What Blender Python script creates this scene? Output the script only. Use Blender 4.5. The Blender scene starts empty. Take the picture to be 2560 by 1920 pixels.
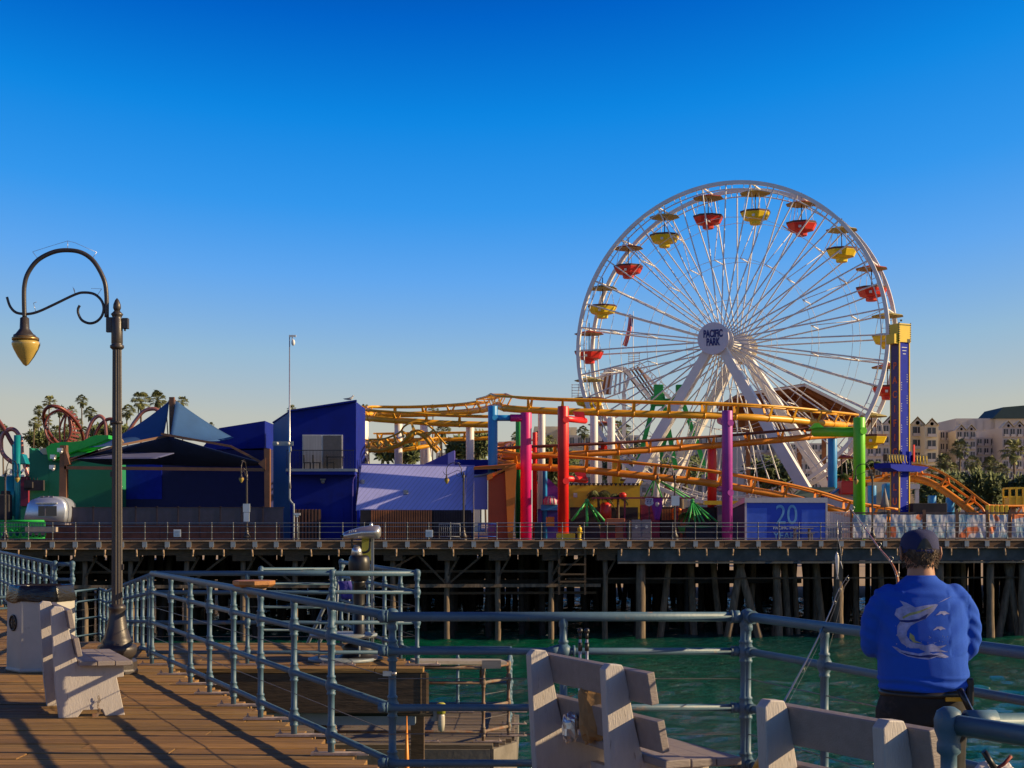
import bpy, bmesh, math, random
from mathutils import Vector, Matrix, noise
from mathutils.bvhtree import BVHTree
random.seed(7)
S = bpy.context.scene
C = S.collection
R = math.radians
# ---------------------------------------------------------------- camera
F = 3700.0; CX = 1280.0; HY = 1307.0; CZ = 1.7      # focal length (px of a 2560 wide frame), centre column, horizon row, eye height
cd = bpy.data.cameras.new('camera'); cam = bpy.data.objects.new('camera', cd); C.objects.link(cam)
cam.location = (0, 0, CZ); cam.rotation_euler = (R(90), 0, 0)
cd.sensor_width = 36; cd.lens = 36*F/2560; cd.shift_y = (HY-960)/2560
cd.clip_start = 0.1; cd.clip_end = 12000
S.camera = cam
# ---------------------------------------------------------------- light
SUN_EL = R(22); SUN_AZ = R(-3)                     # azimuth measured from +X towards +Y
w = bpy.data.worlds.new("World"); S.world = w; w.use_nodes = True
nt = w.node_tree; nt.nodes.clear()
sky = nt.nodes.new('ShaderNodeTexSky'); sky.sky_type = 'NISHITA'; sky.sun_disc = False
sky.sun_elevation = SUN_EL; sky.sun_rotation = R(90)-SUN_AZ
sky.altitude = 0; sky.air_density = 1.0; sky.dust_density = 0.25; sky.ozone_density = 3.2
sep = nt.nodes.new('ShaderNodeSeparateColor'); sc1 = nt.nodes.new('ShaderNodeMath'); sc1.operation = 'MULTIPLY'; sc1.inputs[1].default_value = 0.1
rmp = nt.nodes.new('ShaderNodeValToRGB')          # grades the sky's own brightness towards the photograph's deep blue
stops = [(0.075, (0.030, 0.020, 0.11)), (0.10, (0.002, 0.07, 0.34)), (0.112, (0, 0.118, 0.57)), (0.135, (0.004, 0.24, 0.76)), (0.165, (0.035, 0.31, 0.84)), (0.20, (0.12, 0.385, 0.85)), (0.264, (0.30, 0.49, 0.67)), (0.349, (0.50, 0.53, 0.49)), (0.46, (0.58, 0.53, 0.43)), (0.75, (0.56, 0.47, 0.34))]  # first stop, unseen above the frame, is purple, added to tint shadows
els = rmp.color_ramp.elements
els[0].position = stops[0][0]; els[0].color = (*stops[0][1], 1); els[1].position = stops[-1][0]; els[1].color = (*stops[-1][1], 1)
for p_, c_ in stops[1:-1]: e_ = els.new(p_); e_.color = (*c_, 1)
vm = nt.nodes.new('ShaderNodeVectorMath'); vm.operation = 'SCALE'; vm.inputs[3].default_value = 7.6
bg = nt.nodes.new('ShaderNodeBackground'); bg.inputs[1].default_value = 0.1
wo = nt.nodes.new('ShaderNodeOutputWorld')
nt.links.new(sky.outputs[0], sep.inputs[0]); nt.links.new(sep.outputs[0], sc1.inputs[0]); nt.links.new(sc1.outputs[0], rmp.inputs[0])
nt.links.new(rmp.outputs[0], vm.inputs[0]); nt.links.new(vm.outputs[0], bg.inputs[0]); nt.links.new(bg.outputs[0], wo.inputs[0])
sd = bpy.data.lights.new('sun', 'SUN'); sd.energy = 5.0; sd.angle = R(0.5); sd.color = (1.0, 0.76, 0.43)
so = bpy.data.objects.new('sun', sd); C.objects.link(so)
sdir = Vector((math.cos(SUN_EL)*math.cos(SUN_AZ), math.cos(SUN_EL)*math.sin(SUN_AZ), math.sin(SUN_EL)))
so.rotation_euler = sdir.to_track_quat('Z', 'Y').to_euler(); so.location = (60, 0, 60)
S.view_settings.view_transform = 'Standard'; S.view_settings.look = 'None'
S.view_settings.exposure = 0.4; S.view_settings.gamma = 1.0
try: S.view_settings.use_curve_mapping = False
except Exception: pass
S.cycles.max_bounces = 6; S.cycles.diffuse_bounces = 3; S.cycles.glossy_bounces = 3

# ---------------------------------------------------------------- helpers
def P(px, py, Y): return Vector(((px-CX)*Y/F, Y, CZ-(py-HY)*Y/F))
def X(px, Y): return (px-CX)*Y/F
def Z(py, Y): return CZ-(py-HY)*Y/F
def mat(name, col, rough=0.6, metal=0.0, var=0.12, scale=3.0, bump=0.0, bscale=40.0, stretch=(1,1,1), spec=0.5, dirt=None, dscale=1.5, dlo=0.52, dhi=0.72, coat=0):
    m = bpy.data.materials.new(name); m.use_nodes = True
    n = m.node_tree.nodes; l = m.node_tree.links
    b = n['Principled BSDF']; b.inputs['Roughness'].default_value = rough; b.inputs['Metallic'].default_value = metal
    b.inputs['Specular IOR Level'].default_value = spec; b.inputs['Coat Weight'].default_value = coat
    tc = n.new('ShaderNodeTexCoord'); mp = n.new('ShaderNodeMapping'); mp.inputs['Scale'].default_value = stretch
    l.new(tc.outputs['Object'], mp.inputs[0])
    nz = n.new('ShaderNodeTexNoise'); nz.inputs['Scale'].default_value = scale; nz.inputs['Detail'].default_value = 6; nz.inputs['Roughness'].default_value = 0.6
    l.new(mp.outputs[0], nz.inputs[0])
    rp = n.new('ShaderNodeValToRGB')
    c = Vector(col[:3])
    rp.color_ramp.elements[0].position = 0.3; rp.color_ramp.elements[1].position = 0.7
    rp.color_ramp.elements[0].color = (*(c*(1-var*1.5)), 1); rp.color_ramp.elements[1].color = (*[min(1, k) for k in (c*(1+var))], 1)
    l.new(nz.outputs[0], rp.inputs[0]); out = rp.outputs[0]
    if dirt:
        n2 = n.new('ShaderNodeTexNoise'); n2.inputs['Scale'].default_value = dscale; n2.inputs['Detail'].default_value = 8; n2.inputs['Roughness'].default_value = 0.7
        l.new(mp.outputs[0], n2.inputs[0])
        r2 = n.new('ShaderNodeValToRGB'); r2.color_ramp.elements[0].position = dlo; r2.color_ramp.elements[1].position = dhi
        l.new(n2.outputs[0], r2.inputs[0])
        mx = n.new('ShaderNodeMix'); mx.data_type = 'RGBA'
        l.new(r2.outputs[0], mx.inputs[0]); l.new(out, mx.inputs[6]); mx.inputs[7].default_value = (*dirt, 1)
        out = mx.outputs[2]
    l.new(out, b.inputs['Base Color'])
    if bump:
        n3 = n.new('ShaderNodeTexNoise'); n3.inputs['Scale'].default_value = bscale; n3.inputs['Detail'].default_value = 4
        l.new(mp.outputs[0], n3.inputs[0])
        bp = n.new('ShaderNodeBump'); bp.inputs['Strength'].default_value = bump; bp.inputs['Distance'].default_value = 0.01
        l.new(n3.outputs[0], bp.inputs['Height']); l.new(bp.outputs[0], b.inputs['Normal'])
    return m

class MB:
    """collects shapes, then links them as one mesh object"""
    def __init__(s): s.v = []; s.f = []; s.sm = []; s.mi = []; s.cur = 0
    def add(s, vs, fs, smooth=False):
        o = len(s.v); s.v += [tuple(v) for v in vs]
        for f in fs: s.f.append(tuple(i+o for i in f)); s.sm.append(smooth); s.mi.append(s.cur)
        return s
    def box(s, c, d, rz=0, M=None):
        hx, hy, hz = d[0]/2, d[1]/2, d[2]/2
        vs = [Vector((x, y, z)) for z in (-hz, hz) for y in (-hy, hy) for x in (-hx, hx)]
        m = M if M is not None else Matrix.Rotation(rz, 3, 'Z')
        vs = [m @ v + Vector(c) for v in vs]
        return s.add(vs, [(0,2,3,1),(4,5,7,6),(0,1,5,4),(2,6,7,3),(0,4,6,2),(1,3,7,5)])
    def bx(s, x0, x1, y0, y1, z0, z1):
        return s.box(((x0+x1)/2, (y0+y1)/2, (z0+z1)/2), (abs(x1-x0), abs(y1-y0), abs(z1-z0)))
    def beam(s, a, b, wd, h, up=(0,0,1)):
        a = Vector(a); b = Vector(b); d = b-a; L = d.length
        if L < 1e-6: return s
        d.normalize(); u = Vector(up); sx = d.cross(u)
        if sx.length < 1e-4: sx = d.cross(Vector((1,0,0)))
        sx.normalize(); uu = sx.cross(d)
        M = Matrix((sx, d, uu)).transposed()
        return s.box((a+b)/2, (wd, L, h), M=M)
    def tube(s, pts, r, n=10, caps=True, smooth=True, closed=False):
        pts = [Vector(p) for p in pts]; m = len(pts)
        rs = r if isinstance(r, (list, tuple)) else [r]*m
        tn = []
        for i in range(m):
            a = pts[(i-1) % m] if closed else pts[max(i-1, 0)]
            b = pts[(i+1) % m] if closed else pts[min(i+1, m-1)]
            t = (b-a); tn.append(t.normalized() if t.length > 1e-9 else Vector((0,0,1)))
        u = tn[0].orthogonal().normalized()
        vs = []
        for i in range(m):
            u = (u - tn[i]*u.dot(tn[i]))
            u = u.normalized() if u.length > 1e-6 else tn[i].orthogonal().normalized()
            v = tn[i].cross(u)
            for k in range(n):
                a = 2*math.pi*k/n
                vs.append(pts[i] + (u*math.cos(a)+v*math.sin(a))*rs[i])
        fs = []
        for i in range(m if closed else m-1):
            j = (i+1) % m
            for k in range(n):
                k2 = (k+1) % n
                fs.append((i*n+k, i*n+k2, j*n+k2, j*n+k))
        s.add(vs, fs, smooth)
        if caps and not closed:
            o = len(s.v)-len(vs)
            s.f.append(tuple(o+k for k in reversed(range(n)))); s.sm.append(False); s.mi.append(s.cur)
            s.f.append(tuple(o+(m-1)*n+k for k in range(n))); s.sm.append(False); s.mi.append(s.cur)
        return s
    def lathe(s, prof, c=(0,0,0), n=20, flute=0, M=None, smooth=True, a0=0.0):
        c = Vector(c); vs = []; m = len(prof)
        for (r, z) in prof:
            for k in range(n):
                a = 2*math.pi*k/n+a0
                rr = r*(1-(flute if k % 2 else 0))
                p = Vector((rr*math.cos(a), rr*math.sin(a), z))
                vs.append((M @ p if M is not None else p)+c)
        fs = []
        for i in range(m-1):
            for k in range(n):
                k2 = (k+1) % n; fs.append((i*n+k, i*n+k2, (i+1)*n+k2, (i+1)*n+k))
        s.add(vs, fs, smooth)
        o = len(s.v)-len(vs)
        if prof[0][0] > 1e-4: s.f.append(tuple(o+k for k in reversed(range(n)))); s.sm.append(False); s.mi.append(s.cur)
        if prof[-1][0] > 1e-4: s.f.append(tuple(o+(m-1)*n+k for k in range(n))); s.sm.append(False); s.mi.append(s.cur)
        return s
    def ball(s, c, r, n=12, M=None):
        if not isinstance(r, (tuple, list)): r = (r, r, r)
        m = max(4, n//2)
        prof = [(math.sin(math.pi*i/m), -math.cos(math.pi*i/m)) for i in range(m+1)]
        D = Matrix.Diagonal(Vector(r))
        if M is not None: D = M @ D
        prof[0] = (1e-5, -1); prof[-1] = (1e-5, 1)
        return s.lathe(prof, c, n, M=D)
    def prism(s, poly, vec, cap=True):
        """planar polygon (list of 3D points) swept along vec"""
        p = [Vector(q) for q in poly]; n = len(p); v = Vector(vec)
        fs = [(i, (i+1) % n, (i+1) % n+n, i+n) for i in range(n)]
        if cap: fs += [tuple(reversed(range(n))), tuple(range(n, 2*n))]
        return s.add(p+[q+v for q in p], fs)
    def build(s, name, m, parent=None, bevel=0.0, loc=None, fixn=False):
        me = bpy.data.meshes.new(name)
        me.from_pydata(s.v, [], s.f)
        for mm in (m if isinstance(m, (list, tuple)) else [m]): me.materials.append(mm)
        me.polygons.foreach_set('use_smooth', s.sm); me.polygons.foreach_set('material_index', s.mi)
        bm = bmesh.new(); bm.from_mesh(me); bmesh.ops.recalc_face_normals(bm, faces=bm.faces); bm.to_mesh(me); bm.free()
        o = bpy.data.objects.new(name, me); C.objects.link(o)
        if parent: o.parent = parent
        if loc is not None: o.location = loc
        if bevel:
            b = o.modifiers.new('bevel', 'BEVEL'); b.width = bevel; b.segments = 2; b.limit_method = 'ANGLE'
        return o

def tag(o, label=None, cat=None, group=None, kind=None):
    if label: o['label'] = label
    if cat: o['category'] = cat
    if group: o['group'] = group
    if kind: o['kind'] = kind
    return o
def thing(name, label, cat, loc=(0,0,0), rz=0, group=None):
    o = bpy.data.objects.new(name, None); C.objects.link(o); o.location = loc; o.rotation_euler = (0, 0, rz)
    o.empty_display_size = 0.2
    return tag(o, label, cat, group)
def dup(root, loc, rz=0, label=None, scale=None, group=None):
    def cp(o, par):
        c = o.copy(); C.objects.link(c)
        if par: c.parent = par
        for ch in [k for k in bpy.data.objects if k.parent == o]: cp(ch, c)
        return c
    r = cp(root, None); r.location = loc; r.rotation_euler = (0, 0, rz)
    if scale: r.scale = (scale,)*3 if not isinstance(scale, tuple) else scale
    if label: r['label'] = label
    if group: r['group'] = group
    return r
def part(name, mb, m, parent, label=None, bevel=0.0):
    o = mb.build(name, m, parent, bevel)
    if label: o['label'] = label
    return o
def text(name, body, size, m, parent, loc, rot=(R(90), 0, 0), ext=0.01, sx=1.0, align='CENTER', space=1.0, off=0.0):
    cu = bpy.data.curves.new(name, 'FONT'); cu.body = body; cu.size = size; cu.extrude = ext; cu.align_x = align; cu.align_y = 'CENTER'
    cu.space_line = space; cu.offset = off
    t = bpy.data.objects.new(name, cu); C.objects.link(t); t.scale = (sx, 1, 1)
    dg = bpy.context.evaluated_depsgraph_get(); dg.update()
    me = bpy.data.meshes.new_from_object(t.evaluated_get(dg)); bpy.data.objects.remove(t)
    o = bpy.data.objects.new(name, me); C.objects.link(o); me.materials.clear(); me.materials.append(m)
    o.scale = (sx, 1, 1); o.location = loc; o.rotation_euler = rot
    if parent: o.parent = parent
    return o
def catmull(pts, n=6, closed=False):
    pts = [Vector(p) for p in pts]; out = []; m = len(pts)
    for i in range(m if closed else m-1):
        if closed: p0, p1, p2, p3 = pts[(i-1) % m], pts[i], pts[(i+1) % m], pts[(i+2) % m]
        else: p0, p1, p2, p3 = pts[max(i-1, 0)], pts[i], pts[i+1], pts[min(i+2, m-1)]
        for k in range(n):
            t = k/n
            out.append(0.5*((2*p1)+(-p0+p2)*t+(2*p0-5*p1+4*p2-p3)*t*t+(-p0+3*p1-3*p2+p3)*t*t*t))
    if not closed: out.append(pts[-1])
    return out

# ---------------------------------------------------------------- materials
M = {}
def wood_mat(name, c1, c2, gap=(0.03, 0.02, 0.015), stretch=(0.6, 14, 14), rough=0.8):
    m = mat(name, c1, rough, var=0.5, scale=4, stretch=stretch, bump=0.8, bscale=7, dirt=c2, dscale=1.6, dlo=0.42, dhi=0.62)
    n = m.node_tree.nodes; l = m.node_tree.links; b = n['Principled BSDF']
    at = n.new('ShaderNodeVertexColor'); at.layer_name = 'plank'
    mx = n.new('ShaderNodeMix'); mx.data_type = 'RGBA'; mx.blend_type = 'MULTIPLY'; mx.inputs[0].default_value = 1
    src = b.inputs['Base Color'].links[0].from_socket
    l.new(src, mx.inputs[6]); l.new(at.outputs[0], mx.inputs[7]); l.new(mx.outputs[2], b.inputs['Base Color'])
    return m
M['plank'] = wood_mat('deck_planks', (0.36, 0.195, 0.055), (0.20, 0.105, 0.032))
M['timber'] = mat('old_timber', (0.10, 0.062, 0.035), 0.85, var=0.35, scale=3, stretch=(1, 1, 8), bump=0.5, bscale=10, dirt=(0.045, 0.032, 0.022), dscale=1.2)
M['fascia'] = mat('fascia_timber', (0.17, 0.085, 0.042), 0.85, var=0.35, scale=2, stretch=(0.5, 1, 6), bump=0.5, bscale=8, dirt=(0.07, 0.038, 0.022), dscale=1.5)
M['edge'] = mat('edge_board', (0.38, 0.26, 0.17), 0.85, var=0.25, scale=2, dirt=(0.16, 0.09, 0.05), dscale=1.0)
M['concrete'] = mat('concrete', (0.20, 0.175, 0.15), 0.9, var=0.25, scale=2, bump=0.3, bscale=20, dirt=(0.10, 0.08, 0.06), dscale=1.3, dlo=0.45)
M['concrete_dark'] = mat('wet_concrete', (0.10, 0.105, 0.105), 0.85, var=0.35, scale=0.8, bump=0.3, bscale=12, dirt=(0.04, 0.05, 0.05), dscale=0.6, dlo=0.42)
M['pile'] = mat('pile_wood', (0.17, 0.12, 0.08), 0.85, var=0.4, scale=2, stretch=(3, 3, 0.6), bump=0.6, bscale=10, dirt=(0.20, 0.16, 0.12), dscale=1.5, dlo=0.56, dhi=0.8)
M['dark_wood'] = mat('near_black_wood', (0.028, 0.021, 0.016), 0.9, var=0.4, scale=2, bump=0.5, bscale=10)  # near black wood of the inner stringers and the deeper pile rows
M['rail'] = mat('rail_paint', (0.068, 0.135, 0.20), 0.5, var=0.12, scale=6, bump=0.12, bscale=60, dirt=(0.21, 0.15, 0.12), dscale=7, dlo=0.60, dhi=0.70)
M['rail_pale'] = mat('rail_paint_pale', (0.23, 0.27, 0.31), 0.45, var=0.15, scale=8, bump=0.15, bscale=60, dirt=(0.33, 0.30, 0.28), dscale=6, dlo=0.55, dhi=0.75)  # lighter rail paint for the pale gangway and the viewer step
M['rail_rust'] = mat('rail_rusty', (0.22, 0.17, 0.13), 0.7, var=0.3, scale=8, bump=0.3, bscale=40, dirt=(0.20, 0.075, 0.03), dscale=6, dlo=0.45, dhi=0.65)
M['primer'] = mat('primer', (0.42, 0.32, 0.27), 0.7, var=0.2, scale=12, dirt=(0.28, 0.2, 0.16), dscale=9)
M['cable'] = mat('steel_cable', (0.22, 0.2, 0.19), 0.5, 0.6, var=0.1)
M['bolt'] = mat('galvanised', (0.45, 0.44, 0.43), 0.4, 0.7, var=0.1, scale=10)
M['bench'] = mat('bench_paint', (0.47, 0.42, 0.40), 0.6, var=0.06, scale=5, bump=0.35, bscale=40, stretch=(4, 4, 0.7), dirt=(0.24, 0.19, 0.16), dscale=11, dlo=0.60, dhi=0.68)
M['bench_shade'] = mat('bench_paint_shaded', (0.26, 0.215, 0.205), 0.6, var=0.08, scale=5, bump=0.3, bscale=40, stretch=(1, 4, 4), dirt=(0.2, 0.16, 0.14), dscale=8, dlo=0.62, dhi=0.72)  # bench paint darkened: the shade on the boards is put into the colour
M['lamp'] = mat('lamp_iron', (0.06, 0.05, 0.05), 0.42, 0.25, var=0.15, scale=4, bump=0.15, bscale=60, dirt=(0.28, 0.25, 0.22), dscale=6, dlo=0.66, dhi=0.74)
M['bin'] = mat('bin_plastic', (0.42, 0.40, 0.37), 0.5, var=0.08, scale=3, dirt=(0.25, 0.23, 0.2), dscale=4, dlo=0.62)
M['blackbag'] = mat('black_plastic', (0.02, 0.018, 0.018), 0.25, var=0.1, bump=0.8, bscale=14, stretch=(1, 1, 3))
M['black'] = mat('black_metal', (0.022, 0.02, 0.022), 0.4, 0.2, var=0.1)
M['silver'] = mat('cast_silver', (0.62, 0.60, 0.60), 0.32, 0.75, var=0.1, scale=8, bump=0.2, bscale=30)
M['yellowsign'] = mat('yellow_sign', (0.45, 0.42, 0.05), 0.5)
M['greymetal'] = mat('grey_metal', (0.26, 0.29, 0.33), 0.5, 0.2, var=0.12)
M['farrail'] = mat('pier_rail_metal', (0.27, 0.28, 0.31), 0.5, 0.2, var=0.12)
M['white'] = mat('white_steel', (0.78, 0.74, 0.72), 0.45, var=0.05, scale=1, dirt=(0.6, 0.55, 0.5), dscale=0.8, dlo=0.6)
M['coaster'] = mat('coaster_yellow', (0.80, 0.38, 0.015), 0.4, var=0.08, scale=1, dirt=(0.62, 0.25, 0.01), dscale=0.8, dlo=0.5)
M['coaster_or'] = mat('coaster_orange', (0.75, 0.25, 0.015), 0.42, var=0.1, scale=1, dirt=(0.58, 0.17, 0.01), dscale=0.8, dlo=0.5)
M['redrail'] = mat('coaster_brown', (0.13, 0.035, 0.025), 0.5, var=0.1)
M['red'] = mat('red_paint', (0.78, 0.016, 0.016), 0.4, var=0.08, scale=1.5, dirt=(0.6, 0.012, 0.012), dscale=1)
M['magenta'] = mat('magenta_paint', (0.72, 0.012, 0.20), 0.45, var=0.08, scale=1.5)
M['purple'] = mat('purple_paint', (0.40, 0.045, 0.34), 0.45, var=0.08, scale=1.5)
M['green'] = mat('green_paint', (0.15, 0.62, 0.015), 0.42, var=0.08, scale=1.5)
M['kelly'] = mat('kelly_green', (0.012, 0.36, 0.06), 0.5, var=0.15, scale=1.5)
M['blue'] = mat('sky_blue_paint', (0.02, 0.26, 0.62), 0.42, var=0.08, scale=1.5)
M['yellow'] = mat('yellow_paint', (0.78, 0.52, 0.02), 0.45, var=0.08, scale=1.5)
M['gyellow'] = mat('gondola_yellow', (0.80, 0.55, 0.015), 0.4, var=0.08, scale=1.5)
M['gred'] = mat('gondola_red', (0.66, 0.03, 0.02), 0.4, var=0.08, scale=1.5)
M['maroon'] = mat('gondola_rim', (0.10, 0.02, 0.015), 0.5)
M['oldroof'] = mat('gondola_canopy', (0.40, 0.33, 0.10), 0.6, var=0.2)
M['navy'] = mat('navy_paint', (0.002, 0.014, 0.24), 0.7, spec=0.25, dirt=(0.004, 0.010, 0.15), dscale=0.9, var=0.1, scale=0.6, bump=0.2, bscale=3)
M['teal_blue'] = mat('teal_blue_wall', (0.016, 0.10, 0.32), 0.6, var=0.08, scale=0.6)
M['purple_roof'] = mat('periwinkle_roof', (0.22, 0.20, 0.62), 0.45, var=0.05, scale=0.5)
M['violet'] = mat('violet_wall', (0.07, 0.05, 0.34), 0.6, var=0.08, scale=0.6)
M['grn_wall'] = mat('green_wall', (0.012, 0.21, 0.10), 0.6, var=0.08, scale=0.5)
M['grn_roof'] = mat('bright_green_roof', (0.015, 0.42, 0.055), 0.5, var=0.1, scale=0.8)
M['teal'] = mat('teal_paint', (0.01, 0.26, 0.28), 0.3, 0.2, var=0.1)
M['maroonwall'] = mat('maroon_wall', (0.22, 0.015, 0.05), 0.6)
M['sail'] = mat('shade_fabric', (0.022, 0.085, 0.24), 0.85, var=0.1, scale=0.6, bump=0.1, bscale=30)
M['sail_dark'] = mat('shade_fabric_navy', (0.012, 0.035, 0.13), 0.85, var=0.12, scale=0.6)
M['brownpost'] = mat('rust_brown_paint', (0.19, 0.085, 0.045), 0.6, var=0.15, scale=2)
M['orange'] = mat('orange_wall', (0.85, 0.20, 0.01), 0.55, var=0.08, scale=0.8)
M['redorange'] = mat('red_orange_wall', (0.58, 0.065, 0.01), 0.6, var=0.1, scale=0.8)
M['slat'] = mat('fence_slat', (0.46, 0.16, 0.055), 0.7, var=0.2, scale=2)
M['darkslat'] = mat('dark_fence', (0.05, 0.035, 0.045), 0.7, var=0.2, scale=2)
M['glass'] = mat('window_glass', (0.14, 0.13, 0.13), 0.15, var=0.1, scale=0.6)
M['dglass'] = mat('dark_window', (0.05, 0.05, 0.065), 0.15, var=0.2, scale=0.3)
M['frame'] = mat('window_frame', (0.6, 0.58, 0.56), 0.5)
M['curtain'] = mat('blind', (0.42, 0.39, 0.38), 0.8, var=0.15, scale=6, stretch=(6, 1, 0.1))
M['cream'] = mat('hotel_cream', (0.74, 0.62, 0.40), 0.8, var=0.06, scale=0.08)
M['mauve'] = mat('hotel_white', (0.56, 0.50, 0.45), 0.8, var=0.06, scale=0.08)
M['beige'] = mat('far_building', (0.55, 0.49, 0.42), 0.85, var=0.08, scale=0.06)
M['slate'] = mat('slate_roof', (0.02, 0.05, 0.055), 0.6, var=0.15, scale=0.2)
M['roofyellow'] = mat('metal_roof', (0.62, 0.50, 0.26), 0.5, var=0.1, scale=0.3)
M['roofgrey'] = mat('grey_roof', (0.20, 0.18, 0.19), 0.7)
M['awning'] = mat('awning_red', (0.28, 0.09, 0.06), 0.7)
M['alu'] = mat('polished_aluminium', (0.55, 0.60, 0.74), 0.33, 0.55, var=0.06, scale=1)
M['bark'] = mat('palm_bark', (0.13, 0.095, 0.065), 0.9, var=0.3, scale=3, stretch=(1, 1, 4))
M['palm'] = mat('palm_leaf', (0.19, 0.20, 0.06), 0.6, var=0.4, scale=2)
M['palm_dark'] = mat('palm_leaf_dark', (0.13, 0.145, 0.045), 0.65, var=0.4, scale=2)
M['leaf'] = mat('tree_leaf', (0.10, 0.13, 0.04), 0.7, var=0.5, scale=1)
M['leafg'] = mat('feather_palm_leaf', (0.11, 0.15, 0.03), 0.6, var=0.4, scale=2)
M['wood_roof'] = mat('roof_timber', (0.36, 0.13, 0.035), 0.7, var=0.2, scale=1.5, dirt=(0.17, 0.06, 0.02), dscale=1.2)
M['hoop'] = mat('loop_track', (0.20, 0.05, 0.04), 0.4, 0.2)
M['pinkpipe'] = mat('loop_pipe', (0.42, 0.17, 0.15), 0.3, 0.3)
M['sand'] = mat('beach_sand', (0.42, 0.31, 0.21), 0.95, var=0.12, scale=0.05, bump=0.3, bscale=1)
M['city'] = mat('town_ground', (0.16, 0.14, 0.11), 0.95, var=0.2, scale=0.02)
M['hill'] = mat('hazed_hills', (0.20, 0.22, 0.27), 0.95, var=0.1, scale=0.001)  # distance haze is put into this blue grey base colour
M['towerblue'] = mat('tower_blue', (0.004, 0.022, 0.40), 0.7, var=0.1, spec=0.2)
M['towerpurple'] = mat('tower_purple', (0.05, 0.025, 0.16), 0.5)
M['letter_or'] = mat('letter_orange', (0.75, 0.12, 0.02), 0.5)
M['booth'] = mat('booth_blue', (0.02, 0.07, 0.58), 0.5, var=0.08, scale=0.5)
M['booth_light'] = mat('booth_panel', (0.06, 0.15, 0.72), 0.5, var=0.08)
M['ltblue'] = mat('light_blue_print', (0.16, 0.40, 0.72), 0.6)
M['banner'] = mat('banner_print', (0.20, 0.36, 0.50), 0.55, var=0.3, scale=0.7, dirt=(0.55, 0.50, 0.52), dscale=0.5, dlo=0.47, dhi=0.6)
M['offwhite'] = mat('off_white', (0.62, 0.56, 0.55), 0.6, var=0.06)
M['signwhite'] = mat('sign_white', (0.62, 0.66, 0.72), 0.6, var=0.05)
M['kiosk'] = mat('kiosk_grey', (0.20, 0.175, 0.22), 0.7, var=0.08)
M['brick'] = mat('terracotta', (0.33, 0.10, 0.05), 0.8, var=0.15)
M['darkstuff'] = mat('dark_panel', (0.035, 0.03, 0.035), 0.8, var=0.3, scale=1)
M['purpleflag'] = mat('purple_flag', (0.22, 0.02, 0.28), 0.6)
M['letternavy'] = mat('navy_letters', (0.012, 0.015, 0.16), 0.5)
# lamp globe: amber glass
def glassy(name, col, rough=0.25, tr=0.0):
    m = mat(name, col, rough, var=0.15, scale=2, coat=0.4)
    b = m.node_tree.nodes['Principled BSDF']; b.inputs['Transmission Weight'].default_value = tr
    b.inputs['Subsurface Weight'].default_value = 0.0
    return m
M['globe'] = glassy('amber_globe', (0.52, 0.36, 0.09), 0.28)

M['dglass2'] = mat('smoked_glass', (0.03, 0.025, 0.06), 0.3, var=0.2)
M['sail2'] = mat('shade_fabric_grey', (0.10, 0.11, 0.24), 0.85, var=0.08, scale=0.6)
M['dcurtain'] = mat('dark_blind', (0.12, 0.105, 0.10), 0.6, var=0.15)  # darker blind shown in the right window pane
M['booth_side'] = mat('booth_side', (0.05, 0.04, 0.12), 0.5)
M['kioskl'] = mat('pale_timber', (0.36, 0.30, 0.27), 0.8, var=0.15)
M['kioskd'] = mat('cabinet_door', (0.16, 0.14, 0.18), 0.6)
M['maroonboard'] = mat('maroon_boards', (0.075, 0.03, 0.03), 0.8, var=0.3, scale=2)
M['navy2'] = mat('hall_navy', (0.008, 0.012, 0.10), 0.7, var=0.1)
M['signwhite2'] = mat('hub_white', (0.66, 0.62, 0.70), 0.5, var=0.04)
# ribbed roof: diagonal standing seams
m_ = mat('ribbed_roof', (0.46, 0.47, 0.88), 0.45, var=0.06, scale=0.5); M['ribroof'] = m_
n_ = m_.node_tree.nodes; l_ = m_.node_tree.links
tc_ = n_.new('ShaderNodeTexCoord'); mp_ = n_.new('ShaderNodeMapping'); mp_.inputs['Rotation'].default_value = (0, 0, R(28)); mp_.inputs['Scale'].default_value = (1, 1, 1)
l_.new(tc_.outputs['Object'], mp_.inputs[0])
sx_ = n_.new('ShaderNodeSeparateXYZ'); l_.new(tc_.outputs['Object'], sx_.inputs[0])
ad_ = n_.new('ShaderNodeMath'); ad_.operation = 'MULTIPLY_ADD'; ad_.inputs[1].default_value = -0.75; l_.new(sx_.outputs[2], ad_.inputs[0]); l_.new(sx_.outputs[0], ad_.inputs[2])
sn_ = n_.new('ShaderNodeMath'); sn_.operation = 'MULTIPLY'; sn_.inputs[1].default_value = 3.3; l_.new(ad_.outputs[0], sn_.inputs[0])
fr_ = n_.new('ShaderNodeMath'); fr_.operation = 'FRACT'; l_.new(sn_.outputs[0], fr_.inputs[0])
rr_ = n_.new('ShaderNodeValToRGB'); rr_.color_ramp.elements[0].position = 0.0; rr_.color_ramp.elements[1].position = 0.22; rr_.color_ramp.elements[0].color = (0.62, 0.62, 0.62, 1); l_.new(fr_.outputs[0], rr_.inputs[0])
mx_ = n_.new('ShaderNodeMix'); mx_.data_type = 'RGBA'; mx_.blend_type = 'MULTIPLY'; mx_.inputs[0].default_value = 1
b_ = n_['Principled BSDF']; l_.new(b_.inputs['Base Color'].links[0].from_socket, mx_.inputs[6]); l_.new(rr_.outputs[0], mx_.inputs[7]); l_.new(mx_.outputs[2], b_.inputs['Base Color'])
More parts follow.
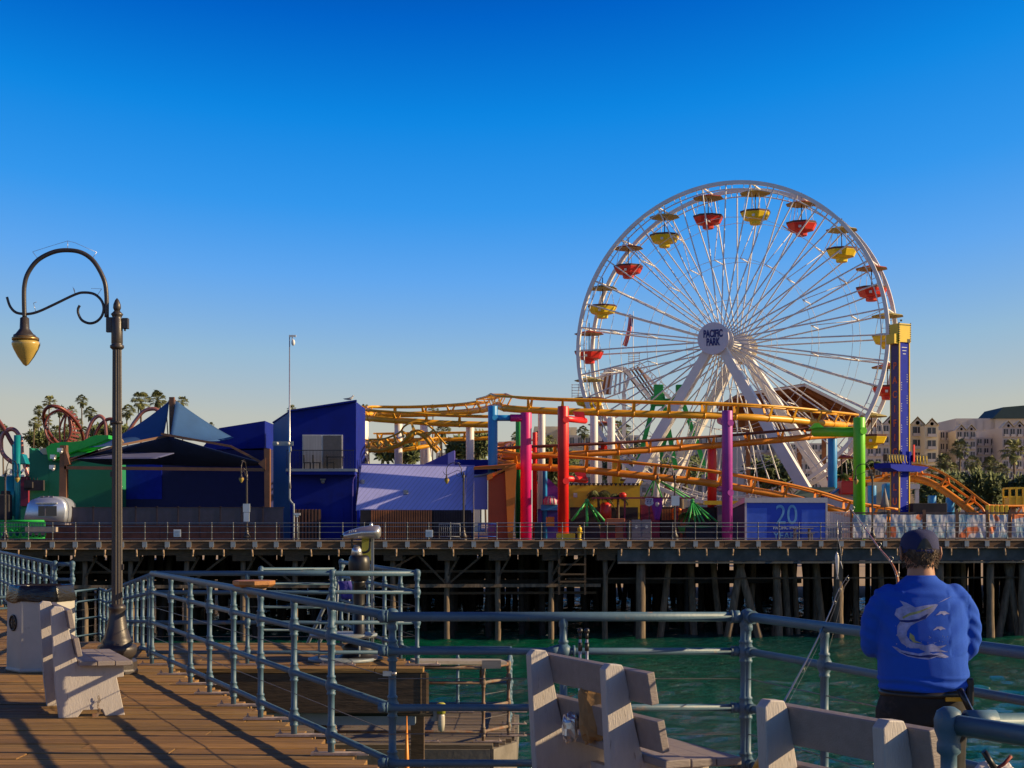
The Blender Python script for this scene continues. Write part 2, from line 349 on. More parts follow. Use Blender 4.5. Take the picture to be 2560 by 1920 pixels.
# printed banner: pale blue with orange figures
m_ = mat('banner_cloth', (0.22, 0.40, 0.55), 0.4, var=0.25, scale=0.8, dirt=(0.62, 0.58, 0.62), dscale=0.7, dlo=0.44, dhi=0.56); M['banner_s'] = m_
n_ = m_.node_tree.nodes; l_ = m_.node_tree.links; b_ = n_['Principled BSDF']
tc_ = n_.new('ShaderNodeTexCoord'); nz_ = n_.new('ShaderNodeTexNoise'); nz_.inputs['Scale'].default_value = 0.9; nz_.inputs['Detail'].default_value = 1; l_.new(tc_.outputs['Object'], nz_.inputs[0])
rr_ = n_.new('ShaderNodeValToRGB'); rr_.color_ramp.elements[0].position = 0.62; rr_.color_ramp.elements[1].position = 0.65; l_.new(nz_.outputs[0], rr_.inputs[0])
mx_ = n_.new('ShaderNodeMix'); mx_.data_type = 'RGBA'; mx_.inputs[7].default_value = (0.62, 0.16, 0.06, 1)
l_.new(rr_.outputs[0], mx_.inputs[0]); l_.new(b_.inputs['Base Color'].links[0].from_socket, mx_.inputs[6]); l_.new(mx_.outputs[2], b_.inputs['Base Color'])
M['rodbrown'] = mat('rod_brown', (0.48, 0.17, 0.03), 0.45, var=0.3, scale=30, coat=0.5)
M['rodblack'] = mat('rod_black', (0.035, 0.025, 0.022), 0.4, coat=0.3)
M['fishskin'] = mat('fish_skin', (0.62, 0.58, 0.56), 0.35, 0.3, var=0.15, scale=40)

M['jar'] = glassy('clear_jar', (0.5, 0.45, 0.36), 0.15)
M['landing_plank'] = wood_mat('landing_planks', (0.22, 0.165, 0.115), (0.12, 0.085, 0.055))
M['gred2'] = mat('dull_red_cord', (0.25, 0.03, 0.02), 0.6)
M['gredroof'] = mat('gondola_red_canopy', (0.36, 0.06, 0.03), 0.6, var=0.2)
# ================================================================ SETTING: water, beach, decks
WZ = -5.7
def water_mat():
    m = bpy.data.materials.new('sea_water'); m.use_nodes = True
    n = m.node_tree.nodes; l = m.node_tree.links; b = n['Principled BSDF']
    b.inputs['Roughness'].default_value = 0.05; b.inputs['IOR'].default_value = 1.33; b.inputs['Specular IOR Level'].default_value = 0.45
    tc = n.new('ShaderNodeTexCoord')
    mp = n.new('ShaderNodeMapping'); mp.inputs['Scale'].default_value = (0.8, 2.2, 1); mp.inputs['Rotation'].default_value = (0, 0, R(8)); l.new(tc.outputs['Object'], mp.inputs[0])
    n1 = n.new('ShaderNodeTexNoise'); n1.inputs['Scale'].default_value = 1.3; n1.inputs['Detail'].default_value = 7; n1.inputs['Roughness'].default_value = 0.62; l.new(mp.outputs[0], n1.inputs[0])
    n2 = n.new('ShaderNodeTexNoise'); n2.inputs['Scale'].default_value = 0.06; n2.inputs['Detail'].default_value = 3; l.new(tc.outputs['Object'], n2.inputs[0])
    bp = n.new('ShaderNodeBump'); bp.inputs['Strength'].default_value = 1.0; bp.inputs['Distance'].default_value = 1.1
    l.new(n1.outputs[0], bp.inputs['Height']); l.new(bp.outputs[0], b.inputs['Normal'])
    r = n.new('ShaderNodeValToRGB'); r.color_ramp.elements[0].position = 0.35; r.color_ramp.elements[1].position = 0.65
    r.color_ramp.elements[0].color = (0.001, 0.105, 0.055, 1); r.color_ramp.elements[1].color = (0.002, 0.070, 0.062, 1)
    l.new(n2.outputs[0], r.inputs[0]); l.new(r.outputs[0], b.inputs['Base Color'])
    return m
M['water'] = water_mat()
mb = MB(); mb.add([(-3000, -60, WZ), (3000, -60, WZ), (3000, 210, WZ), (-3000, 210, WZ)], [(0, 1, 2, 3)])
tag(mb.build('water', M['water']), 'green sea water under the piers', kind='structure')
# ground beyond: beach rising to the town, one sheet to the horizon
mb = MB(); prof = [(128, WZ-0.9), (150, WZ+0.25), (185, WZ+1.3), (230, -2.6), (300, -1.2), (420, 0.4), (1200, 1.0), (9000, 1.2)]
vs = []; fs = []
for i, (y, z) in enumerate(prof):
    for j, x in enumerate((-6000, -80, 80, 6000)):
        vs.append((x, y+(6 if j < 2 else 0), z))
for i in range(len(prof)-1):
    for j in range(3): a = i*4+j; fs.append((a, a+1, a+5, a+4))
mb.add(vs, fs, True); tag(mb.build('beach', M['sand']), 'tan beach sand behind the pier', kind='structure')
mb = MB(); pts = []; n = 60
for i in range(n+1):
    x = -1900+i*22.0
    pts.append((x, 3600, 1.5+max(0, 70*math.exp(-((x+1300)/300.0)**2)+25*noise.noise(Vector((i*0.21, 3.1, 0)))-0.03*max(0,x+900))))
vs = []; fs = []
for (x, y, z) in pts: vs += [(x, y, z), (x, y-900, 1.0)]
for i in range(n): fs.append((2*i, 2*i+1, 2*i+3, 2*i+2))
mb.add(vs, fs, True); tag(mb.build('hills', M['hill']), 'faint hills on the left horizon', kind='structure')

# ---- near deck planks
U = Vector((-0.40, 0.9165, 0))                       # the direction the left railing and the benches run
def line_x(p, y, d=(-0.4, 0.9165)): return p[0]+(y-p[1])*d[0]/d[1]
def left_rail_x(y): return -1.322+(y-10.82)*(-0.436)
def deck_spans(y):
    if y < 9.62: return [(-24, 2.0+(9.5-y)*0.33)]
    if y < 17.28: return [(-24, left_rail_x(y)+0.16)]
    if y < 20.9: return [(-24, -1.0+(y-17.28)*-0.30)]
    if y < 31: return [(-26, -6.55+(y-21.3)*-0.43)]
    return []
def plank_deck(name, spans, y0, y1, wd, zt, th, label, mtl=None, lmax=5.0):
    mb = MB(); cols = []
    y = y0; k = 0
    while y < y1:
        g1 = random.choice((0.004, 0.006, 0.010, 0.02)); g2 = random.choice((0.004, 0.006, 0.012))
        for (xa, xb) in spans(y+wd/2):
            x = xa-random.random()*lmax
            while x < xb:
                L = lmax*random.uniform(0.75, 1.0); a = max(x, xa); b = min(x+L, xb)
                if b-a > 0.02:
                    dz = random.uniform(-0.004, 0.003)
                    mb.bx(a+0.003, b-0.003, y+g1, y+wd-g2, zt-th+dz, zt+dz)
                    g = random.uniform(0.62, 1.15); q = random.uniform(0.93, 1.05)
                    cols.append((g, g*q, g*q*0.97, 1))
                x += L
        y += wd; k += 1
    o = mb.build(name, mtl or M['plank'])
    ca = o.data.color_attributes.new('plank', 'FLOAT_COLOR', 'CORNER')
    arr = []
    for pi in range(len(o.data.polygons)): arr += list(cols[pi//6])*4
    ca.data.foreach_set('color', arr)
    m2 = o.modifiers.new('bevel', 'BEVEL'); m2.width = 0.004; m2.segments = 1
    return tag(o, label, kind='structure')
plank_deck('deck', deck_spans, 6.0, 31.0, 0.245, 0.0, 0.055, 'weathered brown wooden deck planks')
# deck carcass: fascias and joists
deck_x = left_rail_x
fr = thing('deck_support', 'dark brown timber fascia beams and posts carrying the near deck', 'deck frame', (-2.5, 17.3, -0.5))
fo = Vector(fr.location)
def rel(p, o=fo): return Vector(p)-o
def fbeam(a, b, wd, h, nm, m): mb = MB(); mb.beam(rel(a), rel(b), wd, h); part(nm, mb, m, fr)
fbeam((-4.35, 17.34, -0.29), (-1.0, 17.34, -0.29), 0.1, 0.46, 'fascia_beam', M['timber'])
fbeam((-1.02, 17.30, -0.29), (-2.1, 20.9, -0.29), 0.1, 0.46, 'fascia_beam', M['timber'])
fbeam((left_rail_x(9.62)+0.10, 9.6, -0.26), (left_rail_x(17.3)+0.10, 17.3, -0.26), 0.1, 0.40, 'fascia_beam', M['timber'])
fbeam((-1.0, 9.6, -0.26), (1.95, 9.6, -0.26), 0.1, 0.40, 'fascia_beam', M['timber'])
fbeam((-4.3, 17.6, -0.62), (-1.15, 17.6, -0.62), 0.24, 0.14, 'edge_strip', M['greymetal'])
fbeam((-6.2, 20.86, -0.26), (-2.1, 20.86, -0.26), 0.1, 0.40, 'fascia_beam', M['timber'])
for (x, y) in ((-2.27, 17.75), (-3.9, 17.8), (-1.3, 20.4), (-5.5, 20.4), (-1.0, 9.9), (1.4, 9.85), (-2.6, 14.2), (-3.6, 16.2), (-9, 20), (-9, 28)):
    mb = MB(); mb.box(rel((x, y, -3.5)), (0.18, 0.18, 6.0)); part('post', mb, M['timber'] if x != -2.27 else M['fascia'], fr)
# lower landing
LZ = -1.52
LP = [(-4.2, 21.45), (-0.32, 21.45), (0.02, 22.2), (0.06, 25.4), (-4.2, 25.4)]
def landing_spans(y):
    if y < 21.45: return []
    xb = -0.32+(y-21.45)*0.45 if y < 22.2 else 0.04
    return [(-7, xb)]
plank_deck('landing', landing_spans, 21.45, 25.3, 0.2, LZ, 0.06, 'lower grey wooden landing deck', M['landing_plank'], lmax=3.0)
lf = thing('landing_support', 'grey concrete edge beams and piles under the lower landing', 'landing frame', (-1, 21.5, LZ))
lo = Vector(lf.location)
mb = MB(); mb.beam(rel((-7, 21.47, LZ-0.26), lo), rel((-0.32, 21.47, LZ-0.26), lo), 0.12, 0.40); part('edge_beam', mb, M['concrete'], lf)
mb = MB(); mb.beam(rel((-0.32, 21.47, LZ-0.26), lo), rel((0.02, 22.2, LZ-0.26), lo), 0.12, 0.40); part('edge_beam', mb, M['concrete'], lf)
mb = MB(); mb.beam(rel((0.02, 22.2, LZ-0.26), lo), rel((0.06, 25.3, LZ-0.26), lo), 0.12, 0.40); part('edge_beam', mb, M['concrete'], lf)
for (x, y) in ((-0.6, 22.1), (-3.2, 22), (-0.5, 25), (-3.2, 25)):
    mb = MB(); mb.lathe([(0.16, -4.8), (0.16, -0.3)], rel((x, y, LZ), lo), 12); part('pile', mb, M['pile'], lf)

# water surface near the piers with real ripples
mb = MB(); nx, ny = 230, 270; vs = []
for j in range(ny+1):
    y = 34+j*0.25+0.0006*j*j
    for i in range(nx+1):
        x = -24+i*0.3
        e = min(1, i/8, (nx-i)/8, j/8, (ny-j)/8)
        h = 0.17*noise.noise(Vector((x*0.42, y*0.85, 1)))+0.13*noise.noise(Vector((x*0.95+y*0.3, y*1.9, 5)))+0.06*noise.noise(Vector((x*0.16, y*0.3, 9)))
        vs.append((x, y, WZ+0.004+max(0.0, 0.22+h)*e))
mb.add(vs, [(j*(nx+1)+i, j*(nx+1)+i+1, (j+1)*(nx+1)+i+1, (j+1)*(nx+1)+i) for j in range(ny) for i in range(nx)], True)
tag(mb.build('water', M['water']), 'rippled green sea water in front of the far pier', kind='structure')

# ================================================================ PIPE RAILINGS
HTS = (1.0975, 0.875, 0.513, 0.157)
def post_mb(h=HTS, foot=0.0, top_ball=True, s=1.0):
    mb = MB(); r = 0.0245*s
    pr = [(r, foot)]
    for z in sorted(h)[:-1]:
        pr += [(r, z-0.075), (r*1.35, z-0.068), (r*1.35, z-0.055), (r*1.1, z-0.05), (r*1.75, z-0.02), (r*1.85, z), (r*1.75, z+0.02), (r*1.1, z+0.05), (r*1.35, z+0.055), (r*1.35, z+0.068), (r, z+0.075)]
    zt = max(h)
    if top_ball: pr += [(r, zt-0.095), (r*1.45, zt-0.085), (r*1.45, zt-0.06), (r*1.3, zt-0.05), (r*1.75, zt-0.02), (r*1.8, zt+0.012), (r*1.45, zt+0.038), (r*0.7, zt+0.05), (0.0005, zt+0.052)]
    else: pr += [(r, zt-0.07), (r*1.2, zt-0.06), (r*1.2, zt)]
    mb.lathe(pr, n=14); return mb
POST = {}
def railing(name, label, path, posts, zoff=(0, 0), m=None, plates=True, plate_dir=(1, 0), balls=(), cables=True, hts=HTS, group='pipe railings round the near deck', foot=0.0, cat='railing', rust_low=False, plate_shift=0.065):
    """path: (x, y, z) deck points; posts: distances along the path"""
    m = m or M['rail']
    pts = [Vector(p) for p in path]
    root = thing(name, label, cat, pts[0], 0, group); o = pts[0]
    cum = [0]
    for a, b in zip(pts, pts[1:]): cum.append(cum[-1]+(b-a).length)
    def at(d):
        for i in range(len(pts)-1):
            if d <= cum[i+1]+1e-6:
                t = (d-cum[i])/(cum[i+1]-cum[i]); return pts[i].lerp(pts[i+1], t)
        return pts[-1]
    rr = [0.031, 0.0235, 0.0235, 0.0235]
    for h, r in zip(hts, rr):
        mb = MB(); mb.tube([p-o+Vector((0, 0, h)) for p in pts], r, 12)
        part('rail', mb, m, root)
        mb.v
    for i, d in enumerate(posts):
        p = at(d)-o; bl = (i in balls) or balls == 'all'
        key = (bl, hts, foot, m.name)
        if key not in POST:
            q = post_mb(hts, foot, bl).build('post', m); POST[key] = q.data; bpy.data.objects.remove(q)
        q = bpy.data.objects.new('post', POST[key]); C.objects.link(q); q.parent = root; q.location = p
        q.scale = (1, 1, 1)
        if plates:
            pk = ('plate', plate_dir, plate_shift)
            if pk not in POST:
                b = MB(); a = math.atan2(plate_dir[1], plate_dir[0]); c = Vector((math.cos(a), math.sin(a), 0))
                b.box(c*plate_shift+Vector((0, 0, 0.014)), (0.42, 0.085, 0.018), rz=a)
                for t in (-0.11, 0.235): b.lathe([(0.016, 0.02), (0.016, 0.036), (0.007, 0.038), (0.007, 0.058)], c*t, 6, smooth=False)
                q = b.build('base_plate', M['primer'], bevel=0); POST[pk] = q.data; bpy.data.objects.remove(q)
            q = bpy.data.objects.new('base_plate', POST[pk]); C.objects.link(q); q.parent = root; q.location = p
    # junction rings on rails next to the ball posts
    if balls != 'all' and balls:
        pass
    if cables:
        for h in (0.70, 0.345):
            mb = MB(); P2 = [p-o+Vector((0, 0, h)) for p in pts]
            mb.tube(P2, 0.0035, 5)
            part('cable', mb, M['cable'], root)
    return root
def seq(a, b, n): return [a+(b-a)*i/(n-1) for i in range(n)]
LR0 = (left_rail_x(9.56), 9.56, 0); LR1 = (left_rail_x(17.62), 17.62, 0)
L = (Vector(LR1)-Vector(LR0)).length
ys = [9.56, 10.82, 11.76, 12.76, 13.70, 14.66, 15.53, 16.52, 17.62]
pd = [(Vector((left_rail_x(y), y, 0))-Vector(LR0)).length for y in ys]
railing('pipe_railing', 'long blue grey pipe railing beside the notch with the wooden octagonal board on it', [LR0, LR1], pd, balls=(0,), plates=True)
def ring_joint(root, p, d):        # short sleeves where a rail meets the ball
    d = Vector(d).normalized()
    for h, r in zip(HTS, (0.036, 0.029, 0.029, 0.029)):
        mb = MB(); a = Vector(p)+Vector((0, 0, h)); mb.tube([a+d*0.03, a+d*0.075], r*1.12, 12); mb.tube([a+d*0.075, a+d*0.085], r*1.2, 12)
        part('sleeve', mb, M['rail'], root)
r1 = railing('pipe_railing', 'deep blue pipe railing across the water between the first bench and the notch corner', [(-0.86, 9.5, 0), (1.49, 9.5, 0)], [1.19, 2.35], balls=(), plates=False)
ring_joint(r1, (-0.02, 0, 0), (1, 0, 0)); ring_joint(r1, (2.35, 0, 0), (-1, 0, 0))
for pp in (1.19,):
    mb = MB()
    mb.ball((pp, -0.0, HTS[1]), 0.055); mb.tube([(pp-0.1, 0, HTS[1]), (pp-0.03, 0, HTS[1])], [0.026, 0.045], 12); mb.tube([(pp+0.06, -0.0, HTS[1]), (pp+0.075, 0, HTS[1])], 0.04, 12)
    part('joint', mb, M['rail'], r1)
r2 = railing('pipe_railing', 'blue pipe railing the fisherman in blue leans over, running out of frame to the right', [(1.51, 9.5, 0), (1.51+0.326*6.2, 3.3, 0)], [0.0, 0.97, 2.05, 3.1, 4.15, 5.2], balls=(0,), plates=True)
ring_joint(r2, (0, 0, 0), (0.31, -0.95, 0))
r3 = railing('pipe_railing', 'thick blue pipe railing corner in the bottom right foreground', [(2.6, 4.5, 0), (1.31, 4.44, 0), (1.31+0.31*2.2, 4.44-0.56*2.2, 0)], [0.2, 1.2913, 2.6], balls=(1,), plates=True, cables=False)
mb = MB(); mb.tube([(1.36-2.6, 4.435-4.5, 1.0975), (1.45-2.6, 4.44-4.5, 1.0975)], 0.042, 14); part('sleeve', mb, M['rail'], r3)
# far side of the notch and the viewer platform
r4 = railing('pipe_railing', 'weathered pipe railing in front of the coin viewer, parallel to the far pier', [(-4.24, 17.62, 0), (-1.13, 17.62, 0)], [1.09, 2.1, 3.11], balls=(1, 2), plates=True)
r5 = railing('pipe_railing', 'pipe railing running back beside the coin viewer', [(-1.13, 17.64, 0), (-2.62, 22.7, 0)], [0.95, 1.95, 3.1, 4.2, 5.26], balls=(4,), plates=False, foot=-0.15)
# ramp railing descending behind the lamp
r6 = railing('ramp_railing', 'pipe railing of the ramp going down behind the lamp post', [(-4.26, 17.7, 0), (-8.1, 29.6, -0.77), (-8.75, 31.4, -0.80), (-9.3, 30.2, -0.84), (-10.2, 28.6, -0.86)], [1.1, 2.3, 3.5, 4.7, 5.9, 7.2, 8.5, 9.8, 11.1, 12.4, 13.4, 14.4, 15.2, 16.0, 16.8], balls=(), plates=False, cables=True, foot=-0.3, group='pipe railings round the near deck')
r7 = railing('pipe_railing', 'pipe railing with close posts behind the litter bin on the far left', [(-6.67, 21.6, 0), (-6.67-0.435*12, 33.6, 0)], [0.0]+[0.35+0.92*i for i in range(14)], balls=(0,), plates=False)
r8 = railing('pipe_railing', 'short pipe railing end with a stubbed rail behind the litter bin', [(-6.62, 21.6, 0), (-6.38, 21.5, 0)], [0.25], balls=(0,), plates=False, cables=False)
# ramp surface
mb = MB(); mb.beam((-5.6, 20.9, -0.16), (-9.9, 32, -0.95), 1.9, 0.12); tag(mb.build('ramp', M['timber']), 'dark wooden ramp dropping behind the lamp post', kind='structure')
r9 = railing('ramp_railing', 'second handrail of the descending ramp seen between the posts', [(-3.6, 21.2, -0.1), (-3.9, 23.0, -0.12), (-2.75, 22.9, -0.12)], [0, 0.9, 1.82, 3.0], balls=(0, 2), plates=False, cables=False, foot=-0.3)
# landing railings
r10 = railing('landing_railing', 'rusty pipe railing along the front of the lower landing', [(-2.6, 21.7, LZ), (-0.42, 21.7, LZ), (-0.05, 22.3, LZ)], [0.0, 1.27, 2.18, 2.88], balls=(0, 1, 3), m=M['rail_rust'], plates=True, cables=True, group='pipe railings round the lower landing')
r11 = railing('landing_railing', 'blue pipe railing along the water side of the lower landing', [(-0.05, 22.3, LZ), (-0.02, 25.1, LZ), (-3.2, 25.1, LZ)], [0.0, 1.3, 2.8, 3.7, 4.7, 5.9], balls=(0,), plates=True, group='pipe railings round the lower landing')
# cleaning boards
def octa(name, label, c, r, th, m, tilt=(0, 0), n=8, under=True, rz=0.2):
    root = thing(name, label, 'cleaning board', c)
    Mx = Matrix.Rotation(tilt[0], 3, 'X') @ Matrix.Rotation(tilt[1], 3, 'Y') @ Matrix.Rotation(rz, 3, 'Z')
    mb = MB(); mb.lathe([(r*0.86, 0.0), (r, th*0.4), (r, th), (r*0.98, th*1.1)], n=n, M=Mx, smooth=False); part('board', mb, m, root)
    if under:
        mb = MB(); mb.lathe([(0.05, -0.10), (0.07, -0.06), (r*0.7, 0.0)], n=12, M=Mx); part('bracket', mb, M['rail_rust'], root)
    return root
M['board'] = mat('oiled_wood', (0.42, 0.17, 0.045), 0.5, var=0.2, scale=3, stretch=(1, 8, 8), bump=0.3, dirt=(0.2, 0.07, 0.02), dscale=3)
M['greyboard'] = mat('grey_wood', (0.36, 0.31, 0.27), 0.8, var=0.15, scale=3, stretch=(1, 8, 8), dirt=(0.2, 0.16, 0.13), dscale=4)
octa('cleaning_board', 'orange brown octagonal wooden board fixed on the long left railing', (X(635, 13.35)+0.0, 13.35, 1.125), 0.19, 0.05, M['board'])
root = thing('cleaning_board', 'long grey plank table on the lower landing railing', 'cleaning board', (-0.75, 21.75, LZ+1.17))
mb = MB(); mb.beam((-0.7, -0.05, 0.02), (0.62, 0.3, -0.02), 0.42, 0.05); mb.box((0.45, -0.1, -0.02), (0.28, 0.04, 0.12)); part('board', mb, M['greyboard'], root)
mb = MB(); mb.tube([(-0.66, 0, -1.15), (-0.66, 0, 0)], 0.03, 8); mb.tube([(0.3, 0.15, -0.3), (0.3, 0.15, 0)], 0.03, 8); part('leg', mb, M['pile'], root)
octa('cleaning_board', 'small dark octagonal board beside the grey plank table on the landing', (X(1400, 22.2), 22.2, LZ+1.13), 0.22, 0.05, M['timber'])

# ================================================================ LAMP POST
LX, LY = -4.47, 16.75
def lamp(loc, rz, label, group='ornate gooseneck lamp posts'):
    s = 1.0/222.0      # px to m at the lamp's own distance
    root = thing('street_lamp', label, 'street lamp', loc, rz, group)
    def q(zx, zy):     # outline measured on the photograph -> local metres (arm reaches to -X)
        return Vector(((zx*0.2531-293.0)*s, 0, 0+(1684-(580+zy*0.2531))*s))
    mb = MB()
    mb.lathe([(0.235, 0), (0.235, 0.03), (0.225, 0.05), (0.225, 0.13), (0.20, 0.16)], n=8, smooth=False, a0=R(22.5)); part('base_block', mb, M['lamp'], root)
    mb = MB()
    mb.lathe([(0.16, 0.15), (0.215, 0.22), (0.225, 0.27), (0.215, 0.31), (0.17, 0.33), (0.18, 0.36), (0.15, 0.40), (0.115, 0.52), (0.088, 0.66), (0.08, 0.70), (0.098, 0.72), (0.098, 0.75), (0.075, 0.78)], n=32, flute=0.05)
    part('base', mb, M['lamp'], root)
    mb = MB(); mb.lathe([(0.064, 0.76), (0.052, 3.66)], n=24, flute=0.13, smooth=False); part('pole', mb, M['lamp'], root)
    mb = MB(); z0 = 3.66
    mb.lathe([(0.055, z0), (0.078, z0+0.02), (0.078, z0+0.045), (0.06, z0+0.06), (0.064, z0+0.07), (0.064, z0+0.34), (0.05, z0+0.36), (0.06, z0+0.385), (0.07, z0+0.40), (0.05, z0+0.42), (0.03, z0+0.44)], n=20)
    mb.lathe([(0.028, z0+0.43), (0.045, z0+0.47), (0.042, z0+0.51), (0.022, z0+0.56), (0.001, z0+0.585)], n=14)
    part('finial', mb, M['lamp'], root)
    mb = MB(); mb.box((-0.085, 0, 3.94), (0.07, 0.05, 0.17)); part('bracket', mb, M['lamp'], root, bevel=0.005)
    mb = MB(); mb.box((0.097, 0, 3.955), (0.066, 0.07, 0.12)); mb.tube([(0.09, 0, 3.87), (0.09, 0, 3.90)], 0.012, 8)
    part('junction_box', mb, M['lamp'], root, bevel=0.005)
    arm = catmull([q(1055, 830), q(1052, 600), q(1025, 450), q(930, 280), q(810, 190), q(665, 165), q(520, 185), q(370, 265), q(275, 390), q(238, 520), q(235, 690), q(240, 830)], 6)
    mb = MB(); mb.tube(arm, 0.0255, 10); part('arm', mb, M['lamp'], root)
    sc = catmull([q(65, 630), q(95, 720), q(150, 780), q(230, 797), q(310, 793), q(400, 765), q(540, 700), q(740, 605), q(830, 585), q(930, 600), q(1000, 660), q(1025, 740), q(1005, 820), q(950, 875), q(880, 890), q(810, 860), q(775, 800), q(770, 750), q(788, 712)], 6)
    mb = MB(); mb.tube(sc, 0.015, 8); part('scroll', mb, M['lamp'], root)
    mb = MB()
    for (a, b) in (((380, 260), (320, 180)), ((668, 160), (668, 75)), ((905, 260), (955, 185)), ((350, 770), (328, 690)), ((960, 615), (1005, 548))):
        mb.tube([q(*a), q(*b)], 0.003, 5)
    mb.tube([q(320, 180), q(510, 120), q(668, 72), q(740, 90), q(955, 185)], 0.0022, 5); mb.tube([q(328, 690), q(360, 678)], 0.003, 5); mb.tube([q(1005, 548), q(900, 545)], 0.002, 5)
    part('bird_wire', mb, M['bolt'], root)
    mb = MB(); mb.tube([q(742, 600), q(732, 560), q(718, 528)], [0.003, 0.008, 0.001], 6); part('tie', mb, M['frame'], root)
    c = q(240, 830); cx = c.x; zt = c.z
    mb = MB(); mb.lathe([(0.032, zt), (0.05, zt-0.01), (0.055, zt-0.13), (0.10, zt-0.19), (0.125, zt-0.205), (0.125, zt-0.225), (0.13, zt-0.245)], (cx, 0, 0), 24, flute=0.08); part('shade', mb, M['lamp'], root)
    mb = MB(); mb.lathe([(0.148, zt-0.265), (0.150, zt-0.235), (0.128, zt-0.22)], (cx+0.01, 0, 0), 28); part('collar', mb, M['brass'], root)
    mb = MB(); mb.lathe([(0.001, zt-0.555), (0.03, zt-0.535), (0.09, zt-0.45), (0.138, zt-0.36), (0.157, zt-0.31), (0.155, zt-0.285), (0.12, zt-0.26)], (cx+0.015, 0, 0), 28); part('globe', mb, M['globe'], root)
    mb = MB()
    for (z, x) in ((2.83, -0.066), (1.2, 0.064), (2.25, -0.066)): mb.box((x, 0, z), (0.02, 0.03, 0.06))
    mb.lathe([(0.066, 2.82), (0.066, 2.85)], n=16); part('clamp', mb, M['lamp'], root)
    return root
M['brass'] = mat('brass_ring', (0.28, 0.17, 0.06), 0.35, 0.6, var=0.2)
lamp0 = lamp((LX, LY, 0), 0, 'large dark iron gooseneck lamp post with amber globe on the near deck')

# ================================================================ LITTER BIN
bn = thing('litter_bin', 'grey hexagonal litter bin lined with a black bag beside the left bench', 'litter bin', (X(103, 17.1), 17.1, 0))
mb = MB(); mb.lathe([(0.385, 0.0), (0.40, 0.02), (0.385, 0.05), (0.375, 0.84), (0.37, 0.86)], n=6, smooth=False, a0=R(12)); part('body', mb, M['bin'], bn, bevel=0.01)
mb = MB()
vs = []; nn = 36
for i, (z, rr) in enumerate(((0.80, 0.392), (0.82, 0.40), (0.90, 0.385), (0.97, 0.375), (0.985, 0.36), (0.97, 0.34), (0.7, 0.33))):
    for k in range(nn):
        a = 2*math.pi*k/nn; hexr = math.cos(math.pi/6)/math.cos(((a-R(12)) % (math.pi/3))-math.pi/6)
        wv = 0.012*noise.noise(Vector((k*0.7, z*9, 2)))
        vs.append(((rr*hexr+wv)*math.cos(a), (rr*hexr+wv)*math.sin(a), z+0.03*noise.noise(Vector((k*0.25, i, 5)))*(1 if i < 2 else 0.3)))
fs = [(i*nn+k, i*nn+(k+1) % nn, (i+1)*nn+(k+1) % nn, (i+1)*nn+k) for i in range(6) for k in range(nn)]
mb.add(vs, fs, True); part('bag', mb, M['blackbag'], bn)
mb = MB(); a = R(12+210+60*0)
for ang in (R(222),):
    c = Vector((math.cos(ang), math.sin(ang), 0))*0.335+Vector((0, 0, 0.56)); t = Vector((-math.sin(ang), math.cos(ang), 0)); d = Vector((math.cos(ang), math.sin(ang), 0))
    ring = [c+t*0.085*math.cos(q)+Vector((0, 0, 0.085*math.sin(q)))+d*0.006 for q in [k*0.3927 for k in range(16)]]
    mb.tube([p-d*0.004 for p in ring], 0.012, 6, closed=True)
    for k in range(4):
        q = k*math.pi/4; mb.beam(c+t*0.07*math.cos(q)+Vector((0, 0, 0.07*math.sin(q))), c-t*0.07*math.cos(q)-Vector((0, 0, 0.07*math.sin(q))), 0.008, 0.022)
part('emblem', mb, M['black'], bn)

# ================================================================ BENCHES
def bench(loc, rz, label, nend=2, span=0.93, overhang=(0.25, 0.2), sc=1.0, cut=True):
    """local +Y along the bench (away from camera), local +X is the way the sitter faces"""
    root = thing('park_bench', label, 'bench', loc, rz, 'white wooden benches on the near deck')
    prof = [(-0.03, 0), (-0.06, 0.25), (-0.075, 0.50), (-0.10, 0.945), (-0.07, 0.975), (0.0, 0.968), (0.02, 0.93), (0.075, 0.66), (0.13, 0.455), (0.50, 0.455), (0.52, 0.43), (0.52, 0.34), (0.46, 0.335), (0.53, 0.0), (0.36, 0.0), (0.335, 0.06), (0.17, 0.06), (0.125, 0.0)]
    for i in range(nend):
        y = i*span
        mb = MB(); mb.prism([(px, y-0.032, z) for (px, z) in prof], (0, 0.064, 0)); part('leg', mb, M['bench'], root, bevel=0.006)
    for (px, z, a) in ((0.055, 0.865, -0.17), (0.115, 0.62, -0.20)):
        mb = MB(); Mx = Matrix.Rotation(a, 3, 'Y'); mb.box((px, (nend-1)*span/2+(overhang[1]-overhang[0])/2, z), (0.045, (nend-1)*span+sum(overhang), 0.165), M=Mx); part('backrest', mb, M['bench_shade'], root, bevel=0.005)
    for k in range(3):
        mb = MB(); px = 0.20+k*0.152
        mb.box((px, (nend-1)*span/2+(overhang[1]-overhang[0])/2, 0.477-0.004*k), (0.147, (nend-1)*span+sum(overhang), 0.042)); part('seat', mb, M['bench_shade'], root, bevel=0.006)
    mb = MB(); mb.box((0.30, (nend-1)*span/2, 0.25), (0.05, (nend-1)*span-0.1, 0.14)); part('stretcher', mb, M['bench'], root, bevel=0.004)
    mb = MB(); c = Vector((0.30, -0.06, 0.18))
    for k in range(6):
        a = Vector((0.30+0.008*math.sin(k*2), -0.06, 0.17-k*0.028)); mb.tube([a+Vector((0.006*math.cos(q), 0.006*(k % 2)*math.sin(q), 0.017*math.sin(q))) for q in [j*math.pi/4 for j in range(8)]], 0.003, 4, closed=True)
    mb.box((0.27, -0.06, 0.015), (0.05, 0.03, 0.03)); part('chain', mb, M['rail_rust'], root)
    return root
ub = math.atan2(0.9165, -0.40)-math.pi/2
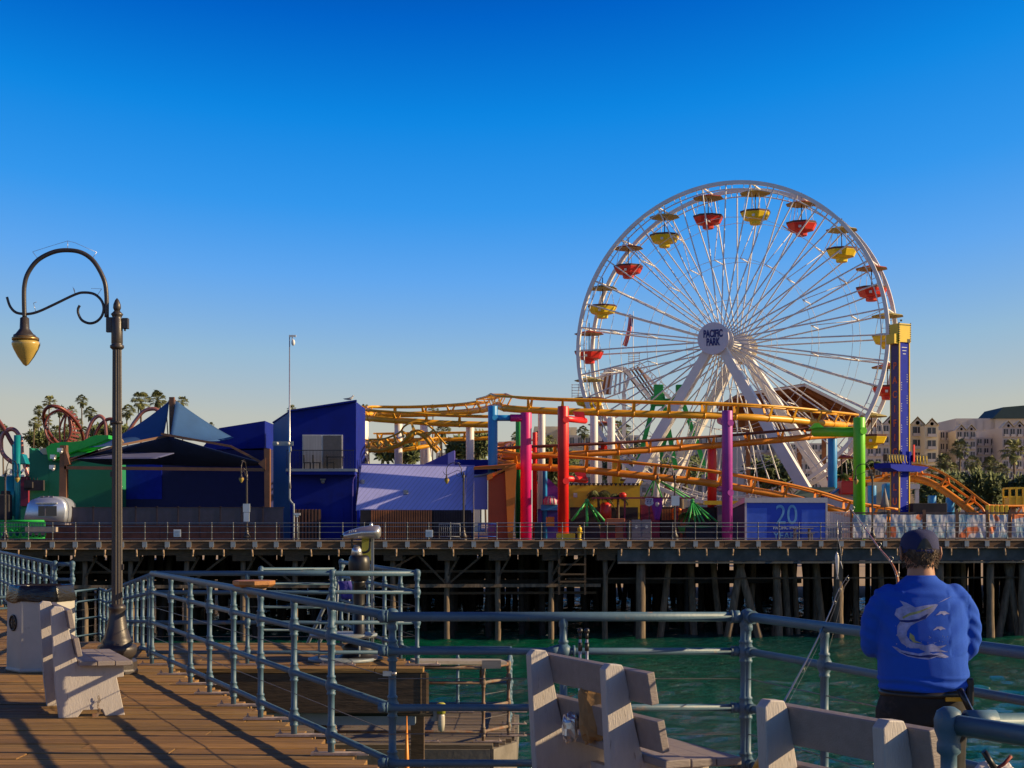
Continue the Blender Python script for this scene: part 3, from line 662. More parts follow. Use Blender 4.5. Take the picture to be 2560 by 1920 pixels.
bench((-3.92, 12.9, 0), ub, 'white wooden bench with its end towards the camera beside the litter bin', overhang=(0.14, 0.25))
b2 = bench((0.555, 7.66, 0), ub, 'white wooden bench in the bottom centre with a paper bag on its seat', overhang=(0.26, 0.25))
b3 = bench((1.435, 5.50, 0), R(28), 'white wooden bench cut off by the bottom edge in front of the fisherman', span=0.70, overhang=(0.14, 0.06))

# ================================================================ COIN VIEWER
vy = 18.35; vx = X(898, vy)
cv = thing('coin_viewer', 'silver coin operated binocular viewer on a black post', 'coin viewer', (vx, vy, 0)); k = vy/F
mb = MB(); mb.lathe([(0.30, 0), (0.30, 0.03), (0.24, 0.05), (0.20, 0.12), (0.22, 0.16), (0.16, 0.2), (0.075, 0.22), (0.07, 0.95), (0.085, 0.98)], n=24); part('post', mb, M['black'], cv)
mb = MB(); mb.lathe([(0.09, 0.98), (0.13, 1.06), (0.135, 1.20), (0.125, 1.27), (0.1, 1.30)], n=20); part('coin_box', mb, M['black'], cv)
mb = MB(); mb.lathe([(0.075, 1.29), (0.06, 1.37), (0.03, 1.42), (0.001, 1.425)], (-0.03, 0, 0), 16); part('cone', mb, M['silver'], cv)
mb = MB(); mb.tube(catmull([(-0.085, 0, 1.56), (-0.09, 0, 1.44), (-0.06, 0, 1.36), (0.0, 0, 1.335), (0.08, 0, 1.335), (0.125, 0, 1.37), (0.135, 0, 1.46), (0.135, 0, 1.56)], 4), 0.014, 8); part('yoke', mb, M['black'], cv)
mb = MB()
sec = [(-0.20, 0.045, 1.535), (-0.185, 0.062, 1.537), (-0.13, 0.078, 1.548), (-0.05, 0.092, 1.563), (0.04, 0.102, 1.580), (0.12, 0.112, 1.583), (0.19, 0.118, 1.583), (0.245, 0.114, 1.585), (0.262, 0.08, 1.587), (0.265, 0.02, 1.587)]
vs = []; nn = 20
for (x, r_, z) in sec:
    for kk in range(nn):
        a = 2*math.pi*kk/nn; vs.append((x, 1.15*r_*math.cos(a)*(0.95+0.1*abs(math.cos(a))), z+0.72*r_*math.sin(a)))
fs = [(i*nn+kk, i*nn+(kk+1) % nn, (i+1)*nn+(kk+1) % nn, (i+1)*nn+kk) for i in range(len(sec)-1) for kk in range(nn)] + [tuple(range(nn)), tuple((len(sec)-1)*nn+kk for kk in range(nn))]
mb.add(vs, fs, True); mb.lathe([(0.03, 0), (0.018, 0.03), (0.001, 0.06)], (0.15, 0, 1.655), 8)
o = part('binocular_housing', mb, M['silver'], cv)
mb = MB()
for dy in (-0.035, 0.035): mb.tube([(-0.225, dy-0.02, 1.53), (-0.19, dy-0.02, 1.535)], 0.02, 12)
part('eyepiece', mb, M['black'], cv)
mb = MB()
for kk in range(4): mb.box((-0.115+kk*0.026, -0.088-0.004*kk, 1.578+0.003*kk), (0.008, 0.012, 0.05))
part('vent', mb, M['frame'], cv)
mb = MB(); mb.box((0.075, 0.12, 1.40), (0.11, 0.01, 0.34)); part('notice', mb, M['yellowsign'], cv)
mb = MB(); mb.box((0.15, 0.14, 0.9), (0.035, 0.035, 1.5)); part('notice_post', mb, M['greymetal'], cv)
mb = MB(); mb.lathe([(0.42, 0.002), (0.42, 0.035), (0.40, 0.04)], (-0.2, -0.1, 0), 24); mb.lathe([(0.40, 0.28), (0.42, 0.30), (0.42, 0.32), (0.38, 0.325)], (-0.2, 0.05, 0), 24)
for a in (0.6, 2.2, 3.8, 5.4): mb.tube([(-0.2+0.35*math.cos(a), 0.05+0.35*math.sin(a), 0.03), (-0.2+0.35*math.cos(a), 0.05+0.35*math.sin(a), 0.29)], 0.015, 6)
tag(part('step', mb, M['rail_pale'], cv))
# gangway going down from the platform
gw = thing('gangway', 'pale metal gangway with handrails dropping behind the coin viewer', 'gangway', (-2.62, 22.9, 0))
g0 = Vector((0, 0.1, 1.05)); g1 = Vector((-0.9, 1.6, -0.6))
for dx in (0, 0.18):
    mb = MB(); mb.tube([g0+Vector((dx, 0, 0)), g1+Vector((dx, 0, 0)), g1*2-g0+Vector((dx, 0, 0))], 0.03, 8); part('handrail', mb, M['rail_pale'], gw)
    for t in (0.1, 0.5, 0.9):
        mb = MB(); p = g0.lerp(g1, t)+Vector((dx, 0, 0)); mb.tube([p, p-Vector((0.05, 0, 1.0))], 0.018, 6); part('baluster', mb, M['rail_pale'], gw)
for kk in range(8):
    mb = MB(); p = g0.lerp(g1, kk/5)-Vector((0, 0, 1.05)); mb.box(p+Vector((0.1, 0, 0)), (0.75, 0.22, 0.03)); part('tread', mb, M['timber'], gw)
# blue towel hanging on the rail
mb = MB(); ty = 22.6; vs = []
for i in range(6):
    for j in range(5): vs.append((0.05*j-0.1+0.012*i, 0.02*math.sin(j*2+i), -0.055*i))
mb.add(vs, [(i*5+j, i*5+j+1, (i+1)*5+j+1, (i+1)*5+j) for i in range(5) for j in range(4)], True)
M['towel'] = mat('blue_cloth', (0.06, 0.05, 0.30), 0.9)
o = mb.build('towel', M['towel'], loc=(X(861, 22.4), 22.4, Z(1453, 22.4))); sdm = o.modifiers.new('t', 'SOLIDIFY'); sdm.thickness = 0.01
tag(o, 'small blue cloth hanging from the rail beside the coin viewer', 'cloth')

# ================================================================ THINGS ON AND AROUND THE CENTRE BENCH
M['paper'] = mat('kraft_paper', (0.36, 0.20, 0.08), 0.8, var=0.2, scale=6, bump=0.8, bscale=12)
def crumple(name, label, c, d, m, seed, cat, n=14, amp=0.28):
    mb = MB(); vs = []; nu, nv = 20, 12
    for i in range(nv+1):
        th = math.pi*i/nv
        for j in range(nu):
            ph = 2*math.pi*j/nu; v = Vector((math.sin(th)*math.cos(ph), math.sin(th)*math.sin(ph), math.cos(th)))
            v = Vector([math.copysign(abs(k)**0.6, k) for k in v])
            f = 1+amp*0.6*noise.noise(v*1.9+Vector((seed, 0, 0)))+0.7*amp*noise.noise(v*4.5+Vector((0, seed, 0)))
            vs.append((v.x*f*d[0], v.y*f*d[1], v.z*f*d[2]))
    fs = [(i*nu+j, i*nu+(j+1) % nu, (i+1)*nu+(j+1) % nu, (i+1)*nu+j) for i in range(nv) for j in range(nu)]
    mb.add(vs, fs, False); o = mb.build(name, m, loc=c); return tag(o, label, cat)
crumple('paper_bag', 'crumpled brown paper bag standing on the seat of the centre bench', (X(1478, 8.2)+0.02, 8.20, 0.655), (0.095, 0.08, 0.16), M['paper'], 3.1, 'paper bag')
crumple('plastic_bag', 'small crumpled silver wrapper beside the brown paper bag', (X(1425, 8.35), 8.3, 0.55), (0.045, 0.05, 0.08), M['silver'], 8.3, 'wrapper')
tp = thing('folded_tripod', 'two grey telescopic tripod legs with black tops standing behind the centre bench', 'tripod', (X(1458, 8.9), 8.9, 0))
for dx in (-0.018, 0.022):
    mb = MB(); mb.tube([(dx*1.4, 0, 0), (dx, 0, 1.0)], 0.0085, 8); part('leg', mb, M['silver'], tp)
    mb = MB(); mb.tube([(dx, 0, 0.93), (dx, 0, 0.98)], 0.013, 8); mb.ball((dx, 0, 1.05), 0.018, 8); mb.tube([(dx, 0, 1.0), (dx, 0, 1.04)], 0.009, 8); part('clamp', mb, M['black'], tp)
br = thing('bait_bottle', 'small amber bottle tied to the foot of the railing corner post', 'bottle', (X(1872, 9.2)+0.03, 9.15, 0.16))
mb = MB(); mb.lathe([(0.028, 0), (0.03, 0.1), (0.012, 0.14), (0.012, 0.17)], n=12, M=Matrix.Rotation(0.5, 3, 'Y')); part('body', mb, M['globe'], br)
mb = MB(); mb.lathe([(0.015, 0.17), (0.015, 0.2)], n=10, M=Matrix.Rotation(0.5, 3, 'Y')); part('cap', mb, M['red'], br)
# bag and net hanging at bottom right
sb = thing('bait_bag', 'red and white bag hanging below the foreground railing', 'bag', (X(2492, 4.6), 4.6, 0.855))
o = crumple('bag_body', 'x', (0, 0, 0), (0.07, 0.05, 0.09), M['offwhite'], 5.5, 'bag'); del o['label']; del o['category']; o.parent = sb; o.location = (0, 0, 0.0)
mb = MB(); mb.tube([(-0.035, -0.03, 0.07), (0.012, -0.03, 0.10), (0.035, -0.03, 0.125)], 0.006, 6); part('strap', mb, M['gred2'], sb); mb = MB(); mb.tube([(-0.05, -0.03, 0.14), (-0.01, -0.03, 0.075)], 0.010, 6); part('handle', mb, M['black'], sb)


st = thing('marker_stake', 'thin orange tapered stake standing below the notch edge', 'stake', (X(1017, 15.0), 15.0, -1.2))
mb = MB(); z0 = Z(1920, 15)+1.2; z1 = Z(1790, 15)+1.2; mb.tube([(0, 0, z0-0.5), (0, 0, z0), (0, 0, z1)], [0.04, 0.028, 0.004], 6); part('stake_body', mb, M['coaster_or'], st)
jl = thing('jar_light', 'clear glass jar light hanging under the corner of the notch fascia', 'light', P(1103, 1790, 17.5))
mb = MB(); mb.lathe([(0.001, -0.19), (0.035, -0.17), (0.045, -0.10), (0.045, 0.0), (0.03, 0.04)], n=14); part('jar', mb, M['jar'], jl)
mb = MB(); mb.lathe([(0.05, 0.03), (0.055, 0.14), (0.03, 0.16)], n=12); part('cap', mb, M['yellowsign'], jl)
ub_ = thing('fender_bar', 'long black rubber bar under the notch fascia', 'bar', P(960, 1782, 17.5))
mb = MB(); mb.tube([(-0.6, 0, 0), (0.58, 0, 0)], 0.045, 10); part('bar', mb, M['black'], ub_); mb = MB(); mb.box((0.62, 0.03, -0.02), (0.12, 0.06, 0.16)); part('bracket', mb, M['greyboard'], ub_)
tb = thing('turnbuckle', 'small shiny turnbuckle on the railing cable at the notch corner', 'turnbuckle', P(968, 1684, 9.5))
mb = MB(); mb.box((0, 0, 0), (0.055, 0.02, 0.03)); mb.tube([(0.03, 0, 0), (0.06, 0, 0)], 0.012, 8); part('barrel', mb, M['bolt'], tb)
# ================================================================ FAR PIER
DZ = 0.6
def py_(x): return 88.0+(x+30)*0.075                 # front edge line of the far pier
PD = Vector((1, 0.075, 0)).normalized(); PN = Vector((-0.075, 1, 0)).normalized(); PA = math.atan(0.075)
def onp(x, d=0.0, z=DZ): return Vector((x, py_(x), z))+PN*d
def pxp(px, d=0.0, z=DZ):                            # pier point seen at image column px, d metres behind the edge
    k = (px-CX)/F; x = 0
    for _ in range(20): x = k*(onp(x, d).y)+ (x-onp(x, d).x)
    return onp(x, d, z)
pier = thing('pier', 'long timber pier on dark piles across the water carrying the amusement park', 'pier', onp(0))
O = Vector(pier.location)
def rp(v): return Vector(v)-O
XL, XR = -62.0, 100.0
mb = MB(); a0 = onp(XL, 0.0, 0); a1 = onp(XR, 0.0, 0); b1 = onp(XR, 66, 0); b0 = onp(XL, 66, 0)
mb.prism([rp((p.x, p.y, DZ-0.14)) for p in (a0, a1, b1, b0)], (0, 0, 0.14)); part('deck_slab', mb, M['fascia'], pier)
def pbeam(x0, x1, d, z, th, h, nm, m, parent=pier, org=None):
    mb = MB(); o = O if org is None else org; mb.beam(onp(x0, d, z)-o, onp(x1, d, z)-o, th, h); return part(nm, mb, m, parent)
pbeam(XL, XR, -0.02, DZ+0.01, 0.22, 0.07, 'edge_board', M['edge'])
x = XL; k = 0
while x < XR:                                        # fascia timbers, each its own length
    L = random.uniform(5, 9); pbeam(x+0.01, min(x+L, XR)-0.01, -0.03-0.004*(k % 2), DZ-0.25, 0.12, 0.36, 'fascia_timber', M['fascia']); x += L; k += 1
pbeam(XL, XR, -0.06, DZ-0.46, 0.14, 0.06, 'ledge', M['edge'])
pbeam(XL, 6.5, 0.35, DZ-0.68, 0.16, 0.36, 'stringer', M['timber'])
pbeam(6.5, XR, 0.30, DZ-0.90, 0.3, 0.72, 'concrete_beam', M['concrete_dark'])
pbeam(6.5, XR, 0.22, DZ-1.35, 0.5, 0.12, 'concrete_beam_lip', M['concrete_dark'])
pbeam(3.5, XR, 0.9, DZ-2.35, 0.08, 0.10, 'service_pipe', M['timber'])
pbeam(-62, 5.5, 0.55, DZ-2.75, 0.14, 0.2, 'ledger', M['pile']); pbeam(-62, 3.0, 1.6, DZ-1.9, 0.1, 0.16, 'ledger', M['timber']); pbeam(-30, 5.5, 2.6, DZ-3.3, 0.1, 0.16, 'ledger', M['timber'])
for d in (0.9, 1.9): pbeam(XL, 6.5, d, DZ-0.35, 0.25, 0.4, 'stringer', M['dark_wood'])
# drain pipes
pm = MB(); pm.lathe([(0.06, -0.30), (0.055, 0.02)], n=8); pm.lathe([(0.045, -0.42), (0.06, -0.30)], n=8); q = pm.build('drain_pipe', M['edge']); dm = q.data; bpy.data.objects.remove(q)
for i in range(44):
    o = bpy.data.objects.new('drain_pipe', dm); C.objects.link(o); o.parent = pier; o.location = rp(onp(-38+i*1.72+random.uniform(-0.08, 0.08), -0.13, DZ-0.52)); o.rotation_euler = (random.uniform(-.1, .1), random.uniform(-.12, .12), 0)
# piles: front rows visible, many behind for the darkness under the deck
def pile(x, d, r, top=-0.75, lean=(0, 0), m=None, nm='pile'):
    b = rp(onp(x, d, 0)); mb = MB(); rs = []
    n = 7; pts = []
    for i in range(n):
        t = i/(n-1); z = WZ-1.5+(top+DZ-(WZ-1.5))*t
        pts.append(Vector((b.x+lean[0]*(1-t)+random.uniform(-.03, .03), b.y+lean[1]*(1-t), z-O.z))); rs.append(r*(1.12-0.16*t)*random.uniform(0.95, 1.05))
    mb.tube(pts, rs, 10); return part(nm, mb, m or M['pile'], pier)
def vx_(px, d=0.8): return pxp(px, d).x
left_piles = [-40, 90, 215, 330, 470, 610, 740, 905, 985, 1120, 1247, 1380, 1515]
for px in left_piles:
    x = vx_(px); pile(x, 0.8, 0.17, -0.95)
    mb = MB(); c = rp(onp(x, 0.8, DZ-1.0)); mb.box(c, (1.15, 1.0, 0.42), rz=PA); part('cap_block', mb, M['timber'], pier)
    mb = MB(); mb.beam(c+Vector((0.75, -0.1, 0.05)), c+Vector((0.08, -0.1, -1.15)), 0.13, 0.13, (0, 1, 0)); mb2 = MB()
    part('knee_brace', mb, M['timber'], pier)
for px, dx, sgn in ((90, 2.6, 1), (330, 2.6, -1), (905, 3.4, 1), (1120, 2.2, 1), (1120, 1.8, -1), (1380, 2.0, 1), (740, 2.2, -1), (470, 2.4, 1)):
    x = vx_(px, 0.7); mb = MB(); mb.beam(rp(onp(x, 0.7, DZ-2.7)), rp(onp(x+sgn*dx, 0.7, DZ-0.85)), 0.12, 0.22, (0, 1, 0)); part('diagonal_brace', mb, M['fascia'] if px == 905 else M['timber'], pier)
for px, h in ((1330, 0), (1455, 0), (1480, 0)):
    pass
# service ladder platform
for px in (1398, 1463):
    x = vx_(px, 0.1); mb = MB(); mb.beam(rp(onp(x, 0.1, DZ-0.5)), rp(onp(x, 0.1, DZ-3.3)), 0.13, 0.13, (0, 1, 0)); part('ladder_rail', mb, M['timber'], pier)
for z in (-0.85, -1.45, -2.05, -2.5): 
    mb = MB(); mb.beam(rp(onp(vx_(1398), 0.05, DZ+z)), rp(onp(vx_(1463), 0.05, DZ+z)), 0.1, 0.1, (0, 1, 0)); part('ladder_rung', mb, M['timber'], pier)
for px in (1604, 2098, 2350, 2478, 2560): pile(vx_(px, 0.6), 0.6, 0.30 if px != 2478 else 0.24, -1.4)
for px, lx in ((1850, 1.75), (1858, -1.2), (2520, 1.1), (2535, -1.2), (1945, 0.2)): pile(vx_(px, 1.2), 1.2, 0.24, -1.3, (lx, 0))
right_piles = [1680, 1740, 1795, 1905, 1935, 1965, 1990, 2025, 2060, 2132, 2165, 2215, 2290, 2385, 2420, 2600, 2640]
for px in right_piles: pile(vx_(px, random.uniform(2, 5)), random.uniform(2, 5), random.uniform(0.15, 0.24), -0.6, (random.uniform(-1.0, 1.0), 0))
# rows deeper under the deck
cnt = 0
pv = []
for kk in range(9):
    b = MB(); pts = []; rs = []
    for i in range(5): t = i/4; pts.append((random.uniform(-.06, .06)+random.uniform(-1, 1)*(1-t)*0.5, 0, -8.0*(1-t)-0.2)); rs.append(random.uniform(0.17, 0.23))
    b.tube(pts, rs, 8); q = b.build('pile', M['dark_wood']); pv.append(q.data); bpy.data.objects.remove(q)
dp = thing('pile_rows', 'rows of near black piles standing in the shade under the middle of the far pier', 'piles', onp(0, 8, DZ)); dp['kind'] = 'stuff'
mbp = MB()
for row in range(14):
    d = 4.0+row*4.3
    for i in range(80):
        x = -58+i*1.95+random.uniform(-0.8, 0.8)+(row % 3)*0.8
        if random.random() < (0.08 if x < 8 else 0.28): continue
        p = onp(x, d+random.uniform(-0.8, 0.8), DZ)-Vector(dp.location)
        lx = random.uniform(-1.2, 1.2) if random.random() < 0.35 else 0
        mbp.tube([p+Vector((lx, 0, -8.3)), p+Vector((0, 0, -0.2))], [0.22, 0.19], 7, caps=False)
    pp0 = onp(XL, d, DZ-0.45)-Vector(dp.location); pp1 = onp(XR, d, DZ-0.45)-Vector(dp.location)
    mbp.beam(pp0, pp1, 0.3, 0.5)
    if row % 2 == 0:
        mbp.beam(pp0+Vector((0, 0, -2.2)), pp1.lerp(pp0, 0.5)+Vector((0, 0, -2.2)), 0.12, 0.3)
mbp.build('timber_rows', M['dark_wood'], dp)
# ---- far pier railing
pr = thing('pier_railing', 'grey metal railing along the edge of the far pier', 'railing', onp(0)); RO = Vector(pr.location)
for h, r in ((1.09, 0.028), (0.87, 0.02), (0.52, 0.02), (0.14, 0.02)):
    mb = MB(); mb.tube([onp(XL, -0.05, DZ+h)-RO, onp(XR, -0.05, DZ+h)-RO], r, 6); part('rail', mb, M['farrail'], pr)
mb = MB(); mb.lathe([(0.03, -0.15), (0.03, 1.07), (0.045, 1.08), (0.045, 1.11), (0.001, 1.13)], n=8)
for h in (0.87, 0.52, 0.14): mb.ball((0, 0, h), 0.048, 8)
q = mb.build('post', M['farrail']); pmesh = q.data; bpy.data.objects.remove(q)
mb = MB(); mb.box((0, 0, 0), (0.27, 0.10, 0.33)); q = mb.build('bracket', M['greymetal'], bevel=0); bmesh_ = q.data; bpy.data.objects.remove(q)
mb = MB(); mb.box((-0.07, 0, -0.20), (0.06, 0.08, 0.08)); mb.box((0.07, 0, -0.20), (0.06, 0.08, 0.08)); q = mb.build('bolt', M['edge']); bolt_ = q.data; bpy.data.objects.remove(q)
x = -37.0; n_ = 0
while x < 40:
    for nm, me, d, z in (('post', pmesh, -0.05, DZ), ('bracket', bmesh_, -0.14, DZ-0.2), ('bolt', bolt_, -0.15, DZ-0.2)):
        o = bpy.data.objects.new(nm, me); C.objects.link(o); o.location = onp(x, d, z)-(RO if nm != 'bolt' else onp(x, -0.14, DZ-0.2)); o.rotation_euler = (0, 0, PA if nm != 'bolt' else 0)
        if nm == 'bolt': o.parent = last
        else: o.parent = pr
        last = o
    x += random.uniform(1.25, 1.42); n_ += 1
# white notices on the railing
for px, yy, nm in ((443, 1333, 'pale blue notice board on the far railing below the blue shade sails'), (1073, 1334, 'pale blue notice board on the far railing below the periwinkle roof')):
    p = pxp(px, -0.13); mb = MB(); mb.box((0, 0, 0), (0.44, 0.02, 0.44)); o = mb.build('notice', M['signwhite'], loc=(p.x, p.y, Z(yy, p.y)), bevel=0.01); tag(o, nm, 'sign')
    mbx = MB(); [mbx.box((0, -0.014, 0.1-0.08*i), (0.3, 0.004, 0.02)) for i in range(4)]; mbx.build('lettering', M['greymetal'], o)
# lamp posts on the far pier: copies of the near one
for px, d, rz, lab in ((1159, 0.9, 0, 'dark gooseneck lamp post in front of the orange wall on the far pier'),
                       (1687, 0.6, 0, 'dark gooseneck lamp post in front of the ferris wheel between the two green ride frames'),
                       (2181, 0.9, 0, 'dark gooseneck lamp post beside the bright green coaster column')):
    p = pxp(px, d); dup(lamp0, (p.x, p.y, DZ), rz, lab)
p = pxp(617, 0.3); lp4 = dup(lamp0, (p.x, p.y, DZ), R(82), 'gooseneck lamp post seen edge on in front of the blue shade sails')
p = pxp(13, 0.3); lp5 = dup(lamp0, (p.x, p.y, DZ), R(150), 'lamp post at the left edge beside the aluminium trailer')
for l_ in (lp4,):
    mb = MB(); mb.box((0, -0.1, 2.0), (0.42, 0.05, 0.5)); mb.box((0, -0.1, 1.45), (0.34, 0.05, 0.55)); o = part('sign_panel', mb, M['signwhite'], l_); o.rotation_euler = (0, 0, -R(82))
mb = MB()
p = pxp(1690, 0.5); o = MB().box((0, 0, 0), (0.5, 0.04, 0.6)).build('banner', M['signwhite'], loc=(p.x-0.05, p.y-0.1, Z(1252, p.y))); tag(o, 'pale blue sign panel on the lamp post before the ferris wheel', 'sign')
# tall mast with camera
p = pxp(724, 1.2); ms = thing('camera_mast', 'tall thin grey mast with floodlights and a white camera on top by the blue building', 'mast', p); k = p.y/F
H_ = Z(838, p.y)-DZ
mb = MB(); mb.tube([(0.03, 0, 3.2), (0, 0, 3.6), (0, 0, H_)], [0.075, 0.06, 0.03], 8); part('mast', mb, M['silver'], ms)
mb = MB(); mb.tube(catmull([(0.25, 0, 0), (0.25, 0, 2.1), (0.2, 0, 2.25), (0.02, 0, 2.5), (0, 0, 2.8), (0, 0, 5.2), (0.06, 0, 5.5), (0.02, 0, 6.0)], 4), 0.06, 8); part('conduit', mb, M['greymetal'], ms)
zf = Z(1109, p.y)-DZ
mb = MB(); mb.box((-0.4, -0.05, zf), (1.25, 0.1, 0.26)); part('floodlight_bar', mb, M['greymetal'], ms)
for dx in (-0.75, -0.05):
    mb = MB(); mb.lathe([(0.1, -0.16), (0.1, 0.0), (0.02, 0.08)], (dx, -0.1, zf), 12, M=Matrix.Rotation(R(90), 3, 'X')); part('floodlight', mb, M['frame'], ms)
mb = MB(); mb.box((0.18, 0, H_-0.05), (0.42, 0.1, 0.12)); mb.ball((0.22, 0, H_-0.45), (0.12, 0.12, 0.2), 10); mb.box((0.16, 0, H_-0.22), (0.06, 0.06, 0.3)); part('camera', mb, M['white'], ms)
# small floodlight fixture on the pier
fl = thing('floodlight_post', 'short silver twin floodlight on a post behind the far railing', 'floodlight', pxp(743, 0.4))
mb = MB(); mb.tube([(0, 0, 0), (0, 0, 1.5)], 0.03, 8); part('post', mb, M['greymetal'], fl)
mb = MB(); mb.box((0, 0, 1.62), (0.4, 0.2, 0.16)); part('lamp_head', mb, M['silver'], fl, bevel=0.03)
mb = MB(); mb.box((0, 0, 1.5), (0.16, 0.16, 0.1)); part('bracket', mb, M['silver'], fl)

def gx(px, d): return pxp(px, d)
def small_box(name, label, cat, px0, px1, y0, y1, d, dep, m, bev=0.03, group=None):
    a = gx(px0, d); b = gx(px1, d); zt = Z(y0, a.y); zb = Z(y1, a.y) if y1 else DZ
    o = MB().bx(0, b.x-a.x, 0, dep, 0, zt-zb).build(name, m, loc=(a.x, a.y, zb), bevel=bev); return tag(o, label, cat, group)
def prt(o, name, c, d, m, bev=0.0): return part(name, MB().box(c, d), m, o, bevel=bev)
# ================================================================ FERRIS WHEEL
WY = 122.0; WA = R(-25.5)
WC = Vector((X(1829, WY), WY, Z(863, WY))); RW = 13.05
fw = thing('ferris_wheel', 'giant white ferris wheel with PACIFIC PARK on its hub disc behind the coaster', 'ferris wheel', (WC.x, WC.y, DZ), WA)
HC = Vector((0, 0, WC.z-DZ))                          # hub centre in the wheel's own frame; axle along local Y
DR = 1.55                                             # half distance between the two rims
FD, BD = -4.7, 2.7                                    # hub discs, front and back
def ring(mb, r, y, t, n=96, seg=6):
    mb.tube([HC+Vector((r*math.cos(2*math.pi*i/n), y, r*math.sin(2*math.pi*i/n))) for i in range(n)], t, seg, closed=True)
def boxring(mb, r, y, hr, hy, n=120):
    vs = []
    for i in range(n):
        a = 2*math.pi*i/n
        for dr, dy in ((-hr, -hy), (hr, -hy), (hr, hy), (-hr, hy)): vs.append(HC+Vector(((r+dr)*math.cos(a), y+dy, (r+dr)*math.sin(a))))
    mb.add(vs, [(i*4+k, i*4+(k+1) % 4, ((i+1) % n)*4+(k+1) % 4, ((i+1) % n)*4+k) for i in range(n) for k in range(4)])
for sy in (-1, 1):
    mb = MB(); boxring(mb, RW, sy*DR, 0.15, 0.13); part('rim', mb, M['white'], fw)
    mb = MB(); ring(mb, RW-0.52, sy*DR, 0.05, 120, 6)
    for i in range(80):
        a = math.pi*2*(i+0.5)/80; d = Vector((math.cos(a), 0, math.sin(a))); mb.tube([HC+d*(RW-0.52)+Vector((0, sy*DR, 0)), HC+d*RW+Vector((0, sy*DR, 0))], 0.03, 4, caps=False)
    part('inner_rim', mb, M['white'], fw)
    for r in (3.6, 7.0, 10.3):
        mb = MB(); ring(mb, r, sy*(DR*0.4+DR*0.6*r/RW), 0.022, 40, 4); part('ring_cable', mb, M['white'], fw)
spm = {}
for k in range(40):
    a = 2*math.pi*k/40+R(0); d = Vector((math.cos(a), 0, math.sin(a)))
    for sy, hy in ((-1, FD+0.9), (1, BD-0.5)):
        mb = MB(); mb.tube([HC+d*1.0+Vector((0, hy*0.75, 0)), HC+d*(RW-0.1)+Vector((0, sy*DR, 0))], 0.062, 6, caps=False); part('spoke', mb, M['white'], fw)
for k in range(20):
    a = 2*math.pi*(k+0.5)/20; d = Vector((math.cos(a), 0, math.sin(a)))
    mb = MB()
    mb.tube([HC+d*RW+Vector((0, -DR, 0)), HC+d*RW+Vector((0, DR, 0))], 0.07, 6)
    mb.tube([HC+d*10.3+Vector((0, -DR*0.88, 0)), HC+d*10.3+Vector((0, DR*0.88, 0))], 0.06, 6)
    mb.tube([HC+d*7.0+Vector((0, -DR*0.75, 0)), HC+d*7.0+Vector((0, DR*0.75, 0))], 0.05, 6)
    mb.tube([HC+d*7.0+Vector((0, -DR*0.75, 0)), HC+d*10.3+Vector((0, DR*0.88, 0))], 0.035, 5)
    mb.tube([HC+d*10.3+Vector((0, DR*0.88, 0)), HC+d*RW+Vector((0, -DR, 0))], 0.03, 5)
    part('cross_frame', mb, M['white'], fw)
mb = MB(); Mx = Matrix.Rotation(R(90), 3, 'X')
mb.lathe([(0.45, -4.6), (0.45, 3.3)], HC, 24, M=Matrix.Rotation(R(-90), 3, 'X')); part('axle', mb, M['white'], fw)
for y_, r_ in ((FD+0.75, 1.15), (BD-0.5, 1.05)):
    mb = MB(); mb.lathe([(r_, -0.12), (r_, 0.12)], HC+Vector((0, y_*0.8, 0)), 32, M=Mx); part('hub_flange', mb, M['white'], fw)
mb = MB(); mb.lathe([(1.27, -0.08), (1.3, -0.04), (1.3, 0.04), (1.27, 0.08)], HC+Vector((0, FD-0.2, 0)), 48, M=Mx); hd = part('hub_disc', mb, M['signwhite2'] if 'signwhite2' in M else M['offwhite'], fw)
mb = MB(); mb.lathe([(1.27, -0.08), (1.3, 0.08)], HC+Vector((0, BD+0.5, 0)), 48, M=Mx); part('hub_disc', mb, M['cream'], fw)
t_ = text('lettering', 'PACIFIC\nPARK', 0.80, M['letternavy'], hd, HC+Vector((0, FD-0.30, 0.03)), sx=0.56, ext=0.012, space=0.82, off=0.035)
# legs
def leg(a, b, w0, w1, nm='leg'):
    mb = MB(); a = Vector(a); b = Vector(b); d = (b-a).normalized(); s = d.cross(Vector((0, 1, 0))).normalized(); u = Vector((0, 1, 0))
    vs = [a+s*w0/2-u*w0/2, a-s*w0/2-u*w0/2, a-s*w0/2+u*w0/2, a+s*w0/2+u*w0/2, b+s*w1/2-u*w1/2, b-s*w1/2-u*w1/2, b-s*w1/2+u*w1/2, b+s*w1/2+u*w1/2]
    mb.add(vs, [(0,1,2,3),(4,7,6,5),(0,4,5,1),(1,5,6,2),(2,6,7,3),(3,7,4,0)]); return part(nm, mb, M['white'], fw)
for y_, yb in ((FD+0.5, FD-0.3), (BD+0.1, BD+1.6)):
    for sx in (-1, 1):
        leg(HC+Vector((sx*0.5, y_, -0.7)), Vector((sx*9.6, yb, 0)), 0.68, 0.98)
    mb = MB(); mb.box(HC+Vector((0, y_, -0.5)), (1.7, 0.6, 1.2)); part('bearing', mb, M['white'], fw, bevel=0.1)
for y_, zt in ((FD+0.3, 6.5),):
    pass
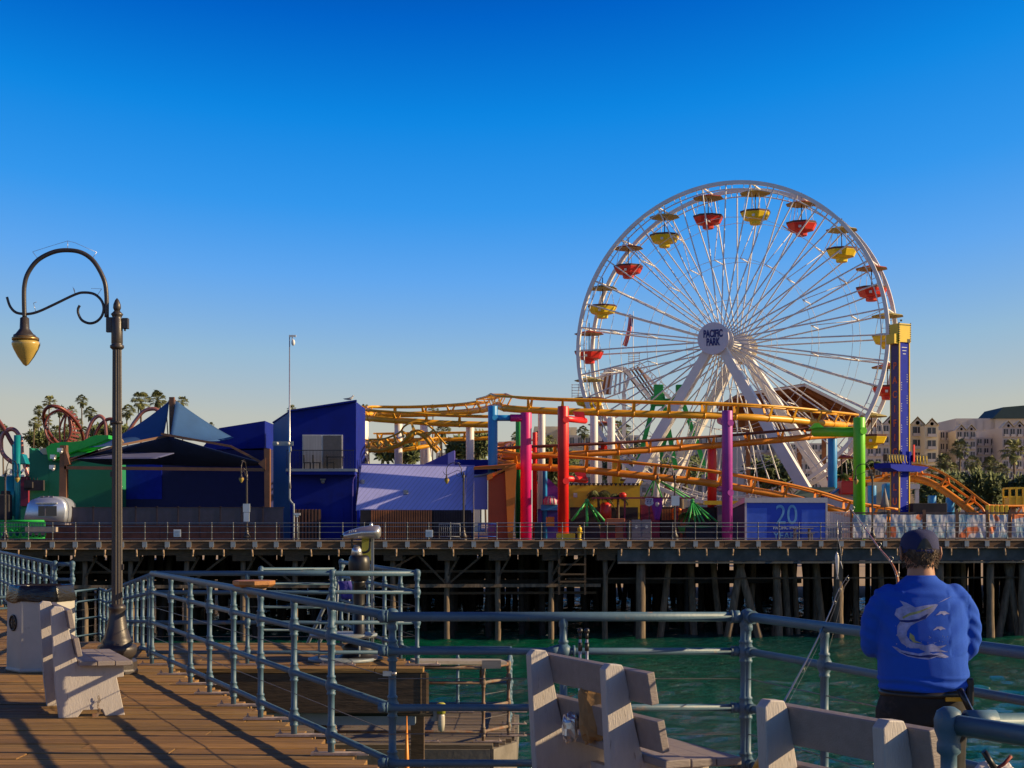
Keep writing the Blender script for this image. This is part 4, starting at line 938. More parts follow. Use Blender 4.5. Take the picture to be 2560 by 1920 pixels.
# inner raking ladders and braces beside the legs
for sx in (-1, 1):
    mb = MB(); a = HC+Vector((sx*0.9, 1.3, -1.2)); b = Vector((sx*7.0, 1.9, 0)); a2 = a+Vector((sx*0.48, 0, 0)); b2_ = b+Vector((sx*0.7, 0, 0))
    mb.beam(a, b, 0.12, 0.12); mb.beam(a2, b2_, 0.12, 0.12)
    for i in range(26): t = i/25; mb.beam(a.lerp(b, t), a2.lerp(b2_, t), 0.05, 0.05)
    part('ladder', mb, M['white'], fw)
mb = MB(); mb.bx(-5, 5, -3.4, 3.2, 0, 0.9); part('loading_platform', mb, M['kiosk'], fw)
mb = MB()
for i in range(3): mb.lathe([(0.35, -0.1), (0.35, 0.1)], (7.7+0.5*(i % 2), FD-0.6, 3.2-0.8*i), 14, M=Mx)
mb.box((7.9, FD-0.3, 2.3), (0.9, 0.5, 2.0)); part('drive_motor', mb, M['black'], fw)
# gondolas: hang from the rim between the two rings
def make_gondola(colr):
    root = thing('gondola', 'x', 'gondola', (0, 0, 0), 0, 'gondolas hanging from the ferris wheel')
    mb = MB(); mb.lathe([(0.40, -2.95), (0.46, -2.92), (0.50, -2.66), (1.0, -2.52), (1.24, -2.04), (1.24, -1.98)], n=8, smooth=False, a0=R(22.5)); part('bowl', mb, colr, root)
    mb = MB(); mb.lathe([(1.26, -2.0), (1.28, -1.86), (1.18, -1.86), (1.08, -2.1)], n=8, smooth=False, a0=R(22.5)); part('rim', mb, M['maroon'], root)
    mb = MB(); mb.lathe([(1.3, -0.42), (1.25, -0.36), (0.35, -0.13), (0.05, -0.08)], n=8, smooth=False, a0=R(22.5)); part('canopy', mb, M['gredroof'] if colr is M['gred'] else M['oldroof'], root)
    mb = MB(); mb.lathe([(0.05, -0.37), (1.27, -0.43)], n=8, smooth=False, a0=R(22.5)); part('canopy_underside', mb, M['oldroof'], root)
    mb = MB(); mb.tube([(0, 0, 0.55), (0, 0, -2.9)], 0.045, 6)
    part('centre_pole', mb, M['lamp'], root)
    for a in (0.5, 2.07, 3.64, 5.21): mb = MB(); mb.tube([(0.75*math.cos(a), 0.75*math.sin(a), -0.40), (1.05*math.cos(a), 1.05*math.sin(a), -1.9)], 0.022, 5); part('hanger', mb, M['white'], root)
    mb = MB(); mb.lathe([(0.3, -2.02), (0.3, -1.95)], n=12); mb.lathe([(0.62, -2.35), (0.7, -1.95), (0.78, -1.95), (0.9, -2.3)], n=8); part('seat', mb, M['maroon'], root)
    mb = MB(); mb.box((0, -1.1, -2.35), (0.22, 0.05, 0.2)); part('number_plate', mb, M['frame'], root)
    return root
GR = {0: make_gondola(M['gred']), 1: make_gondola(M['gyellow'])}; used = {}
Rz = Matrix.Rotation(WA, 3, 'Z')
ordn = ['topmost left of centre', 'second left of the top', 'third left of the top', 'fourth left of the top', 'fifth left of the top, level with the hub', 'sixth down the left side, behind the coaster', 'seventh down the left side below the coaster rail', 'eighth down the left side near the ground', 'ninth down the left side, low behind the rides', 'lowest left of centre',
        'lowest right of centre', 'ninth down the right side, low behind the legs', 'eighth down the right side near the palms', 'seventh down the right side beside the green column', 'sixth down the right side behind the drop tower', 'fifth right of the top by the drop tower head', 'fourth right of the top, level with the upper spokes', 'third right of the top', 'second right of the top', 'topmost right of centre']
for k in range(20):
    a = R(90+9+18*k); col = 0 if k % 2 == 0 else 1
    lp = Vector((RW*0.985*math.cos(a), 0, RW*0.985*math.sin(a)))
    wp = WC+Rz @ lp
    lab = '%s gondola of the wheel, %s' % ('red' if col == 0 else 'yellow', ordn[k])
    if col in used: dup(GR[col], wp, WA+R(8), lab)
    else: used[col] = 1; GR[col].location = wp; GR[col].rotation_euler = (0, 0, WA+R(8)); GR[col]['label'] = lab

# ================================================================ ROLLER COASTER
co = thing('roller_coaster', 'yellow and orange steel roller coaster running in front of the ferris wheel', 'roller coaster', gx(1640, 6)); CO = Vector(co.location)
def track(ctrl, label, m=None, mr=None, r=0.235, up=0.78, gauge=0.5, tie=2.1, side=0.0, n=8, rr=0.085, ups=None, few=False):
    m = m or M['coaster']; mr = mr or m
    pts = catmull([P(px, py, Y)-CO for (px, py, Y) in ctrl], n)
    mb = MB(); mb.tube(pts, r, 12); tp_ = part('spine_pipe', mb, m, co, label)
    rails = [[], []]; mbt = MB(); acc = 0; last = pts[0]
    m_ = len(pts)
    for i, p in enumerate(pts):
        t = (pts[min(i+1, m_-1)]-pts[max(i-1, 0)]).normalized(); sd_ = t.cross(Vector((0, 0, 1))).normalized(); u_ = sd_.cross(t)
        if ups: u_ = (u_*math.cos(ups)+sd_*math.sin(ups)); sd2 = t.cross(u_)
        else: sd2 = sd_
        A = p+u_*up+sd2*gauge+sd_*side; B = p+u_*up-sd2*gauge+sd_*side
        rails[0].append(A); rails[1].append(B)
        acc += (p-last).length; last = p
        if acc > tie or i == 0:
            acc = 0; w_ = t*0.05
            if not few: mbt = MB()
            for Q, sg in ((A, 1), (B, -1)):
                tri = [p+u_*r*0.6+sd2*0.2*sg-w_*2.4, p+u_*r*0.6+sd2*0.2*sg+w_*2.4, Q+w_*1.1, Q-w_*1.1]
                mbt.prism(tri, sd2*0.06)
            mbt.beam(A, B, 0.08, 0.1); mbt.tube([p-w_, p+w_], r*1.12, 12)
            if not few: part('tie', mbt, m, co)
    if few: part('ties', mbt, m, co)['kind'] = 'stuff'
    for q_ in rails:
        mb = MB(); mb.tube(q_, rr, 7); part('running_rail', mb, mr, co)
    return pts
T1 = [(1208, 1024, 113), (1230, 1019, 110), (1241, 1015, 106), (1246, 1014, 102), (1262, 1020, 99), (1306, 1024, 98), (1386, 1028, 97.5), (1465, 1030, 97.5), (1545, 1033, 97.5), (1650, 1036, 97.5), (1730, 1037.5, 97.5), (1809, 1040, 98), (1889, 1044, 98.5), (1968, 1049, 100), (2048, 1057, 102), (2105, 1062, 105), (2128, 1064, 109)]
track(T1, 'upper yellow track in front of the wheel')
T2 = [(1240, 1062, 108), (1180, 1061, 108), (1095, 1058, 108), (1040, 1054, 108), (990, 1051, 109), (935, 1047, 110), (905, 1043, 113), (906, 1036, 117), (950, 1036, 119), (1030, 1036, 119), (1110, 1033, 118), (1170, 1029, 116), (1208, 1024, 113)]
track(T2, 'far yellow helix on white columns', tie=2.4, up=0.6)
T3 = [(1330, 1120, 112), (1270, 1128, 110), (1248, 1135, 106), (1252, 1143, 101), (1306, 1141, 99.5), (1439, 1135, 99.5), (1545, 1130, 100), (1700, 1119, 101), (1809, 1112, 102), (1968, 1098, 103), (2040, 1091, 104), (2150, 1084, 108)]
track(T3, 'middle track rising behind the purple column', m=M['coaster_or'], mr=M['redrail'], r=0.22, up=0.62)
T4 = [(1300, 1148, 106), (1262, 1146, 103), (1240, 1152, 100), (1262, 1160, 98), (1306, 1166, 97.3), (1386, 1170, 97), (1465, 1175, 97), (1545, 1183, 97), (1624, 1191, 97), (1730, 1202, 97), (1809, 1213, 97.2), (1889, 1227, 97.5), (1968, 1242, 98), (2048, 1262, 98.5), (2122, 1284, 99), (2230, 1302, 100)]
track(T4, 'lower orange track dropping to the right', m=M['coaster_or'])
T5 = [(1232, 1095, 112), (1150, 1098, 112), (1050, 1099, 112), (940, 1101, 113)]
track(T5, 'thin track behind the blue column', r=0.14, up=0.5, rr=0.06, few=True)
T6 = [(2140, 1212, 108), (2200, 1203, 108), (2270, 1196, 108), (2315, 1203, 107), (2355, 1224, 106), (2400, 1256, 105), (2445, 1290, 104), (2480, 1300, 104), (2600, 1300, 105)]
track(T6, 'orange hump on the right behind the drop tower', m=M['coaster_or'], r=0.26, up=0.9, ups=-0.7)
T7 = [(925, 1126, 108), (965, 1124, 107), (1003, 1110, 106.5), (1022, 1092, 106), (1042, 1082, 106), (1062, 1092, 106), (1078, 1112, 106), (1094, 1130, 106)]
track(T7, 'small orange hump below the far helix', r=0.16, up=0.62, rr=0.07, tie=0.8, ups=-0.6, few=True)
T8 = [(920, 1116, 112), (980, 1126, 110), (1040, 1120, 110), (1090, 1110, 111)]
track(T8, 'curve behind the small hump', r=0.16, up=0.5, rr=0.06, tie=1.0, few=True)
def column(px, ytop, d, r, m, arms=(), zb=DZ, knuckles=(), label=None, cap=True):
    p = gx(px, d); H = Z(ytop, p.y)-zb; b = p-CO; b.z = zb-CO.z
    mb = MB(); mb.lathe([(r, 0), (r, H), (r*0.96, H+0.03), (0.0005, H+0.03)], b, 24); c = part('support_column', mb, m, co, label)
    for (py, tx, ty, td, ra) in arms:                 # arm at picture row py, reaching column tx
        q = gx(tx, td)-CO; q.z = Z(ty, gx(tx, td).y)-CO.z; z0 = Z(py, p.y)-CO.z
        a = Vector((b.x, b.y, z0)); mb = MB(); mb.tube([a, q], ra, 14); part('arm', mb, m, c)
    for ky in knuckles:
        z0 = Z(ky, p.y)-CO.z; mb = MB(); mb.tube([Vector((b.x+r*0.45, b.y-r*0.9, z0)), Vector((b.x+r*0.5, b.y-r*1.12, z0))], r*0.62, 16); part('flange', mb, m, c)
    return c
column(1408, 1017, 2.0, 0.345, M['red'], arms=((1046, 1462, 1052, 5.4, 0.2), (1196, 1464, 1200, 5.2, 0.2)), knuckles=(1050, 1203))
for (x0, y0, x1, y1) in ((1432, 1030, 1460, 1050), (1436, 1182, 1464, 1200)):
    p = gx(x0, 4.9); q = gx(x1, 4.9); mb = MB(); mb.prism([Vector((a, p.y, Z(b, p.y)))-CO for a, b in ((p.x, y0-2), (q.x, y0), (q.x+0.1, y1), (p.x+0.2, y1-6))], (0, 0.5, 0)); part('saddle', mb, M['red'], co)
column(1315, 1033, 5.5, 0.36, M['magenta'], arms=((1045, 1276, 1045, 5.5, 0.24),))
column(1232, 1016, 6.0, 0.31, M['blue'], arms=((1045, 1276, 1045, 5.6, 0.2),), knuckles=(1045,))
column(1818, 1028, 2.2, 0.335, M['purple'], arms=((1060, 1800, 1052, 6, 0.22), (1225, 1800, 1222, 5, 0.2)), knuckles=(1058, 1232))
column(2148, 1045, 2.6, 0.375, M['green'], arms=((1080, 2036, 1080, 5.6, 0.31),), knuckles=(1078,))
p = gx(2036, 5.6); mb = MB(); mb.prism([Vector((a, p.y-0.2, Z(b, p.y)))-CO for a, b in ((p.x-0.35, 1072), (p.x, 1058), (p.x+0.25, 1058), (p.x+0.7, 1072))], (0, 0.5, 0)); part('saddle', mb, M['green'], co)
column(1780, 1120, 11, 0.32, M['red'])
column(2081, 1094, 14, 0.33, M['blue'], knuckles=())
column(1540, 1132, 12, 0.29, M['yellow'])
column(1337, 1082, 9.5, 0.16, M['red'])
column(1297, 1050, 12, 0.22, M['kelly'])
column(1354, 1032, 18, 0.27, M['white'])
column(1362, 1165, 9, 0.16, M['blue'])
for px, yt, d in ((996, 1056, 20), (1060, 1052, 24), (1175, 1064, 19), (1485, 1040, 22), (1528, 1045, 24), (1069, 1100, 22), (905, 1042, 23), (1640, 1085, 30)):
    c = column(px, yt, d, 0.30 if px != 905 else 0.5, M['white'])
for px, yt in ((2247, 1205), (2375, 1245), (2330, 1240), (2180, 1215)): column(px, yt, 13, 0.3, M['blue'])
mb = MB(); p = gx(1408, 2.0)-CO; mb.box(p+Vector((0.15, -0.1, 0.22)), (1.15, 0.9, 0.44)); part('footing', mb, M['yellow'], co, bevel=0.02)

# ================================================================ DROP TOWER
p = gx(2250, 9.0); dt = thing('drop_tower', 'slim blue drop tower with yellow box head and lettering down its side', 'drop tower', p, R(26)); k = p.y/F
H = Z(852, p.y)-DZ; w_ = 0.72
mb = MB(); mb.box((0, 0, H/2), (0.86, 0.86, H)); part('mast', mb, M['towerblue'], dt)
mb = MB()
for sx in (-1, 1):
    for sy in (-1, 1): mb.box((sx*0.43, sy*0.43, H/2), (0.08, 0.08, H))
part('corner_trim', mb, M['yellow'], dt)
mb = MB(); mb.box((-0.442, 0, H/2), (0.01, 0.72, H-0.3)); part('side_panel', mb, M['towerpurple'], dt)
for i, ch in enumerate('PACIFICPLUNGE'):
    z = H-1.75-i*0.98 - (0.45 if i > 6 else 0); text('lettering', ch, 0.66, M['letter_or'], dt, (-0.455, 0, z), rot=(R(90), 0, R(-90)), ext=0.006, off=0.015)
mb = MB()
for i in range(9):
    for j in range(4):
        for s_, o_ in ((-1, 0), (1, 0.55)): mb.box((s_*0.24, -0.437, H-2.9-i*1.45-j*0.16+o_), (0.05, 0.012, 0.05))
for j in range(3): mb.box((0, -0.437, H-0.5-j*0.22), (0.45-0.1*j, 0.012, 0.05))
part('marker_lights', mb, M['signwhite'], dt)
hz = Z(820, p.y)-DZ
hd_ = part('tower_head', MB().box((0, 0, (H+hz)/2+0.05), (1.02, 1.02, hz-H+0.4)), M['yellow'], dt)
mb = MB()
for sx in (-1, 1):
    for i in range(9): mb.box((sx*0.48, -0.515, H-0.05+i*0.15), (0.07, 0.02, 0.07)); mb.box((-0.515, sx*0.48, H-0.05+i*0.15), (0.02, 0.07, 0.07))
for i in range(9): mb.box((-0.48+i*0.12, -0.515, H+1.02), (0.07, 0.02, 0.06)); mb.box((0.1, 0, H+1.4), (0.1, 0.1, 0.12))
mb.box((0.32, -0.515, H-0.05), (0.22, 0.02, 0.25)); part('bulbs', mb, M['black'], hd_)
mb = MB(); mb.bx(-0.85, -0.35, -0.42, 0.42, H-0.25, H+0.4); part('machine_box', mb, M['yellow'], hd_)
zc = Z(1157, p.y)-DZ
mb = MB(); mb.prism([(-1.6, -0.9, zc-0.05), (1.75, -0.9, zc-0.3), (1.45, -0.9, zc-0.45), (1.0, -0.9, zc-0.62), (-0.9, -0.9, zc-0.62), (-1.55, -0.9, zc-0.4)], (0, 1.7, 0)); cr = part('carriage', mb, M['towerblue'], dt)
mb = MB(); mb.box((0.0, -0.55, zc+0.1), (0.8, 0.3, 1.3)); part('carriage_frame', mb, M['towerblue'], dt)
mb = MB()
for i in range(7): mb = MB(); mb.tube(catmull([(-1.75+i*0.24, -0.95, zc+0.45), (-1.80+i*0.24, -1.05, zc+0.1), (-1.66+i*0.24, -1.0, zc-0.05)], 3), 0.025, 5); part('restraint', mb, M['yellow'], dt)
for i in range(4): mb = MB(); mb.tube([(0.65+i*0.28, -0.95, zc+0.45), (0.6+i*0.28, -1.05, zc-0.1)], 0.035, 5); part('restraint', mb, M['yellow'], dt)
mb = MB(); mb.box((-1.05, -0.6, zc+0.3), (1.5, 0.4, 0.45)); mb.box((1.0, -0.6, zc+0.3), (1.1, 0.4, 0.45)); part('seats', mb, M['black'], dt)
mb = MB(); mb.box((0.42, -0.9, zc+0.6), (0.12, 0.1, 1.2)); part('control_bar', mb, M['red'], dt)

# ================================================================ BROWN GABLED RIDE BUILDING AND OTHER RIDES BEHIND
def poly3(pts, Y, th): return [P(a, b, Y) for a, b in pts], Vector((0, th, 0))
rb = thing('gabled_pavilion', 'large orange brown timber pavilion roof seen from below behind the wheel', 'pavilion', gx(2020, 50)); RBO = Vector(rb.location); yb = RBO.y
def rbp(px, py, dy=0): return P(px, py, yb+dy)-RBO
def slab(mb, a, b, c, d, th=0.25):
    n_ = (b-a).cross(d-a).normalized()*th; mb.prism([a, b, c, d], n_)
RD = 15.0
def hz(px, py, d): return rbp(px, py, 0)+Vector((0, d, 0.0))
mb = MB(); mb.prism([hz(2012, 966, 0), hz(2195, 1058, 0), hz(2195, 1058, RD), hz(2012, 966, RD)], (0, 0, 0.3)); part('roof', mb, M['wood_roof'], rb)
mb = MB(); mb.prism([hz(2012, 966, 0), hz(1845, 992, 0), hz(1845, 992, RD), hz(2012, 966, RD)], (0, 0, 0.3)); part('roof', mb, M['wood_roof'], rb)
mb = MB(); mb.beam(rbp(2012, 963, -0.3), rbp(2195, 1055, -0.3), 0.3, 0.25); mb.beam(rbp(2012, 963, -0.3), rbp(1845, 989, -0.3), 0.25, 0.2); part('fascia', mb, M['offwhite'], rb)
mb = MB()
for i in range(9):
    d = 0.6+i*1.6; mb.beam(hz(2012, 968, d)-Vector((0, 0, 0.15)), hz(2195, 1060, d)-Vector((0, 0, 0.15)), 0.18, 0.3); mb.beam(hz(2012, 968, d)-Vector((0, 0, 0.15)), hz(1845, 994, d)-Vector((0, 0, 0.15)), 0.18, 0.3)
part('rafters', mb, M['wood_roof'], rb)
mb = MB(); mb.prism([hz(1850, 992, 12), hz(2012, 967, 12), hz(2190, 1058, 12), hz(1850, 1062, 12)], (0, 0.3, 0)); part('gable_wall', mb, M['wood_roof'], rb)
for px in (1870, 1998, 2060):
    mb = MB(); a = rbp(px, 985 if px > 1900 else 1000, 1); mb.beam(a, Vector((a.x, a.y, 0)), 0.4, 0.4); part('post', mb, M['wood_roof'], rb)
# white and brown slide tower on the left
sl = thing('slide_tower', 'white framed ride tower with a brown plank chute behind the left rim of the wheel', 'slide tower', gx(1530, 44)); so_ = Vector(sl.location); ys_ = so_.y
def slp(px, py, dy=0): return P(px, py, ys_+dy)-so_
mb = MB()
for i in range(5):
    a = slp(1558+i*9, 925-i*2, -0.5*i*0.2); b = slp(1618+i*7, 1000-i*1, 0); mb.beam(a, b, 0.28, 0.1)
part('chute', mb, M['brownpost'], sl)
mb = MB(); mb.beam(slp(1560, 922, -1), slp(1640, 1010, -1), 0.12, 0.3); mb.beam(slp(1592, 918, 0), slp(1690, 1010, 0), 0.12, 0.25)
for i in range(16): t = i/15; mb.beam(slp(1592+98*t, 918+92*t), slp(1600+98*t, 905+92*t), 0.06, 0.06)
mb.beam(slp(1600, 905), slp(1698, 997), 0.07, 0.07); part('handrail', mb, M['white'], sl)
mb = MB(); pts = [slp(1494, 985), slp(1500, 945), slp(1520, 925), slp(1560, 920), slp(1575, 935), slp(1558, 985)]
for a, b in zip(pts, pts[1:]): mb.beam(a, b, 0.3, 0.3)
for i in range(6): mb.beam(slp(1500+12*i, 985), slp(1512+10*i, 925), 0.18, 0.18)
part('frame', mb, M['white'], sl)
mb = MB(); mb.prism([slp(1490, 985, 1), slp(1500, 940, 1), (slp(1530, 925, 1)), slp(1528, 985, 1)], (0, 0.6, 0)); part('arch_panel', mb, M['wood_roof'], sl)
mb = MB()
for px in (1500, 1560): a = slp(px, 985); mb.beam(a, (a.x, a.y, 0), 0.35, 0.35)
part('post', mb, M['white'], sl)
mb = MB()
for i in range(5): mb.beam(slp(1570, 886+i*6), slp(1600, 884+i*6), 0.05, 0.05)
for px in (1572, 1585, 1598): mb.beam(slp(px, 880), slp(px, 922), 0.05, 0.05)
for i in range(5): mb.beam(slp(1429, 962+i*7), slp(1462, 962+i*7), 0.05, 0.05)
for px in (1430, 1446, 1460): mb.beam(slp(px, 960), slp(px, 1005), 0.05, 0.05)
part('platform_rail', mb, M['white'], sl)
# green pendulum ride
gr_ = thing('pendulum_ride', 'green A-frame ride tower standing behind the left legs of the wheel', 'ride', gx(1668, 32)); go_ = Vector(gr_.location); yg = go_.y
def gp(px, py, dy=0): return P(px, py, yg+dy)-go_
for (a, b, w2) in (((1641, 985), (1592, 1170), 0.36), ((1655, 985), (1690, 1175), 0.36), ((1695, 985), (1648, 1150), 0.36), ((1700, 985), (1770, 1190), 0.36)):
    mb = MB(); mb.beam(gp(*a, 0 if a[0] < 1680 else 2), gp(*b, 0 if a[0] < 1680 else 2), w2, w2, (0, 1, 0)); part('leg', mb, M['kelly'], gr_)
for px, dy in ((1640, 0), (1695, 2)):
    mb = MB(); mb.box(gp(px+6, 980, dy), (0.75, 0.7, 1.2)); mb.box(gp(px+2, 1003, dy), (1.0, 0.8, 0.8)); part('head_block', mb, M['kelly'], gr_, bevel=0.03)
mb = MB(); mb.beam(gp(1640, 1000, 1), gp(1702, 998, 1), 0.2, 0.18); part('crossbar', mb, M['kelly'], gr_)
def spider(name, label, px, yap, feet, d, m, r=0.055, base=None, ym=1345):
    a0 = gx(px, d); root = thing(name, label, 'ride', a0); ap = P(px, yap, a0.y)-a0
    for (fx, fy, dy) in feet:
        mb = MB(); b = P(fx, fy, a0.y)-a0; b.y += dy; mb.tube([ap, b], r, 6); part('strut', mb, m, root)
    mb = MB(); mb.ball(ap, 0.16, 8); part('apex', mb, m, root)
    return root
M['strut'] = mat('bright_green_struts', (0.04, 0.42, 0.09), 0.45)
s1 = spider('spider_ride', 'green tripod ride frame between the red column and the palm', 1467, 1252, [(1428, 1302, -0.5), (1434, 1300, 1), (1467, 1348, 0), (1512, 1305, -0.5), (1503, 1310, 1), (1470, 1330, 1)], 6.5, M['strut'], 0.085)
s2 = spider('spider_ride', 'green ride frame with many thin struts fanning out left of the purple column', 1731, 1254, [(1717, 1308, -1), (1734, 1308, -1), (1746, 1308, -1), (1757, 1308, -1), (1790, 1306, -1), (1780, 1300, 1), (1712, 1306, 1), (1772, 1296, 0.5), (1724, 1308, 0.5)], 6.0, M['strut'], 0.06)
mb = MB(); c0 = Vector((0.35, 0, 0.85)); mb.lathe([(0.5, 0.15), (1.35, 0.45), (1.5, 0.9), (1.42, 0.9), (0.6, 0.35)], (0.5, 0, 0), 18); part('car', mb, M['strut'], s2)
s3 = spider('spider_ride', 'thin green upper ride struts in front of the white wheel legs', 1637, 1195, [(1629, 1240, 0), (1655, 1245, 0), (1735, 1250, 0), (1720, 1248, 0.6), (1612, 1245, 0.6)], 9.0, M['strut'], 0.05)
mb = MB(); a = gx(1480, 7); b = gx(1735, 7); o = MB().beam((0, 0, 0), (b.x-a.x, 0, 0), 0.08, 0.1).build('banner_rail', M['maroonwall'], loc=(a.x, a.y, Z(1245, a.y))); tag(o, 'long maroon rail across the rides carrying the flags', 'rail')
for px in (1562, 1693): 
    mb = MB(); 
    pp = gx(px, 7); q = MB().beam((0, 0, 0), (0, 0, Z(1245, pp.y)-DZ), 0.1, 0.1).build('post', M['maroonwall'], o); q.location = (pp.x-a.x, pp.y-a.y, DZ-Z(1245, a.y))
# shield shaped 66 sign and purple flag
p = gx(1623, 6.6); sh = thing('shield_sign', 'white shield sign with the number 66 hanging on the maroon rail', 'sign', (p.x, p.y, Z(1252, p.y)))
mb = MB(); sp = [(-0.28, 0.16), (-0.1, 0.2), (0.0, 0.17), (0.1, 0.2), (0.28, 0.16), (0.25, 0.0), (0.31, -0.17), (0.2, -0.3), (0, -0.38), (-0.2, -0.3), (-0.31, -0.17), (-0.25, 0.0)]
mb.prism([(a*0.95, 0, b*0.95) for a, b in sp], (0, 0.03, 0)); part('plate', mb, M['signwhite'], sh)
text('lettering', '66', 0.36, M['letternavy'], sh, (0, -0.02, -0.12), off=0.01)
text('lettering', 'ROUTE', 0.11, M['letternavy'], sh, (0, -0.02, 0.08))
mb = MB(); mb.box((0, 0.03, -1.2), (0.06, 0.05, 1.7)); part('pole', mb, M['black'], sh)
def pennant(name, label, px0, px1, y0, y1, d, m, spot=None):
    a = gx(px0, d); b = gx(px1, d); zt = Z(y0, a.y); w2 = b.x-a.x; h = zt-Z(y1, a.y); mb = MB(); vs = []
    nx, nz = 10, 12
    for j in range(nz+1):
        for i in range(nx+1):
            u = i/nx; v = j/nz; narrow = 1-0.55*max(0, v-0.35)/0.65
            vs.append(((u-0.5)*w2*narrow+w2/2, 0.06*math.sin(u*9+v*3)*v, -h*v))
    mb.add(vs, [(j*(nx+1)+i, j*(nx+1)+i+1, (j+1)*(nx+1)+i+1, (j+1)*(nx+1)+i) for j in range(nz) for i in range(nx)], True)
    o = mb.build(name, m, loc=(a.x, a.y, zt)); s_ = o.modifiers.new('s', 'SOLIDIFY'); s_.thickness = 0.02; tag(o, label, 'flag')
    if spot: q = MB().ball((w2/2, -0.03, -h*0.27), (0.13, 0.03, 0.16), 12).build('emblem', spot, o)
    return o
pennant('flag', 'purple pointed flag with a pale round emblem beside the 66 sign', 1629, 1656, 1246, 1300, 6.6, M['purpleflag'], M['offwhite'])
# star striped flag on its pole
fp = thing('flag_pole', 'flag pole with a drooping striped red and white flag behind the left spokes', 'flag pole', gx(1583, 46)); fo_ = Vector(fp.location)
mb = MB(); zt = Z(778, fo_.y)-DZ; mb.tube([(0, 0, 0), (0, 0, zt)], [0.06, 0.03], 6); part('pole', mb, M['white'], fp)
mb = MB(); mb.cur = 0
nx, nz = 9, 22; vs = []; 
for j in range(nz+1):
    for i in range(nx+1):
        v = j/nz; u = i/nx; vs.append((-u*0.42-0.55*v*v*1.1, 0.12*math.sin(u*8+v*5), zt-0.4-v*2.9+u*0.15))
o_ = len(mb.v); mb.v += [tuple(v) for v in vs]
for j in range(nz):
    for i in range(nx):
        mb.f.append((j*(nx+1)+i, j*(nx+1)+i+1, (j+1)*(nx+1)+i+1, (j+1)*(nx+1)+i)); mb.sm.append(True); mb.mi.append(2 if (j < 8 and i < 5) else (i % 3 == 0)*1 if j % 1 == 0 else 0)
fl_ = mb.build('flag', [M['red'], M['white'], M['letternavy']], fp)
# ================================================================ BUILDINGS ON THE FAR PIER
def bld(name, label, cat, px, d): 
    t = thing(name, label, cat, gx(px, d)); return t
class Fr:                                            # picture-measured points on a vertical plane d metres behind the edge
    def __init__(s, root, y): s.o = Vector(root.location); s.y = y
    def p(s, px, py, dy=0): return P(px, py, s.y)-s.o+Vector((0, dy, 0))
    def wall(s, mb, pts, th=0.2): mb.prism([s.p(a, b) for a, b in pts], (0, th, 0)); return mb
    def grow(s, mb, pts, dep): mb.prism([s.p(a, b) for a, b in pts], (0, dep, 0)); return mb
YB = 1346
# ---- green building
g = bld('green_building', 'green stucco building with wavy parapet and bright green swooping roof behind the trailer', 'building', 150, 12); y = g.location.y; f = Fr(g, y)
part('wall', f.grow(MB(), [(73, 1352), (73, 1119), (78, 1122), (84, 1129), (90, 1121), (97, 1129), (104, 1137), (122, 1136), (122, 1352)], 5), M['grn_wall'], g)
part('wall', f.grow(MB(), [(122.5, 1352), (122.5, 1137), (128, 1150), (183, 1131), (300, 1131), (300, 1352)], 5.3), M['grn_wall'], g)
part('wall', f.grow(MB(), [(-60, 1352), (-60, 1190), (73, 1190), (73, 1352)], 7), M['grn_wall'], g)
mb = MB(); pts = [(122, 1120), (135, 1110), (160, 1106), (190, 1106), (215, 1103), (230, 1094), (245, 1089), (277, 1089), (277, 1098), (262, 1104), (236, 1114), (214, 1122), (195, 1128), (183, 1132), (128, 1152)]
n0 = len(mb.v); mb.prism([f.p(a, b, -0.6) for a, b in pts], (0, 3.0, 0)); part('roof', mb, M['grn_roof'], g)
mb = MB(); slab(mb, f.p(128, 1153, -0.5), f.p(200, 1150, -0.5), f.p(275, 1135, 1.5), f.p(180, 1118, 2.0), 0.1); part('roof', mb, M['grn_roof'], g)
part('parapet_cap', f.grow(MB(), [(96, 1120), (126, 1120), (126, 1136), (108, 1136), (100, 1128)], 0.3), M['cream'], g)
part('red_wall', MB().bx(f.p(54, 0).x, f.p(74, 0).x, -0.3, 0.0, f.p(0, 1265).z, f.p(0, 1192).z), M['maroonwall'], g)
mb = MB(); mb.box(f.p(92, 1214, -0.5), (1.3, 0.3, 0.7)); mb.box(f.p(81, 1213, -0.75), (0.55, 0.3, 0.4))
for i in range(4): mb.beam(f.p(72+i*9, 1195, -0.5), f.p(72+i*9, 1225, -0.5), 0.05, 0.05)
part('roof_machine', mb, M['darkstuff'], g)
mb = MB()
for i in range(7): mb.beam(f.p(36+i*4, 1185-(i % 2)*6, -0.8), f.p(40+i*5, 1174+(i % 3)*5, -0.8), 0.06, 0.16)
mb.beam(f.p(15, 1190, -0.8), f.p(72, 1190, -0.8), 0.1, 0.12); part('sign_scroll', mb, M['signwhite'], g)
# ---- blue back building behind the shade sails
b = bld('blue_hall', 'dark navy hall with royal blue panels behind the shade sails', 'building', 450, 13); f = Fr(b, b.location.y)
part('wall', f.grow(MB(), [(300, 1352), (300, 1131), (668, 1120), (668, 1352)], 8), M['navy2'] if 'navy2' in M else M['sail_dark'], b)
part('blue_panel', MB().bx(f.p(316, 0).x, f.p(405, 0).x, -0.06, 0.0, f.p(0, 1248).z, f.p(0, 1160).z), M['towerblue'], b)
part('green_panel', MB().bx(f.p(201, 0).x, f.p(314, 0).x, -0.34, -0.28, f.p(0, 1247).z, f.p(0, 1160).z), M['grn_wall'], b)
part('roof', f.grow(MB(), [(500, 1125), (548, 1070), (662, 1052), (662, 1125)], 6), M['navy'], b)
